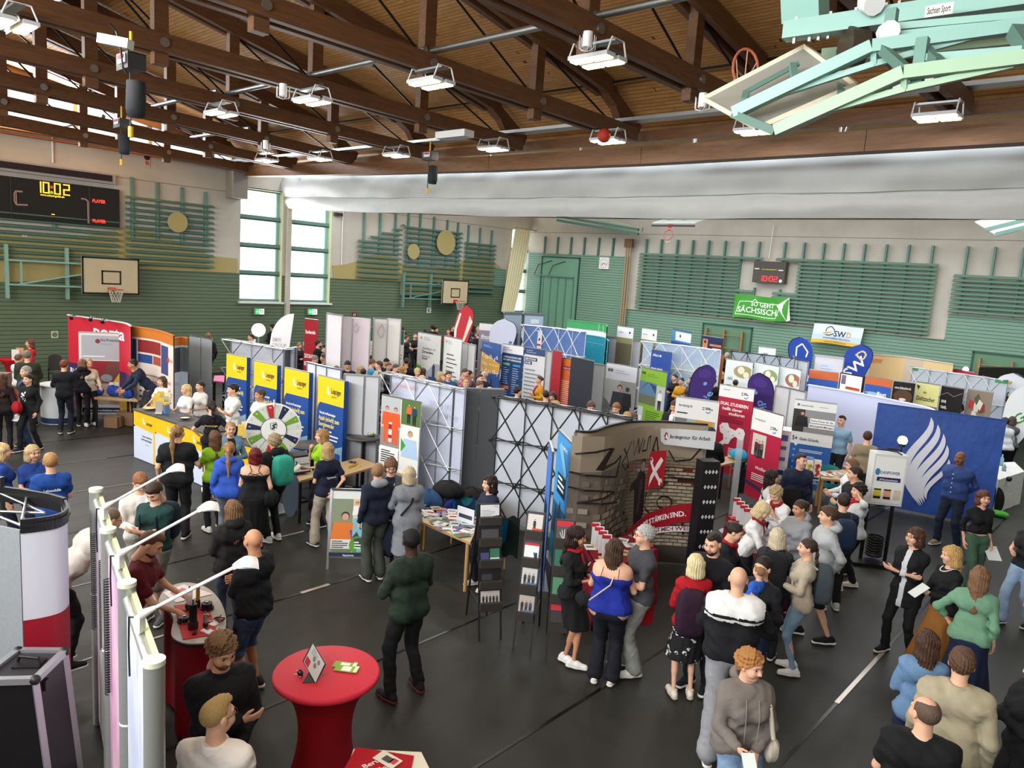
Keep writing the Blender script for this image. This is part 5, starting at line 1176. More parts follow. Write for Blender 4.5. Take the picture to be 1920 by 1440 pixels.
beach_flag(950,720,948,598,2.9,'grey white drop flag Deutsches Rotes Kreuz with a red cross','#cdd0e2',.95,lambda P:(P.text(.55,.72,.07,'Deutsches','#23252c',rot=1.2),P.text(.68,.74,.07,'Rotes','#23252c',rot=1.2),P.text(.78,.76,.07,'Kreuz','#23252c',rot=1.2),P.rect(.3,.76,.62,.84,'#c01c28'),P.rect(.4,.7,.52,.9,'#c01c28')),lean=.25)
for(a,b,lab,f)in(((945,586),(980,587),'tall framed poster with a dark blurred machine, left of two',lambda P:(P.rect(.04,.03,.96,1,'#8a98a4'),P.disc(.5,.35,.5,'#3a4450',ry=.35),P.disc(.7,.5,.25,'#c0c4c8'))),((983,587),(1021,589),'tall framed poster with a dark kettle shape, right of two',lambda P:(P.rect(.04,.03,.96,1,'#9aa8b8'),P.poly([(.1,.7),(.2,.4),(.4,.3),(.7,.3),(.9,.45),(.95,.7)],'#2a2c30'),P.text(.35,.12,.05,'BUNDESWEHR','#e8ecf0',width=.4)))):
 roll_up(*a,*b,3.1,lab,f,'#5a6068')
def d_drk(P):P.rect(0,.1,1,.11,'#e8e8e8');P.poly([(0,.16),(1,.19),(1,.22),(0,.19)],'#b8343c');P.lines(.05,.06,.35,2,.02,'#9a9ea4');P.rect(.9,.1,.94,.14,'#c01c28');P.rect(.885,.113,.955,.128,'#c01c28');P.rect(.06,.29,.1,.32,'#444');P.rect(.65,.33,.7,.36,'#444');P.lines(.12,.3,.3,2,.02,'#aaa')
popup([(958,615),(985,618),(1017,622)],2.5,'white exhibition wall with a red line and small red cross',d_drk,'#e4e4e6',trim=printm('#e0e0e0'))
truss_popup([(978,609),(1030,614),(1088,622)],2.7,'pale blue pop-up wall with white trim behind the red cross wall',n=4,rows=3,fab='#5f7bb0',tube=M_WHT)
def d_teal(P):P.rect(.1,.1,.7,.105,'#8fd4dc');P.text(.12,.36,.075,'Hobby meets Job –','#f0fafa',width=.32);P.text(.12,.47,.075,'aus Berufung wird Beruf.','#f0fafa',width=.42);P.lines(.12,.52,.6,3,.05,'#a8dce4');P.poly([(.73,.2),(.77,.12),(.81,.2)],'#e8fafa');P.lines(.83,.16,.97,1,.04,'#e8fafa');P.disc(.9,.5,.05,'#d8f4f4',ry=.12)
popup([(1018,621),(1060,624),(1105,629),(1133,634),(1141,640)],2.45,'turquoise exhibition wall Hobby meets Job – aus Berufung wird Beruf',d_teal,'#2f9fb0',trim=printm('#3cacbc'))
def d_job(P):P.rect(0,0,1,.1,'#3f9a5c');P.text(.3,.23,.07,'jobcenter','#25282c',width=.36);P.disc(.72,.21,.08,'#c03a48');P.disc(.72,.21,.045,'#f0f0ec');P.rect(0,.3,1,.36,'#4aa064')
popup([(1064,600),(1090,603),(1132,608),(1138,613)],2.9,'white and green curved sign wall jobcenter at the back',d_job,'#e6e6e2',trim=printm('#3f9a5c'))
partition([(1127,630),(1142,632),(1163,635),(1181,637),(1202,640)],2.45,'row of grey white partition panels right of the turquoise wall','#c2c6cc')
for(a,b,lab)in(((1158,612),(1188,616),'white poster with a landscape strip, left one above the grey partitions'),((1204,616),(1232,620),'white poster with a landscape strip, right one above the grey partitions')):
 roll_up(*a,*b,2.9,lab,lambda P:(P.rect(0,.13,1,.5,'#8a8a5c'),P.rect(0,.2,1,.5,'#6a6450'),P.disc(.8,.06,.04,'#333'),P.lines(.1,.06,.6,1,.03,'#c0a8a8')),'#e4e4e6')
roll_up(1261,617,1297,624,2.9,'blue poster with white label and orange writing left of the wall bars',lambda P:(P.rect(.2,.02,1,.13,'#e2e6ea'),P.disc(.45,.07,.06,'#33363c',8),P.rect(0,.15,1,.19,'#2a4f90'),P.rect(0,.25,.8,.32,'#d0b48a'),P.text(.05,.305,.03,'Ausbildung','#c06a2a',width=.6)),'#4f86c0')
roll_up(1317,629,1356,635,2.7,'navy banner with orange writing in front of the wall bars',lambda P:(P.rect(.05,.04,.3,.17,'#d88a5a'),P.disc(.17,.08,.06,'#26335a'),P.rect(.4,.1,.95,.13,'#d88a5a'),P.rect(.55,.15,.95,.18,'#e8b088'),P.rect(0,.3,1,.36,'#345')),'#232f56')
roll_up(1352,666,1357,667,2.3,'narrow orange banner edge next to the wall bars',None,'#c9752c');roll_up(1423,650,1455,654,2.6,'white poster with a black bar above the black framed wall',lambda P:(P.text(.3,.1,.03,'HWK','#888',width=.3),P.rect(.1,.16,.8,.2,'#222')),'#dfe2e4')
truss_popup([(1371,659),(1420,664),(1485,672)],2.4,'pop-up wall back of pale sheets in a black frame behind the plant banners',n=4,rows=3,fab='#b7c0cc',tube=M_BLK)
def d_pl(k):
 def f(P):P.disc(.68,.16,.33,('#a89a6a','#8fa06a','#a86a5a')[k],ry=.2);P.disc(.6,.14,.12,'#e8e2c8');P.disc(.8,.2,.1,'#e8e2c8');[P.stroke([(.2,.28),(.2+.1*math.cos(a),.28+.03*math.sin(a))],.02,'#7a9a8a')for a in(0,1,2,3,4,5)];P.rect(0,.38,1,1,'#d9dca4');P.text(.3,.46,.04,('Handwerk','Lehrkräfte','Fachmann')[k],'#8a9a5a',width=.55);P.disc(.75,.58,.06,'#eef0c8');P.disc(.4,.7,.06,'#eef0c8');P.disc(.8,.78,.06,'#eef0c8')
 return f
for k,(a,b,lab)in enumerate((((1362,673),(1412,680),'pale green banner with cream blossoms photo, left of three'),((1415,679),(1461,688),'pale green banner with a building photo, middle of three'),((1463,687),(1502,695),'pale green banner with a red and white photo, right of three'))):
 roll_up(*a,*b,2.25,lab,d_pl(k),'#dfe6e4')
for(xt,yt,z,lab,ln,sd)in((1327,684,2.5,'purple drop flag with light blue lettering left of the map banner',.35,1),(1424,699,2.5,'purple drop flag with light blue lettering right of the map banner',-.35,-1)):
 beach_flag(0,0,xt,yt,z,lab,'#3c2472',.62,lambda P,sd=sd:(P.text(.6 if sd>0 else.3,.85 if sd>0 else.35,.11,'diakonie','#6fa8e0',rot=1.25*sd),P.disc(.62 if sd>0 else.3,.25,.05,'#6fa8e0',8),P.disc(.5,.12,.18,'#4a2f86',ry=.12)),lean=ln,side=-sd)
def swd(P,m=1):
 P.stroke([(.3,.3),(.35,.16),(.6,.1),(.8,.22),(.72,.3)],.05,'#ffffff');P.poly([(.15,.28),(.3,.34),(.5,.36),(.4,.44),(.25,.4)],'#e0a24a');P.text(.45,.52,.12,'SWD','#ffffff',rot=-.9)
beach_flag(0,0,1500,632,2.9,'blue drop flag with a roof emblem and SW leaning left of the white wall','#2347a8',.85,swd,lean=-.35,side=-1)
beach_flag(0,0,1617,646,2.9,'blue drop flag SWD leaning behind the Hammer banner','#2347a8',.9,lambda P:(P.text(.35,.52,.16,'SW','#ffffff',rot=.9),P.text(.62,.25,.14,'D','#e0c890',rot=.9),P.stroke([(.25,.55),(.15,.66),(.3,.74),(.5,.62)],.05,'#ffffff'),P.poly([(.4,.8),(.55,.7),(.5,.85)],'#e0a24a')),lean=.4)
partition([(1528,666),(1583,672)],2.5,'white partition behind the two men in blue','#dcd8dc',draw=lambda P:(P.rect(.2,.08,.7,.3,'#cfd8e8'),P.lines(.25,.12,.65,3,.04,'#a8b8d0')));partition([(1484,672),(1497,675),(1516,679)],2.3,'short white partition under the roof emblem flag','#d0d3d6')
roll_up(1518,693,1573,700,2.2,'blue cloud banner with an orange top strip, left of two',lambda P:(P.rect(0,0,1,.12,'#d0683a'),P.disc(.3,.5,.35,'#a8c0e0',ry=.18),P.disc(.6,.68,.4,'#c8d8ec',ry=.14),P.text(.35,.3,.06,'Zahnarzt','#fff',width=.55),P.text(.15,.4,.06,'in den Händen!','#fff',width=.75)),'#2f5cb0')
roll_up(1624,706,1673,714,2.2,'blue cloud banner with an orange top strip, right of two',lambda P:(P.rect(0,0,1,.1,'#d0683a'),P.disc(.3,.3,.4,'#a8c0e0',ry=.22),P.disc(.5,.7,.4,'#dfe8f4',ry=.1),P.text(.5,.24,.06,'fliegt','#fff',width=.36),P.text(.25,.36,.06,'in den Händen!','#fff',width=.62)),'#2f5cb0')
A,B=pz(1576,698,2.05),pz(1620,706,2.05);t=thing('monitor_on_stand','flat screen on a pole showing a white page with an orange bar','screen',xy((A+B)/2));g=MB();panel_box(g,A,B,2.05,1.45,M_BLK,.06);g.build('screen_body',t);P=Print(flat((A.x,A.y,2.05),(B.x,B.y,2.05),(A.x,A.y,1.45)));P.rect(.05,.06,.95,.92,glow('#e8dfe6',.8));P.rect(.08,.1,.28,.6,'#8a7a8c');P.rect(.3,.68,.9,.84,'#e0592a');P.done(t);g=MB();c=xy((A+B)/2);g.cyl(c,c+Vector((0,0,1.5)),.03,M_SIL);g.cyl(c,c+Vector((0,0,.03)),.3,M_SIL);g.build('stand',t)
def d_ham(P):P.text(.12,.14,.05,'Hammer','#9a2038',width=.4);P.rect(.4,.19,.8,.26,'#c0aca0');P.text(.44,.245,.03,'MEIN RAUM','#f0e8e0',width=.32);P.rect(.5,.3,.78,.36,'#c0aca0');P.text(.53,.35,.03,'VOLLER','#f0e8e0',width=.22);P.text(.6,.45,.03,'IDEEN','#e8dcd4',width=.3)
roll_up(1612,674,1676,676,2.3,'pinkish white banner with red lettering Hammer',d_ham,'#dfcfc8')
popup([(1630,664),(1700,670),(1788,683)],2.5,'warm kitchen photo wall with a hanging lamp behind the Hammer banner',lambda P:(P.rect(0,0,.4,1,'#d8b884'),P.rect(.4,0,.62,1,'#c4b4a0'),P.disc(.6,.2,.12,'#a86a50'),P.disc(.66,.14,.08,'#c8b48a'),P.rect(.45,.35,.47,.9,'#8a7a66'),P.text(.02,.12,.09,'Hammer','#d86a3a',width=.14),P.poly([(.72,.2),(.9,.14),(.92,.2),(.74,.28)],'#f0dca8')),'#dcc08c',trim=printm('#d8cfc0'))
roll_up(1782,692,1828,699,2.3,'red sign strip with white lettering at the back of the sausage stand',lambda P:P.text(.05,.12,.06,'Handwerk','#f0dada',width=.6),'#b81c2c',base=False,z0=1.2)
A=pz(1811,690,2.35);t=thing('spot_lamp','small glaring lamp on top of the red sign strip','lamp',(A.x,A.y,0));g=MB();g.sphere((A.x,A.y,2.3),.09,glow('#fff2cc',14),8);g.build('bulb',t);g=MB();g.cyl((A.x,A.y,0),(A.x,A.y,2.22),.02,M_BLK);g.build('stand',t)
truss_popup([(1703,688),(1760,696),(1820,704),(1879,713)],2.4,'long pop-up wall back of pale fabric with green corner strips and silver lattice',n=5,rows=3,fab='#c0c8d0',tube=M_SIL,draw=lambda P:(P.rect(0,0,.06,.05,'#4a9a5c'),P.rect(.86,0,1,.05,'#4a9a5c')))
roll_up(1837,688,1925,690,2.6,'dark shelf photo panel with white crockery at the right edge',lambda P:[P.disc(.1+.13*i,.15+.12*(i%3),.12,'#c8beb0' if i%2 else '#8a7a68',8)for i in range(7)],'#2b2622')
def d_woman(P):P.text(.08,.1,.035,'www.delitzscher.de','#e8e4dc',width=.75);P.disc(.5,.2,.24,'#5a3a28',ry=.2);P.disc(.5,.24,.09,'#e8dcd4',ry=.04);P.poly([(.2,.25),(.3,.4),(.1,.5)],'#2b1a14');P.poly([(.0,.7),(.4,.5),(.7,.55),(.9,.8),(.7,1),(0,1)],'#4a2c20');P.rect(.55,.42,.9,.75,'#c9a45a');P.rect(.6,.5,.85,.6,'#8a6a30')
roll_up(1676,714,1717,719,2.2,'black banner with a laughing woman holding chocolate',d_woman,'#17120f')
roll_up(1718,716,1763,723,2.2,'pale yellow banner with script lettering Delitzscher',lambda P:(P.text(.35,.14,.035,'das','#5a5220',width=.15),P.text(.1,.24,.06,'Delitzscher','#4a441c',width=.78),P.rect(0,.3,1,.62,'#7a6a50'),P.disc(.4,.42,.2,'#b0a088',ry=.14),P.poly([(.05,.03),(.2,.05),(.12,.1)],'#2a2a1a')),'#d9d28c')
roll_up(1766,723,1808,730,2.2,'black banner EINE TAFEL VIELE FÜLLUNGEN',lambda P:(P.text(.08,.22,.035,'EINE','#f0ece8',width=.22),P.text(.08,.3,.035,'TAFEL','#f0ece8',width=.28),P.text(.08,.38,.035,'VIELE','#c85a5a',width=.28),P.text(.06,.46,.035,'FÜLLUNGEN','#f0ece8',width=.6),P.stroke([(.05,.12),(.3,.08),(.6,.12),(.95,.06)],.02,'#8a6a60')),'#120e0d')
def d_gift(P):
 r=random.Random(5)
 for i in range(34):u,v=r.uniform(0,.85),r.uniform(.02,.9);c_=r.choice(['#b83a3a','#e0ddd4','#6a8a4a','#8a3030','#c8c4b8','#4a5a3a','#d8d0c0']);a=r.uniform(0,3);s_=.13;P.poly([(u+.08+s_*math.cos(a+k*1.57),v+.05+s_*.6*math.sin(a+k*1.57))for k in range(4)],c_)
 P.rect(.3,.35,.6,.52,'#9fd048')
roll_up(1815,729,1863,736,2.2,'colourful banner full of wrapped sweets and gift boxes',d_gift,'#8a7a6a')
beach_flag(0,0,1903,700,2.6,'white drop flag Delitzscher with dark chocolate pieces','#dcdde2',.8,lambda P:(P.disc(.5,.14,.05,'#d0a84a',8),P.text(.25,.24,.05,'Delitzscher','#b8bcc8',width=.5),P.poly([(.3,.36),(.5,.3),(.75,.36),(.55,.46)],'#4a2c1c'),P.poly([(.48,.3),(.6,.26),(.6,.34)],'#4a8a3a'),P.rect(.15,.55,.35,.65,'#8a9aae'),P.rect(.45,.68,.6,.8,'#8f9480')),lean=.5)
beach_flag(0,0,1945,722,2.6,'white drop flag with green lettering AHG cut by the right edge','#e2e4e4',.9,lambda P:(P.text(.1,.75,.14,'AHG','#3f8a3a',rot=.9),P.disc(.2,.6,.12,'#e8c02a')),lean=.55)
# utility company counter (three linked units)
def counter(pts,z,lab,draws):
 """front top edge points left to right"""
 t=None
 for k in range(len(pts)-1):
  A,B=pz(*pts[k],z),pz(*pts[k+1],z);d=(xy(B)-xy(A)).normalized();n=Vector((-d.y,d.x,0));c=(xy(A)+xy(B))/2
  t=thing('counter',lab[k],'counter',c)
  g=MB();g.box(c+n*.28+Vector((0,0,(z-.03)/2)),((xy(B)-xy(A)).length-.01,.52,z-.03),paint('#d8dce4'),rz=math.atan2(d.y,d.x));g.build('counter_body',t)
  g=MB();g.box(c+n*.28+Vector((0,0,z-.015)),((xy(B)-xy(A)).length+.02,.62,.03),paint('#4a4c4e'),rz=math.atan2(d.y,d.x));g.build('worktop',t)
  P=Print(flat((A.x,A.y,z-.04),(B.x,B.y,z-.04),(A.x,A.y,.01)));draws[k](P);P.done(t)
def d_ctr(P):P.rect(0,0,1,.22,'#e8bb1e');P.poly([(0,.22),(1,.22),(1,.36),(0,.3)],'#e8bb1e');P.poly([(0,.33),(1,.37),(1,1),(0,1)],'#cdd6ea');P.rect(.92,0,1,1,'#e8bb1e');P.stroke([(.45,.1),(.45,.2),(.55,.2)],.035,'#fff');P.text(.58,.22,.07,'Leipziger','#4a4010',width=.3);P.text(.4,.5,.04,'Deine Ausbildung','#3a404c',width=.45);P.text(.35,.57,.045,'im #TeamLeipziger','#3a404c',width=.5);P.lines(.55,.64,.85,1,.03,'#7a808c')
counter([(251,766),(291,779),(347,798),(385,812)],1.08,['yellow and white utility counter unit at the left end','yellow and white utility counter unit in the middle with a bowl on top','yellow and white utility counter unit behind the girl in black'],[d_ctr]*3)
counter([(440,826),(474,836)],1.08,['yellow counter unit beside the prize wheel'],[d_ctr])
# tables, racks and small things
BEECH=mat('#b08a58',.5,scale=4,amt=.1);BEECHT=mat('#c4a982',.45,scale=4,amt=.08);RED=cloth('#a80c1e',.12);TEAL=paint('#1f7f80',.6)
def quad(pts,z):return[pz(x,y,z)for x,y in pts]
def table(pts,z,label,top=BEECHT,edge=BEECH,legm=None,legs='wood',name='table'):
 """pts: picture points of four corners of the top, in order"""
 Q=quad(pts,z);c=sum((xy(p)for p in Q),Vector())/4;t=thing(name,label,'table',c)
 g=MB();g.poly([p-Vector((0,0,.004))for p in Q],edge,(0,0,-.035));g.poly(Q,top,(0,0,-.006));g.build('tabletop',t)
 lm=legm or(M_DSTEEL if legs=='steel' else BEECH)
 for p in Q:
  q_=xy(p).lerp(c,.1);g=MB();g.cyl((q_.x,q_.y,0),(q_.x,q_.y,z-.03),.028,lm,n=10);g.build('leg',t)
 return t,Q
def on(Q,u,v,z=0):
 """place on a quadrilateral top, u along 0-1, v along 0-3"""
 a=Q[0].lerp(Q[1],u);b=Q[3].lerp(Q[2],u);p=a.lerp(b,v);return Vector((p.x,p.y,p.z+z))
def leaflets(Q,n,label,group,seed,cols=('#e6e4de','#d9d6d0','#c8d4d8','#8a5a8a','#4a7a5a','#b8a08a','#6a7a90','#dcdcdc'),u0=.05,u1=.95,v0=.08,v1=.92,sz=(.15,.21)):
 r=random.Random(seed)
 for i in range(n):
  p=on(Q,r.uniform(u0,u1),r.uniform(v0,v1));g=MB();c_=r.choice(cols);a=r.uniform(-.5,.5)+(R90 if r.random()<.3 else 0)+.75
  g.box(p+Vector((0,0,.006+.004*(i%4))),(sz[0],sz[1],.006),printm(c_),rz=a);g.box(p+Vector((0,0,.0105+.004*(i%4))),(sz[0]*.7,sz[1]*.28,.001),printm(r.choice(('#5a6068','#a03040','#40506a','#90949a'))),rz=a)
  tag(g.build('leaflet',origin=p),label,'leaflet',group)
def chair(x,y,z,face,label,seatm=TEAL,legm=BEECH,name='stacking_chair',group=None):
 """picture point of the top middle of the backrest; face: way the sitter looks, 0 towards the camera"""
 P0=pz(x,y,z);base=math.atan2(-P0.y,-P0.x)+math.radians(face);f=Vector((math.cos(base),math.sin(base),0));r=Vector((f.y,-f.x,0));b=xy(P0)
 t=thing(name,label,'chair',b,group);s0=b+f*.24
 g=MB();g.quad_grid(lambda u,v:s0+r*(u-.5)*.44+f*(v-.5)*.44+Vector((0,0,.45-.02*math.sin(math.pi*v))),6,6,seatm);g.quad_grid(lambda u,v:s0+r*(.5-u)*.44+f*(v-.5)*.44+Vector((0,0,.425)),2,2,seatm);g.build('seat',t)
 g=MB();
 def bk(u,v,o=0):return b+r*(u-.5)*.42*(1-.15*v*v)+f*(.03*math.sin(math.pi*u)*-1+.03*(1-v)+o)+Vector((0,0,.50+(z-.5)*v-.05*(2*u-1)**2*v))
 g.quad_grid(lambda u,v:bk(u,v),8,6,seatm);g.quad_grid(lambda u,v:bk(1-u,v,-.015),8,6,seatm);g.build('backrest',t)
 for sx in(-.2,.2):
  for sy in(.02,.42):g=MB();p=b+r*sx+f*sy;g.cyl((p.x,p.y,0),(p.x,p.y,.44 if sy>.1 else.6),.016,legm);g.build('leg',t)
 return t
t,Q=table([(172,737),(243,742),(258,751),(177,746)],.75,'beech table with blue cloth bags by the fire protection banner',legs='steel')
for i,(u,v,s_,lab)in enumerate(((.15,.4,.9,'blue cloth bag lying at the left end of the table, farthest of three'),(.52,.4,1.1,'blue cloth bag being packed by the man in the suit, tallest of three'),(.85,.6,1.0,'blue cloth bag at the right corner of the table, nearest of three'))):
 p=on(Q,u,v);g=MB();g.quad_grid(lambda a,b,s_=s_,p=p,i=i:p+Vector((.19*s_*math.cos(2*math.pi*a)*math.sin(math.pi*b)*(1+.2*math.sin(5*a*6.28+i)),.13*s_*math.sin(2*math.pi*a)*math.sin(math.pi*b),.12*s_*(1-math.cos(math.pi*b))*(1+.12*math.sin(7*a*6.28)))),20,10,cloth('#1f3f94'));tag(g.build('cloth_bag',origin=p),lab,'bag','blue cloth bags on the table')
leaflets(Q,7,'small brochure lying among the blue bags','brochures among the blue bags',2,sz=(.1,.15))
for(x,y,s_,lab)in((213,800,.34,'open cardboard box under the table with blue bags'),(241,795,.42,'closed cardboard box at the right under the table with blue bags')):
 p=pz(x,y,0);g=MB();g.box(p+Vector((0,0,s_*.4)),(s_,s_*.8,s_*.8),mat('#8a6c50',.8),rz=.7);g.box(p+Vector((0,0,s_*.4)),(s_*1.005,.05,s_*.805),mat('#b09878',.5),rz=.7);tag(g.build('cardboard_box',origin=p),lab,'box')
p=pz(113,790,0);t=thing('round_counter','round pale counter with a navy foot band behind the man with the dark jacket','counter',p);g=MB();g.lathe(p,[(.42,.0),(.42,.95)],printm('#c4c8cc'),28);g.lathe(p,[(.425,.02),(.425,.16)],printm('#26345a'),28);g.build('drum',t);g=MB();g.lathe(p,[(0,.98),(.46,.98),(.46,.95),(0,.95)],paint('#d4d6d8'),28);g.build('worktop',t)
A=pz(28,672,1.1);t=thing('bistro_table','far red covered bistro table by the woman in the red jacket','table',xy(A));g=MB();g.lathe(xy(A),[(.34,0),(.3,.3),(.2,.6),(.26,.9),(.4,1.06),(.4,1.1),(0,1.1)],RED,24);g.build('stretch_cover',t)
for(x,y,lab)in((30,668,'white leaflet holder on the far red bistro table'),(38,664,'orange leaflet holder on the far red bistro table')):a=pz(x,y+8,1.12);g=MB();g.box(a+Vector((0,0,.16)),(.2,.04,.3),printm('#e4e4e2' if x<35 else '#d8a070'),rz=.9);tag(g.build('leaflet_holder',origin=a),lab,'leaflet holder')
g=MB();a=pz(12,708,.9);b=pz(-60,705,.9);panel_box(g,b,a,1.0,0,mat('#8c7d70',.7),.3);tag(g.build('low_cabinet',origin=xy((a+b)/2)),'low greyish bench cabinet at the left edge before the green wall','cabinet')
chair(103,665,1.0,20,'dark grey shell chair beside the red backdrop',mat('#3c3a38',.7),M_DSTEEL,'shell_chair')
t,Q=table([(402,704),(421,704),(420,716),(400,714)],.8,'small table with a pink cloth between the grey banner backs and the lattice',top=mat('#c86a94',.7),edge=mat('#c86a94',.7),legs='steel')
def stand_on(x,y,z):return pz(x,y,z)
for k,(x,y)in enumerate(((299,752),(305,748),(311,744),(314,758),(306,762),(297,759),(318,750),(302,768))):
 a=stand_on(x-4,y+8,1.09);g=MB();g.box(a+Vector((0,0,.14)),(.13,.02,.26),printm(('#d8b84a','#c9a94a','#e0cfa0','#a8a49a')[k%4]),rz=.9);g.box(a+Vector((0,0,.02)),(.14,.09,.03),paint('#c8c8c8'),rz=.9);tag(g.build('brochure',origin=a),'yellow brochure standing in the crowded display on the utility counter','brochure','yellow brochures on the utility counter')
for(x,y,r_,c_,lab)in((347,785,.13,'#3a3a3c','dark plate with pale snacks on the middle counter unit'),(281,767,.14,'#e0b050','yellow dish at the left end of the counter')):
 a=stand_on(x,y,1.1);g=MB();g.lathe(a,[(0,.0),(r_*.6,.0),(r_,.03),(r_,.035),(r_*.6,.012),(0,.012)],paint(c_),22);g.lathe(a,[(0,.035),(r_*.7,.02)],paint('#e0d8b8'),14);tag(g.build('dish',origin=a),lab,'dish')
a=stand_on(312,776,1.09);g=MB();g.box(a+Vector((0,0,.1)),(.1,.1,.2),paint('#5a7aa8'));g.box(a+Vector((0,0,.22)),(.09,.09,.04),paint('#e0b53a'));tag(g.build('pen_box',origin=a),'small blue and yellow pen box on the counter front edge','box')
for k,(x,y)in enumerate(((452,812),(459,806),(466,803),(474,800),(461,816),(469,812),(452,800),(478,808))):
 a=stand_on(x,y+6,1.09);g=MB();g.box(a+Vector((0,0,.12)),(.12,.02,.22),printm(('#d8b84a','#e0cfa0','#8a98a8','#c9a94a')[k%4]),rz=.9);tag(g.build('brochure',origin=a),'yellow brochure in the display beside the prize wheel','brochure','brochures left of the prize wheel')
c=pz(513,806,1.52);vd=Vector((c.x,c.y,0)).normalized();rt=Vector((vd.y,-vd.x,0));upv=Vector((0,0,1));R_=.46
t=thing('prize_wheel','prize wheel with green, red and navy numbered fields','prize wheel',xy(c))
S=Surf(lambda u,v:c+rt*(u-.5)*2*R_-upv*(v-.5)*2*R_,2*R_,2*R_)
g=MB();g.cyl(c+vd*.03,c,R_+.012,paint('#e8e8e6'),n=48);g.build('wheel_disc',t)
P=Print(S);colw=['#c9cfc4','#23284a','#d2d6cf','#6a9a2c','#c9cfc4','#d2d6cf','#23284a','#c9cfc4','#6a9a2c','#d2d6cf','#b8202c','#c9cfc4','#d2d6cf','#6a9a2c','#c9cfc4','#23284a','#d2d6cf','#6a9a2c','#c9cfc4','#b8202c']
for k in range(20):
 a0,a1=2*math.pi*k/20+.02,2*math.pi*(k+1)/20-.02;a0-=.0;q_=[(.5+.5*.48*math.sin(a0),.5-.5*.48*math.cos(a0))]+[(.5+.49*math.sin(a0+(a1-a0)*i/3),.5-.49*math.cos(a0+(a1-a0)*i/3))for i in range(4)]+[(.5+.5*.48*math.sin(a1),.5-.5*.48*math.cos(a1))]
 P.poly(q_,colw[k]);am_=(a0+a1)/2;P.text(.5+.44*math.sin(am_),.5-.44*math.cos(am_)+.015,.03,str(k+1),'#e8e8e0' if colw[k]not in('#c9cfc4','#d2d6cf')else '#6a7a5a',align='c')
P.disc(.5,.5,R_*.47,'#2a2c30',36);P.disc(.5,.5,R_*.455,'#e2e3e1',36);P.stroke([(.44,.36),(.45,.48),(.52,.5)],.012,'#4a4c50');P.stroke([(.46,.37),(.54,.35),(.56,.4),(.55,.47)],.012,'#4a4c50');P.stroke([(.55,.38),(.48,.41),(.53,.45),(.47,.47)],.03,'#3a3c40');P.text(.5,.62,.045,'entscheiden','#3a3c40',width=.24);P.done(t)
g=MB();g.box(c-vd*.03+upv*(R_+.02),(.02,.02,.12),M_WHT);g.build('pointer',t)
g=MB();g.cyl(c+vd*.08,xy(c)+vd*.08,.03,M_SIL);g.box(xy(c)+vd*.1+Vector((0,0,.02)),(.6,.6,.04),M_SIL);g.build('stand',t)
A,B=pz(551,856,1.12),pz(583,852,1.12);t=thing('light_box','small black edged box sign with a white front by the girl in green','sign',xy((A+B)/2));g=MB();panel_box(g,A,B,1.12,.8,paint('#2a2a2c'),.3);g.build('box_body',t);P=Print(flat((A.x,A.y,1.12),(B.x,B.y,1.12),(A.x,A.y,.8)));P.rect(.04,.1,.96,.9,'#d4d6d8');P.text(.3,.55,.14,'Regionalwerke','#3a3c40',width=.6);P.stroke([(.1,.3),(.2,.35),(.12,.5),(.2,.65)],.02,'#3a3c40');P.done(t)
t,Q=table([(553,884),(584,878),(592,893),(562,902)],.76,'beech table under the small box sign',legs='steel')
g=MB();a=pz(546,890,.76);vd2=Vector((a.x,a.y,0)).normalized();rt2=Vector((vd2.y,-vd2.x,0));b0=xy(a)-vd2*.05
g.poly([b0+rt2*(.14*math.sin(2*math.pi*k/24))+Vector((0,0,.42+.42*math.cos(2*math.pi*k/24)))for k in range(24)],paint('#5f6f80'),vd2*.02);tag(g.build('oval_board',origin=b0),'upright grey-blue oval board with a wooden rim under the prize wheel','board')
t,Q=table([(634,868),(672,858),(711,872),(642,892)],.76,'beech table with coloured cards and a cable behind the blonde girl in navy',legs='steel')
for i,(u,v,c_)in enumerate(((.35,.45,'#d8c23a'),(.45,.5,'#d87a4a'),(.38,.62,'#6aa04a'),(.5,.66,'#e0a05a'),(.42,.74,'#d8c86a'))):
 a=on(Q,v,1-u)if 0 else on(Q,u,v,.006);g=MB();g.box(a,(.05,.24,.003),printm(c_),rz=.3);tag(g.build('paper_strip',origin=a),'coloured paper strip fanned out on the beech table','paper','paper strips on the beech table')
a=on(Q,.5,.3,.012);g=MB();g.tube([a+Vector((.09*math.cos(k*1.3),.06*math.sin(k*1.9),.01))for k in range(9)],.008,mat('#2a3050',.5));tag(g.build('key_bundle',origin=a),'tangle of dark blue keyrings on the beech table','keyring')
for(x,y,lab)in((682,818,'dark high bistro table before the silver lattice'),(585,833,'dark high bistro table half hidden behind the girl in green')):
 a=pz(x,y,1.1);p=xy(a);t=thing('bistro_table',lab,'table',p);g=MB();g.lathe(p,[(0,1.1),(.36,1.1),(.37,1.085),(.36,1.07),(0,1.07)],paint('#3f3d3e',.4),28);g.build('tabletop',t)
 g=MB();g.cyl(p,p+Vector((0,0,1.07)),.03,M_DSTEEL);
 for k in range(4):g.bar(p+Vector((0,0,.03)),p+Vector((.3*math.cos(k*R90),.3*math.sin(k*R90),.01)),.05,.03,M_DSTEEL)
 g.cyl(p+Vector((.05,0,0)),p+Vector((.05,0,1.07)),.015,M_DSTEEL);g.build('pedestal',t)
a=pz(696,816,1.11);g=MB();g.lathe(a,[(0,0),(.07,.0),(.1,.04)],M_WHT,14)
for k in range(7):g.sphere(a+Vector((.05*math.cos(k),.05*math.sin(k),.045)),.02,paint(('#c8c04a','#8aa84a','#d8d8d0')[k%3]),5)
tag(g.build('sweets_bowl',origin=a),'small bowl of yellow and green sweets on the dark bistro table','bowl')
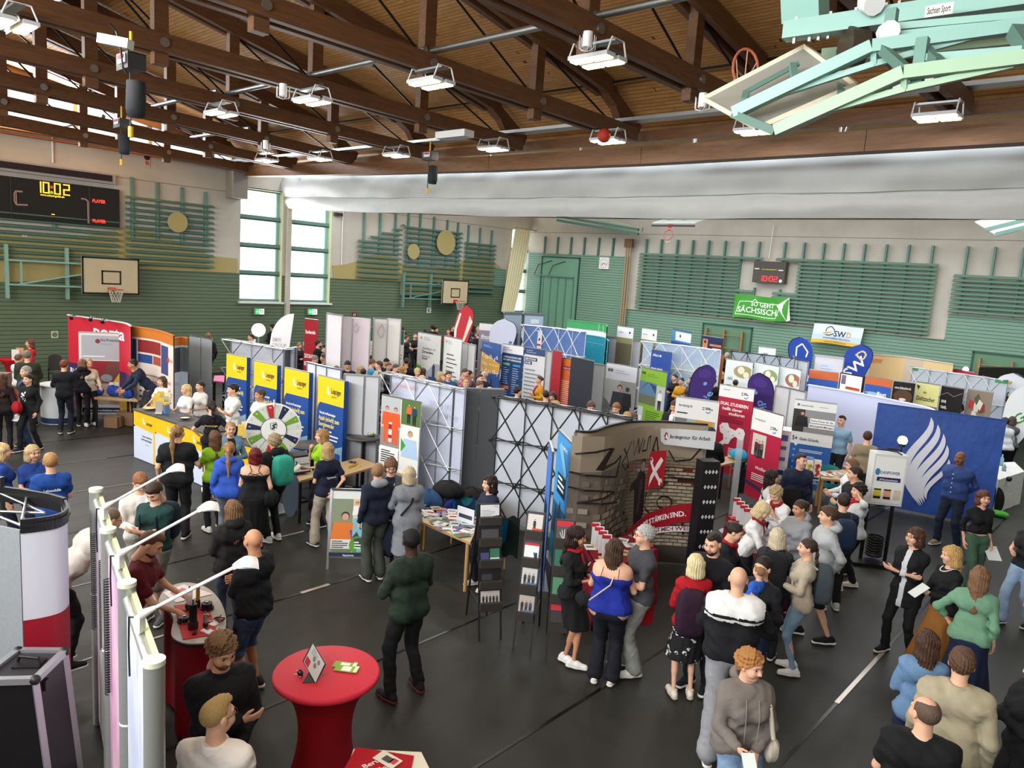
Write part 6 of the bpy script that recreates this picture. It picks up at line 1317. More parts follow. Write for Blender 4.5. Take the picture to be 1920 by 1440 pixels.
A,B=pz(622,917,1.15),pz(690,919,1.15);t=thing('pavement_sign','silver framed A-board poster with a worker in an orange vest','sign',xy((A+B)/2));d=(xy(B)-xy(A)).normalized();n_=Vector((-d.y,d.x,0))
A0,B0=A-n_*.22,B-n_*.22;A0.z=B0.z=.18;g=MB();g.poly([A,B,B0,A0],printm('#d8dcd8'),n_*.02);g.build('poster_board',t)
g=MB()
for a,b in((A,B),(A0,B0),(A,A0-Vector((0,0,.18))-n_*.03),(B,B0-Vector((0,0,.18))-n_*.03),(A,xy(A)+n_*.35),(B,xy(B)+n_*.35)):g.bar(a,b,.035,.03,M_SIL)
g.build('frame',t);P=Print(flat(A,B,A0));P.rect(.05,.14,.62,.93,'#6f7a5c');P.rect(.05,.14,.62,.5,'#7f8a70');P.fig(.42,.32,1.0,'#d8742c',None,w=1.3,hair='#33261c');P.poly([(.62,.78),(.55,.6),(.62,.6)],'#2f5ca8');P.rect(.64,.14,.97,.4,'#d8b890');P.fig(.73,.17,.4,'#e8e4e0',None);P.fig(.88,.18,.4,'#8a6a5a',None);P.rect(.64,.42,.97,.93,'#7fb4c8');P.poly([(.64,.7),(.75,.62),(.85,.72),(.97,.66),(.97,.85),(.64,.85)],'#33444a');P.rect(.05,.74,.6,.88,'#d8d8d4');P.lines(.08,.76,.56,4,.03,'#4a4a4a',.5);P.disc(.8,.82,.13,'#5f9a3a',24);P.lines(.7,.77,.9,3,.04,'#e8f4d8',.5);P.rect(.02,.93,.98,1,'#23284a');P.text(.4,.985,.03,'Regionalwerke','#dfe4f4',width=.3);P.done(t)
t,Q=table([(795,942),(903,972),(882,1017),(786,976)],.76,'long beech table covered with leaflets behind the woman in the grey coat')
leaflets(Q,44,'leaflet spread on the long brochure table','leaflets on the long brochure table',11)
A,B=pz(858,948,1.0),pz(889,958,1.0);g=MB();panel_box(g,A,B,1.0,.78,printm('#e4e6ec'),.02);panel_box(g,A.lerp(B,.1)+Vector((0,0,0)),A.lerp(B,.9),.9,.84,printm('#3a4258'),.001);tag(g.build('table_sign',origin=(A+B)/2),'white folded table sign with a dark bar on the brochure table','sign')
a=pz(832,972,.78);g=MB();g.lathe(a,[(0,0),(.03,0),(.035,.1)],mat('#bcd0d4',.1,alpha=.6,amt=0),12);tag(g.build('glass',origin=a),'empty glass tumbler among the leaflets','glass')
chair(873,930,.85,170,'teal shell chair with a denim jacket behind the brochure table');a=pz(866,934,.8)
g=MB();g.quad_grid(lambda u,v:pz(873,930,.86)+Vector((.22*(u-.5)*1.2,.2*(u-.5),-.36*abs(v-.5)*2+.02*math.sin(9*u))),10,10,cloth('#33507a'));tag(g.build('denim_jacket',origin=a),'blue denim jacket hung over the teal chair behind the brochure table','jacket')
chair(946,975,.85,250,'teal chair with a dark green coat right of the dark-haired girl');g=MB();a=pz(950,968,.88)
g.quad_grid(lambda u,v:a+Vector((.3*(u-.4),.22*(u-.5),-.62*v+.03*math.sin(11*u))),10,10,cloth('#1d2c24'));tag(g.build('coat',origin=a),'dark green coat draped over the teal chair beside the black rack','coat')
def blob(g,c,r,m,seed=0,n=14):g.quad_grid(lambda a,b:Vector(c)+Vector((r[0]*math.cos(2*math.pi*a)*math.sin(math.pi*b)*(1+.12*math.sin(31*a+seed)),r[1]*math.sin(2*math.pi*a)*math.sin(math.pi*b),-r[2]*math.cos(math.pi*b)*(1+.08*math.sin(25*a+seed)))),2*n,n,m)
for(x,y,z,r,c_,nm,lab)in((806,925,.9,(.28,.2,.17),'#23466e','blue_crate','blue spotted basket bag at the foot of the silver lattice'),(815,945,.5,(.2,.2,.2),'#c9a82a','yellow_crate','yellow crate under the blue basket bag'),(842,908,1.05,(.3,.22,.14),'#0f1012','laptop_bag','black laptop bag on top of the black cloth'),(850,935,.6,(.3,.3,.32),'#131316','rucksack','black rucksack behind the brochure table'),(848,945,.62,(.15,.13,.18),'#1c35a0','sports_bag','royal blue sports bag between rucksack and chair'),(885,925,.75,(.45,.3,.26),'#1a1516','holdall','large black holdall against the grey banner backs')):
 a=pz(x,y,z);g=MB();a.z=max(r[2],z-r[2]*.6);blob(g,a,r,cloth(c_),x);bm=g.build(nm,origin=a);tag(bm,lab,'bag')
def rack(x0,y0,x1,y1,z,tiers,label,draws,w=None):
 A,B=pz(x0,y0,z),pz(x1,y1,z);d=(xy(B)-xy(A)).normalized();n_=Vector((-d.y,d.x,0));wd=(xy(B)-xy(A)).length;t=thing('literature_rack',label,'brochure rack',xy((A+B)/2))
 g=MB()
 for s_ in(A,B):
  g.bar(s_,xy(s_)-n_*.42,.02,.02,M_BLK);g.bar(s_,xy(s_)+n_*.3,.02,.02,M_BLK)
 g.bar(xy(A)-n_*.3+Vector((0,0,.4)),xy(A)+n_*.22+Vector((0,0,.4)),.015,.015,M_BLK);g.bar(xy(B)-n_*.3+Vector((0,0,.4)),xy(B)+n_*.22+Vector((0,0,.4)),.015,.015,M_BLK);g.build('rack_frame',t)
 h=(z-.35)/tiers
 for k in range(tiers):
  zt=z-k*h;off=-n_*(.42*(z-zt)/z);a=xy(A)+off+Vector((0,0,zt));b=xy(B)+off+Vector((0,0,zt));dn=Vector((0,0,-h*.96))-n_*.42*h/z
  g=MB();g.poly([a,b,b+dn,a+dn],M_BLK,n_*.015);g.box((a+b)/2+dn-n_*.03+Vector((0,0,.05)),(wd,.05,.1),paint('#3a3632'),rz=math.atan2(d.y,d.x));g.build('tray',t)
  if k<len(draws)and draws[k]:
   P=Print(flat(a-n_*.01,b-n_*.01,a+dn-n_*.01));draws[k](P);P.done(t)
 return t
def cov(bg,top=None,figs=0,u0=.06,u1=.94,v0=.08,v1=.8,bar=None,seed=0):
 def f(P):
  P.rect(u0,v0,u1,v1,bg)
  if top:P.rect(u0,v0,u1,v0+.16*(v1-v0),top)
  for i in range(figs):P.fig(u0+(u1-u0)*(i+.8)/(figs+.7),v0+.25*(v1-v0),.62*(v1-v0),('#2c2f36','#5a4a44','#3a4a5c')[i%3],'#2a2c33',w=.8)
  if bar:P.rect(u0+.3,v1-.25*(v1-v0),u1,v1-.06,bar)
 return f
def many(P):
 for i in range(4):P.rect(.05+.12*i,.15,.5+.13*i,.85,'#e8e8e6');P.rect(.05+.12*i,.15,.5+.13*i,.25,'#c02a38')
 P.stroke([(.62,.5),(.7,.7),(.75,.5),(.8,.7)],.02,'#2a4a6a')
rack(898,945,938,944,1.62,5,'tall black literature rack with a framed notice in front of the brochure table',[lambda P:(P.rect(.06,.04,.94,.92,'#dfe1e3'),P.lines(.12,.3,.8,7,.07,'#9a9da2'),P.poly([(.6,.1),(.9,.05),(.85,.2)],'#b8c8cc'),P.poly([(.62,.6),(.94,.55),(.94,.85),(.7,.9)],'#2c3a3c')),lambda P:P.rect(.1,.2,.9,.8,'#4a4c50'),lambda P:(P.rect(.06,.3,.45,.95,'#4a4f78'),P.rect(.5,.1,.94,.95,'#e4e6e4'),P.rect(.5,.1,.94,.55,'#3f7a5c')),lambda P:P.rect(.1,.3,.6,.6,'#3c3e44'),cov('#c8c4bc',None,5)])
rack(990,958,1022,962,1.62,4,'tall black literature rack with magazines, left one by the blue banner',[cov('#cfcac2',None,1,bar='#c84a3a'),many,cov('#c4c4c0',None,3,bar='#4a6a9a'),cov('#b4a8a0',None,3,bar='#5a6a94')])
rack(1043,973,1078,976,1.62,4,'tall black literature rack with red and green covers behind the woman in the black dress',[lambda P:(P.rect(.06,.04,.94,.95,'#55514e'),P.rect(.06,.04,.94,.25,'#c02a38'),[P.stroke([(.5,.85),(.5+.3*math.cos(a*.5-2.6),.6+.25*math.sin(a*.5-2.6))],.008,'#d8d4cc')for a in range(9)]),cov('#2f6a5a',None,1),cov('#4f8a64',None,1),lambda P:(P.rect(.06,.04,.94,.95,'#3a3634'),P.rect(.06,.04,.94,.25,'#c02a38'))])
def cloth_table(pts,z,label):
 Q=quad(pts,z);c=sum((xy(p)for p in Q),Vector())/4;t=thing('covered_table',label,'table',c);g=MB();m=cloth('#7d0f22',.12);g.poly(Q,m,(0,0,-.02));g.build('tabletop',t)
 g=MB()
 for i in range(4):
  a,b=Q[i],Q[(i+1)%4];n=(b-a).cross(Vector((0,0,1))).normalized();n=n if(a+n-c).length>(a-n-c).length else-n
  g.quad_grid(lambda u,v,a=a,b=b,n=n:a.lerp(b,u)+n*(.02+.06*v*(1+.5*math.sin(u*25)))+Vector((0,0,-z*v*.99)),26,3,m)
 g.build('cloth_skirt',t);return t,Q
t,Q1=cloth_table([(1098,1022),(1172,1004),(1232,1030),(1128,1075)],.78,'dark red covered table with brochures before the graffiti backdrop')
leaflets(Q1,12,'white and red leaflet on the dark red table before the graffiti backdrop','leaflets on the left red table',21,cols=('#e8e6e4','#e8e6e4','#c8a870','#c02a38'))
for k in range(4):
 a=pz(1115+7*k,1022+8*k,.79);g=MB();g.box(a+Vector((0,0,.17)),(.11,.03,.32),printm('#dfdfe0'),rz=.8);g.box(a+Vector((-.012,-.012,.30)),(.112,.034,.05),printm('#c02a38'),rz=.8);tag(g.build('leaflet_holder',origin=a),'tall holder with red topped flyers standing on the left red table','leaflet holder','flyer holders on the left red table')
t,Q2=cloth_table([(1364,966),(1406,962),(1500,1034),(1440,1066)],.78,'large dark red covered table in the middle of the busy group at right')
leaflets(Q2,30,'white or red flyer spread on the large red table','flyers on the large red table',31,cols=('#e8e6e4','#e8e6e4','#d8d4d0','#c02a38','#d8c060'))
for k in range(4):
 a=pz(1379+7*k,970+7*k,.79);g=MB();g.box(a+Vector((0,0,.17)),(.11,.03,.32),printm('#dfdfe0'),rz=.8);g.box(a+Vector((-.012,-.012,.30)),(.112,.034,.05),printm('#c02a38'),rz=.8);tag(g.build('leaflet_holder',origin=a),'tall holder with red topped flyers at the far end of the large red table','leaflet holder','flyer holders at the far end of the large table')
for k in range(4):
 a=pz(1413+5*k,1038,.80);g=MB();g.box(a+Vector((0,0,.14)),(.1,.02,.26),printm('#dfdfe0'),rz=.8);g.box(a+Vector((-.01,-.01,.24)),(.102,.024,.05),printm('#a02a58'),rz=.8);tag(g.build('leaflet_holder',origin=a),'small flyer holder with crimson tops behind the bald man','leaflet holder','crimson flyer holders on the large red table')
a=pz(1485,925,1.15);g=MB();g.box(a+Vector((0,0,-.1)),(.3,.04,.36),M_BLK,rz=.7);tag(g.build('display_board',origin=a),'black display board standing by the youth in the navy jacket','board')
t,Q=table([(1347,858),(1388,852),(1398,862),(1353,872)],.76,'beech table with a bread plate by the map banner',legs='steel');a=on(Q,.6,.4,.01);g=MB();g.lathe(a,[(0,.01),(.12,.01),(.14,.03)],paint('#c9b184'),16);g.sphere(a+Vector((0,0,.05)),.05,paint('#b08a50'),6);tag(g.build('dish',origin=a),'plate with pastry on the table by the map banner','dish')
chair(1390,848,.88,160,'teal chair with a turquoise bag by the map banner');a=pz(1386,848,.95);g=MB();blob(g,a+Vector((0,0,-.05)),(.2,.14,.13),cloth('#2f9ac0'),3);tag(g.build('shoulder_bag',origin=a),'turquoise bag on the teal chair by the map banner','bag')
p=pz(1399,925,0);t=thing('suitcase','black wheeled suitcase on the floor beside the white info box','suitcase',p);g=MB();g.box(p+Vector((0,0,.3)),(.4,.26,.55),mat('#17171a',.6),rz=.6);g.build('suitcase_body',t);g=MB();g.tube([p+Vector((-.1,0,.57)),p+Vector((-.1,0,.66)),p+Vector((.1,.05,.66)),p+Vector((.1,.05,.57))],.012,M_SIL);g.build('handle',t)
t,Q=table([(1536,884),(1582,880),(1618,903),(1540,897)],.76,'beech table before the 5+ banner with posters on it');leaflets(Q,8,'brochure on the table before the 5+ banner','brochures on the 5+ banner table',41,cols=('#c05a3a','#5a7ab0','#e0ded8'))
for(x,c_,lab)in((1519,'#d8b82a','small yellow swirl poster standing on the booth table'),(1534,'#c8402a','small red swirl poster standing on the booth table')):
 A,B=pz(x-6,862,1.2),pz(x+7,863,1.2);t=thing('table_poster',lab,'poster',xy(A)+Vector((0,0,.77)));g=MB();panel_box(g,A,B,1.2,.77,printm('#e8e4de'),.01);g.build('poster_board',t);P=Print(flat((A.x,A.y,1.2),(B.x,B.y,1.2),(A.x,A.y,.77)));P.stroke([(.2,.3),(.8,.25),(.3,.5),(.8,.6),(.3,.8)],.06,c_);P.rect(.1,.85,.9,.95,'#22242a');P.done(t)
chair(1558,872,.85,0,'teal chair behind the table at the 5+ banner');chair(1578,925,.85,160,'teal chair with beech legs left of the lit info case')
t=None;Qp=[(1856,868),(1902,866),(1921,884),(1872,900)];Q=quad(Qp,.78);c=sum((xy(p)for p in Q),Vector())/4;t=thing('covered_table','white cloth table with bottles right of the blue backdrop','table',c);m=cloth('#cfd0ce',.06);g=MB();g.poly(Q,m,(0,0,-.02));g.build('tabletop',t);g=MB()
for i in range(4):g.quad_grid(lambda u,v,i=i:Q[i].lerp(Q[(i+1)%4],u)+(Q[i].lerp(Q[(i+1)%4],u)-c-Vector((0,0,.78)))*.05*v*(1+.5*math.sin(u*22))+Vector((0,0,-.77*v)),22,3,m)
g.build('cloth_skirt',t)
for k,(x,y,h,c_,lab)in enumerate(((1877,872,.26,'#9ac4c8','pale turquoise disinfectant bottle on the white cloth table'),(1882,882,.16,'#8ab4b4','small teal bottle on the white cloth table'))):a=pz(x,y,.79);g=MB();g.lathe(a,[(0,0),(.045,0),(.045,h*.6),(.015,h*.8),(.015,h),(0,h)],mat(c_,.2,amt=0),14);tag(g.build('bottle',origin=a),lab,'bottle')
a=pz(1892,898,.75);g=MB();g.sphere(a,.06,M_BLK,8);tag(g.build('ribbon_bow',origin=a),'black ribbon bow on the edge of the white tablecloth','bow')
a=pz(1868,935,.35);g=MB();blob(g,Vector((a.x,a.y,.30)),(.14,.10,.29),cloth('#1a1712'),2);tag(g.build('cloth_sack',origin=a),'dark cloth sack hanging beside the white table','sack')
a=pz(1872,962,.08);g=MB();blob(g,Vector((a.x,a.y,.07)),(.2,.12,.07),cloth('#4fa83a'),5);tag(g.build('green_bag',origin=a),'bright green bag on the floor by the white table','bag')
# foreground: lamp wall, oval counter, case, red tables
PP=[pz(x,y,2.3)for x,y in((180,921),(203,997),(238,1098),(289,1245))]
t=thing('display_wall','silver post display wall with pink and white printed panels and three arm lamps','display wall',xy((PP[0]+PP[3])/2));ALU=mat('#b4b8b4',.35,.6,'metal',amt=.05)
for p in PP:
 g=MB();g.cyl((p.x,p.y,.02),(p.x,p.y,2.3),.055,ALU,n=24);g.cyl((p.x,p.y,2.3),(p.x,p.y,2.33),.058,paint('#d9dcc8'),n=24);g.cyl((p.x,p.y,1.32),(p.x,p.y,1.335),.0565,M_WHT,n=24);g.build('post',t)
for k,(a,b)in enumerate(zip(PP,PP[1:])):
 g=MB();a1=Vector((a.x,a.y,2.22));b1=Vector((b.x,b.y,2.22));g.cyl(a1,b1,.032,ALU);g.bar(a1+Vector((.03,.03,.03)),b1+Vector((.03,.03,.03)),.03,.02,paint('#d8dcae'));g.build('top_rail',t)
 d=(xy(b)-xy(a)).normalized();n_=Vector((d.y,-d.x,0));n_=n_ if n_.dot(xy(a))<0 else-n_
 def f_pink(nt,b_,k=k):
  P,xyz=geopos(nt);n1=noise(nt,(2.5,2.2,1.2)[k],scaled(nt,P,(1,1,.35)),6,.7);nt.links.new(ramp(nt,n1,([(.35,'#c9cdf0'),(.5,'#e6e4f0'),(.7,'#d8a8c0')],[(.35,'#c08ab0'),(.5,'#dca8c8'),(.68,'#eccfe0')],[(.4,'#c4cce4'),(.55,'#e4e8f4'),(.7,'#b4bcdc')])[k]),b_.inputs['Base Color']);b_.inputs['Roughness'].default_value=.4
 a2=xy(a)+d*.06;b2=xy(b)-d*.06;a2.z=b2.z=0;g=MB();ang=math.atan2(d.y,d.x);c=(a2+b2)/2;g.box(c+Vector((0,0,1.13)),((b2-a2).length,.02,2.1),node_mat(f'display_print_{k}',f_pink),rz=ang);g.build('printed_panel',t)
 S_=flat((a2.x-.0,a2.y,2.15),(b2.x,b2.y,2.15),(a2.x,a2.y,.1))
for k,(x,y,hx,hy,L)in enumerate(((203,942,330,893,0),(232,1030,388,966,0),(270,1145,455,1072,0))):
 a=pz(x-8,y+9,2.36);e=pz(hx-16,hy-8,2.62-.02*k);j=a.lerp(e,.16)
 lt=thing('arm_lamp',('white arm lamp clamped on the display wall, farthest of three','white arm lamp clamped on the display wall, middle of three','white arm lamp clamped on the display wall, nearest of three')[k],'lamp',a,'arm lamps of the display wall')
 g=MB();g.cyl(a,j,.03,M_WHT,r2=.014);g.box(a+Vector((0,0,-.05)),(.04,.05,.1),M_WHT,rz=.5);g.build('lamp_clamp',lt)
 g=MB();g.cyl(j,e,.011,M_WHT);g.build('arm',lt)
 dd=(e-j).normalized();up2=Vector((0,0,1));sd=dd.cross(up2).normalized()
 g=MB();g.quad_grid(lambda u,v,e=e,dd=dd,sd=sd:e+dd*(.16*v-.01)+sd*(.055*math.cos(math.pi*u)*(.5+.5*min(1,v*1.6)))+Vector((0,0,.055*math.sin(math.pi*u)*(.4+.6*min(1,v*1.8))-.07*v*v)),14,8,M_WHT);g.poly([e+dd*.02+sd*.05,e+dd*.14+sd*.05-Vector((0,0,.06)),e+dd*.14-sd*.05-Vector((0,0,.06)),e+dd*.02-sd*.05],paint('#c9d4da'));g.build('lamp_head',lt)
 g=MB();b=Vector((a.x,a.y,2.25))-Vector((.06,.03,0));pts=[a+Vector((-.02,0,-.02)),a+Vector((-.08,-.03,-.03)),b+Vector((-.03,0,-.1)),b+Vector((-.02,0,-.3))];g.tube(pts,.006,M_BLK,6);g.build('cable',lt)
def coil(a,L,label,r=.018,turns=46):
 g=MB();pts=[Vector((a.x+r*math.cos(2*math.pi*k/8),a.y+r*math.sin(2*math.pi*k/8),a.z-L*k/(8*turns)))for k in range(8*turns+1)];g.tube(pts,.0045,M_BLK,5);tag(g.build('spiral_cable',origin=a),label,'cable','black spiral cables on the display wall')
for(x,y,z,L,lab)in((171+3,1000,2.12,.85,'black spiral cable hanging down the display wall, longest left one'),(190,1050,2.05,.75,'black spiral cable hanging down the display wall, middle one'),(199,1085,2.0,.95,'black spiral cable hanging down the display wall, right one')):
 a=pz(x,y,z);coil(a,L,lab)
t,S=popup([(38,987),(75,983),(110,976),(126,964),(122,948)],2.2,'curved white and red fabric wall end with a black top band',lambda P:(P.rect(0,.38,1,1,'#8f0f22')),'#c9ccd4',z0=.05,trim=M_BLK)
g=MB();top=[S.p(i/20,0)for i in range(21)]
for a,b in zip(top,top[1:]):g.bar(a,b,.02,.12,M_BLK)
far=[pz(x,y,2.2)for x,y in((122,948),(95,940),(50,932),(0,925),(-40,921))]
for a,b in zip(far,far[1:]):g.bar(a,b,.03,.14,M_BLK)
g.build('top_band',t);g=MB();
for(a,b)in((far[2],pz(38,987,2.15)),(far[3],pz(84,962,2.15)),(pz(-30,958,2.15),pz(84,962,2.15)),(pz(-30,958,2.15),pz(38,985,2.15)),(pz(-20,1090,1.6),pz(33,1092,1.6)),(pz(-20,1080,1.6),pz(33,1120,1.5))):g.cyl(a,b,.012,M_SIL)
g.build('inner_frame',t)
g=MB();a,b=pz(-40,975,2.18),pz(36,990,2.18);panel_box(g,a,b,2.16,.05,mat('#8f9498',.7),.02);g.build('grey_side_panel',t)
g=MB();c=pz(12,946,2.2);a,b=pz(-30,936,2.16),pz(56,944,2.16);panel_box(g,a-Vector((.3,.15,0)),b-Vector((.3,.15,0)),2.35,1.95,mat('#2e3034',.4),.05);tag(g.build('monitor',origin=(xy(a)+xy(b))/2+Vector((0,0,1.9))),'back of a dark flat screen above the curved wall at the left edge','screen')
t=None;TL,TR_,BR_,BL2=pz(34,1221,1.18),pz(121,1222,1.18),pz(66,1275,1.18),pz(-40,1278,1.18)
c=(TL+TR_+BR_+BL2)/4;t=thing('flight_case','tall black flight case with aluminium edges at the lower left corner','case',xy(c))
sh_=lambda p,z:Vector((p.x+(1.18-z)*.10*CR[0],p.y+(1.18-z)*.10*CR[1],z))
bt=[sh_(p,0.02)for p in(TL,TR_,BR_,BL2)];tp=[TL,TR_,BR_,BL2];blk=mat('#111013',.5);prp=mat('#1d0f18',.45)
g=MB();g.poly(tp,mat('#2c2a2e',.6));g.poly(bt,blk);g.poly([tp[3],tp[2],bt[2],bt[3]],blk);g.poly([tp[2],tp[1],bt[1],bt[2]],prp);g.poly([tp[1],tp[0],bt[0],bt[1]],blk);g.poly([tp[0],tp[3],bt[3],bt[0]],blk);g.build('case_body',t)
g=MB();al=mat('#b8babd',.35,.7,'metal',amt=.06)
for i in range(4):g.bar(tp[i],tp[(i+1)%4],.05,.05,al);g.bar(tp[i],bt[i],.045,.045,al);g.bar(bt[i],bt[(i+1)%4],.045,.045,al)
g.build('aluminium_edge',t);g=MB()
for p in tp:g.sphere(p,.04,M_BLK,8)
g.build('corner_cap',t);g=MB();hc=(tp[0]+tp[1]+tp[2]+tp[3])/4+Vector((.0,.03,.02));g.box(hc-Vector((0,0,.012)),(.2,.14,.012),M_BLK,rz=.9);g.tube([hc+Vector((-.07,-.06,0)),hc+Vector((-.06,-.05,.04)),hc+Vector((.06,.05,.04)),hc+Vector((.07,.06,0))],.012,M_BLK);g.build('handle',t);g=MB();mp=tp[2].lerp(tp[1],.25)-Vector((0,0,.1));g.box(mp,(.06,.06,.08),M_BLK,rz=.9);g.build('latch',t)
KZ=1.05;kp0=[(297,1130),(310,1105),(345,1092),(385,1100),(412,1125),(424,1160),(418,1190),(395,1203),(350,1206),(322,1192),(325,1160),(315,1143)]
n0=len(kp0);kp=[tuple(.5*((2*kp0[i][j])+(kp0[(i+1)%n0][j]-kp0[i-1][j])*t+(2*kp0[i-1][j]-5*kp0[i][j]+4*kp0[(i+1)%n0][j]-kp0[(i+2)%n0][j])*t*t+(3*kp0[i][j]-kp0[i-1][j]-3*kp0[(i+1)%n0][j]+kp0[(i+2)%n0][j])*t**3)for j in(0,1))for i in range(n0)for t in(0,.25,.5,.75)]
Q=[pz(x,y,KZ)for x,y in kp];c=sum((xy(p)for p in Q),Vector())/len(Q);t=thing('kidney_table','kidney shaped high table with red base and pneumatic models','table',c);g=MB();g.poly(Q,mat('#a9a7a2',.35),(0,0,-.012));g.poly([p-Vector((0,0,.012))for p in Q],M_BLK,(0,0,-.03));g.build('tabletop',t)
g=MB();n_=len(Q);g.add([xy(p).lerp(c,.16)+Vector((0,0,z))for p in Q for z in(.04,KZ-.04)],[(2*i,2*((i+1)%n_),2*((i+1)%n_)+1,2*i+1)for i in range(n_)],mat('#95101f',.5),True);g.build('base_wrap',t)
K=lambda x,y,z=0:pz(x,y,KZ+.001+z)
g=MB();g.poly([K(326,1136),K(388,1130),K(408,1190),K(343,1200)],printm('#b81c26'),(0,0,.006));mt=g.build('perforated_mat',origin=K(365,1165));tag(mt,'red perforated base plate on the kidney table','plate')
for(x,y,h,r_,c_,lab)in((355,1142,.2,.03,'#dfe4e6','clear plastic cylinder model at the back of the kidney table'),(371,1138,.24,.018,'#b09a4a','thin brass valve spindle standing on the red plate'),(362,1178,.24,.035,'#1a1a1c','tall dark cylinder block in the middle of the red plate'),(385,1174,.12,.018,'#8a8c90','small steel valve near the front of the red plate'),(388,1141,.06,.05,'#1c1c1e','black square sensor at the back right of the red plate'),(346,1165,.05,.05,'#3a3436','small dark device at the left of the red plate')):
 a=K(x,y,.007);g=MB();g.cyl(a,a+Vector((0,0,h)),r_,mat(c_,.3,.4 if c_!='#dfe4e6' else 0,amt=0,alpha=.5 if c_=='#dfe4e6' else 1),n=14);g.cyl(a,a+Vector((0,0,h*.3)),r_*1.3,mat('#2a2022',.5),n=12);g.cyl(a+Vector((0,0,h)),a+Vector((0,0,h*1.2)),r_*.3,M_STEEL,n=8);tag(g.build('valve_model',origin=a),lab,'model')
rr=random.Random(6)
for k in range(8):
 a=K(rr.uniform(340,400),rr.uniform(1140,1188),.012);g=MB();g.box(a,(rr.uniform(.03,.07),.03,.02),mat(rr.choice(['#c8c4bc','#1c1c1e','#8a8478']),.4),rz=rr.uniform(0,3));tag(g.build('fitting',origin=a),'small pneumatic fitting scattered on the red plate','fitting','pneumatic fittings on the red plate')
for(x,y)in((390,1186),(405,1174),(399,1190)):a=K(x-4,y-4,.01);g=MB();g.box(a,(.07,.07,.012),printm('#e8e4e4'),rz=.4);tag(g.build('card_stack',origin=a),'small stack of white cards at the front of the kidney table','cards','white card stacks on the kidney table')
g=MB();a=K(412,1162,.02);g.tube([a+Vector((.05*math.cos(k*1.1),.04*math.sin(k*1.7),.01*(k%3)))for k in range(12)],.006,mat('#5a1c20',.5));tag(g.build('hose_coil',origin=a),'dark red hose tangle at the right rim of the kidney table','hose')
g=MB();g.poly([K(306,1112,.002),K(344,1096,.002),K(400,1114,.002),K(330,1130,.002)],printm('#e4dcdc'),(0,0,.003));g.poly([K(318,1112,.006),K(342,1102,.006),K(362,1108,.006),K(332,1120,.006)],printm('#c87080'));tag(g.build('leaflet',origin=K(350,1112)),'large pinkish leaflet at the back of the kidney table','leaflet')
c=xy(pz(613,1258,1.1));t=thing('bistro_table','round bistro table with a bright red stretch cover in the foreground','table',c);g=MB();TOPR=mat('#c8283c',.6,kind='cloth',scale=60,amt=.05)  # lighter red on top, the light on the cover put into its colour
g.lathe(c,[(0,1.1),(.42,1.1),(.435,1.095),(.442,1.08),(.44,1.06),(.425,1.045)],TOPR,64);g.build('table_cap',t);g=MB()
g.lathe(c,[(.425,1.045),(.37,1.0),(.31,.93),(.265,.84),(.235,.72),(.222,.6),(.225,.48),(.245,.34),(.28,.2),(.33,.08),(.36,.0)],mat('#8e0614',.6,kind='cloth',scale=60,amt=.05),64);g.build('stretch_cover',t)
Z=1.101
A,B_,C_=pz(588,1203,Z+.25),pz(611,1240,Z+.14),pz(563,1238,Z+.10)
t=thing('tablet','tablet computer standing in its cover on the red bistro table','tablet',pz(588,1272,Z));
bl_,br_=pz(567,1240,Z+.11),pz(592,1280,Z+.002);tr_,tl_=pz(611,1245,Z+.115),pz(586,1202,Z+.22)
g=MB();nn=(tr_-tl_).cross(bl_-tl_).normalized();nn=nn if nn.dot(Vector((0,0,CAM_H))-tl_+Vector((0,0,0)))>0 else-nn
g.poly([tl_,tr_,br_,bl_],M_BLK,-nn*.01);g.build('tablet_body',t);P=Print(flat(tl_,tr_,bl_));P.rect(.07,.05,.95,.95,glow('#9a9896',.35));P.rect(.1,.62,.36,.92,'#a02030');P.disc(.45,.4,.02,'#6a7a6a');P.disc(.6,.55,.02,'#8a5a5a');P.disc(.7,.3,.018,'#6a6a6a');P.lines(.2,.12,.6,4,.07,'#77787a');P.done(t)
g=MB();g.poly([br_,bl_.lerp(br_,.5),pz(567,1281,Z+.003)],M_BLK,(0,0,.004));g.poly([br_,tr_.lerp(br_,.9),pz(567,1281,Z+.003)],M_BLK,(0,0,.004));g.build('folding_cover',t)
a=pz(563,1262,Z+.03);g=MB();blob(g,a,(.035,.02,.03),mat('#141416',.5),1,8);g.tube([a+Vector((.03*math.cos(k*1.4),.02*math.sin(k*2.1),.02*math.sin(k)))for k in range(10)]+[a+Vector((-.06,-.02,-.03))],.003,M_WHT,5);tag(g.build('charger_cable',origin=a),'black charger with a white cable bundle behind the tablet','charger')
for k,(x,y,r_)in enumerate(((647,1247,-.42),(650,1254,-.5))):
 a=pz(x,y,Z+.004+.004*k);g=MB();an=math.atan2(CR[1],CR[0])-.12;g.box(a,(.2,.095,.003),printm('#86a83a'),rz=an);g.box(a+Vector((0,0,.002)),(.08,.07,.001),printm('#e8ecdc'),rz=an);g.box(a+Vector((0,0,.0021))+Vector((CR[0]*.08,CR[1]*.08,0)),(.03,.095,.001),printm('#dfe4c8'),rz=an);tag(g.build('leaflet',origin=a),('green and white leaflet on the red table, partly covered','green and white leaflet on the red table, upper one')[k],'leaflet')
Q=[pz(x,y,.78)for x,y in((663,1404),(790,1410),(822,1475),(640,1470))];c=sum((xy(p)for p in Q),Vector())/4
t=thing('side_table','white side table cut by the bottom edge under a red cloth','table',c);g=MB();g.poly(Q,paint('#d9d4c0',.35),(0,0,-.04));g.build('tabletop',t)
for p in Q:q_=xy(p).lerp(c,.12);g=MB();g.cyl(q_,q_+Vector((0,0,.74)),.025,M_WHT);g.build('leg',t)
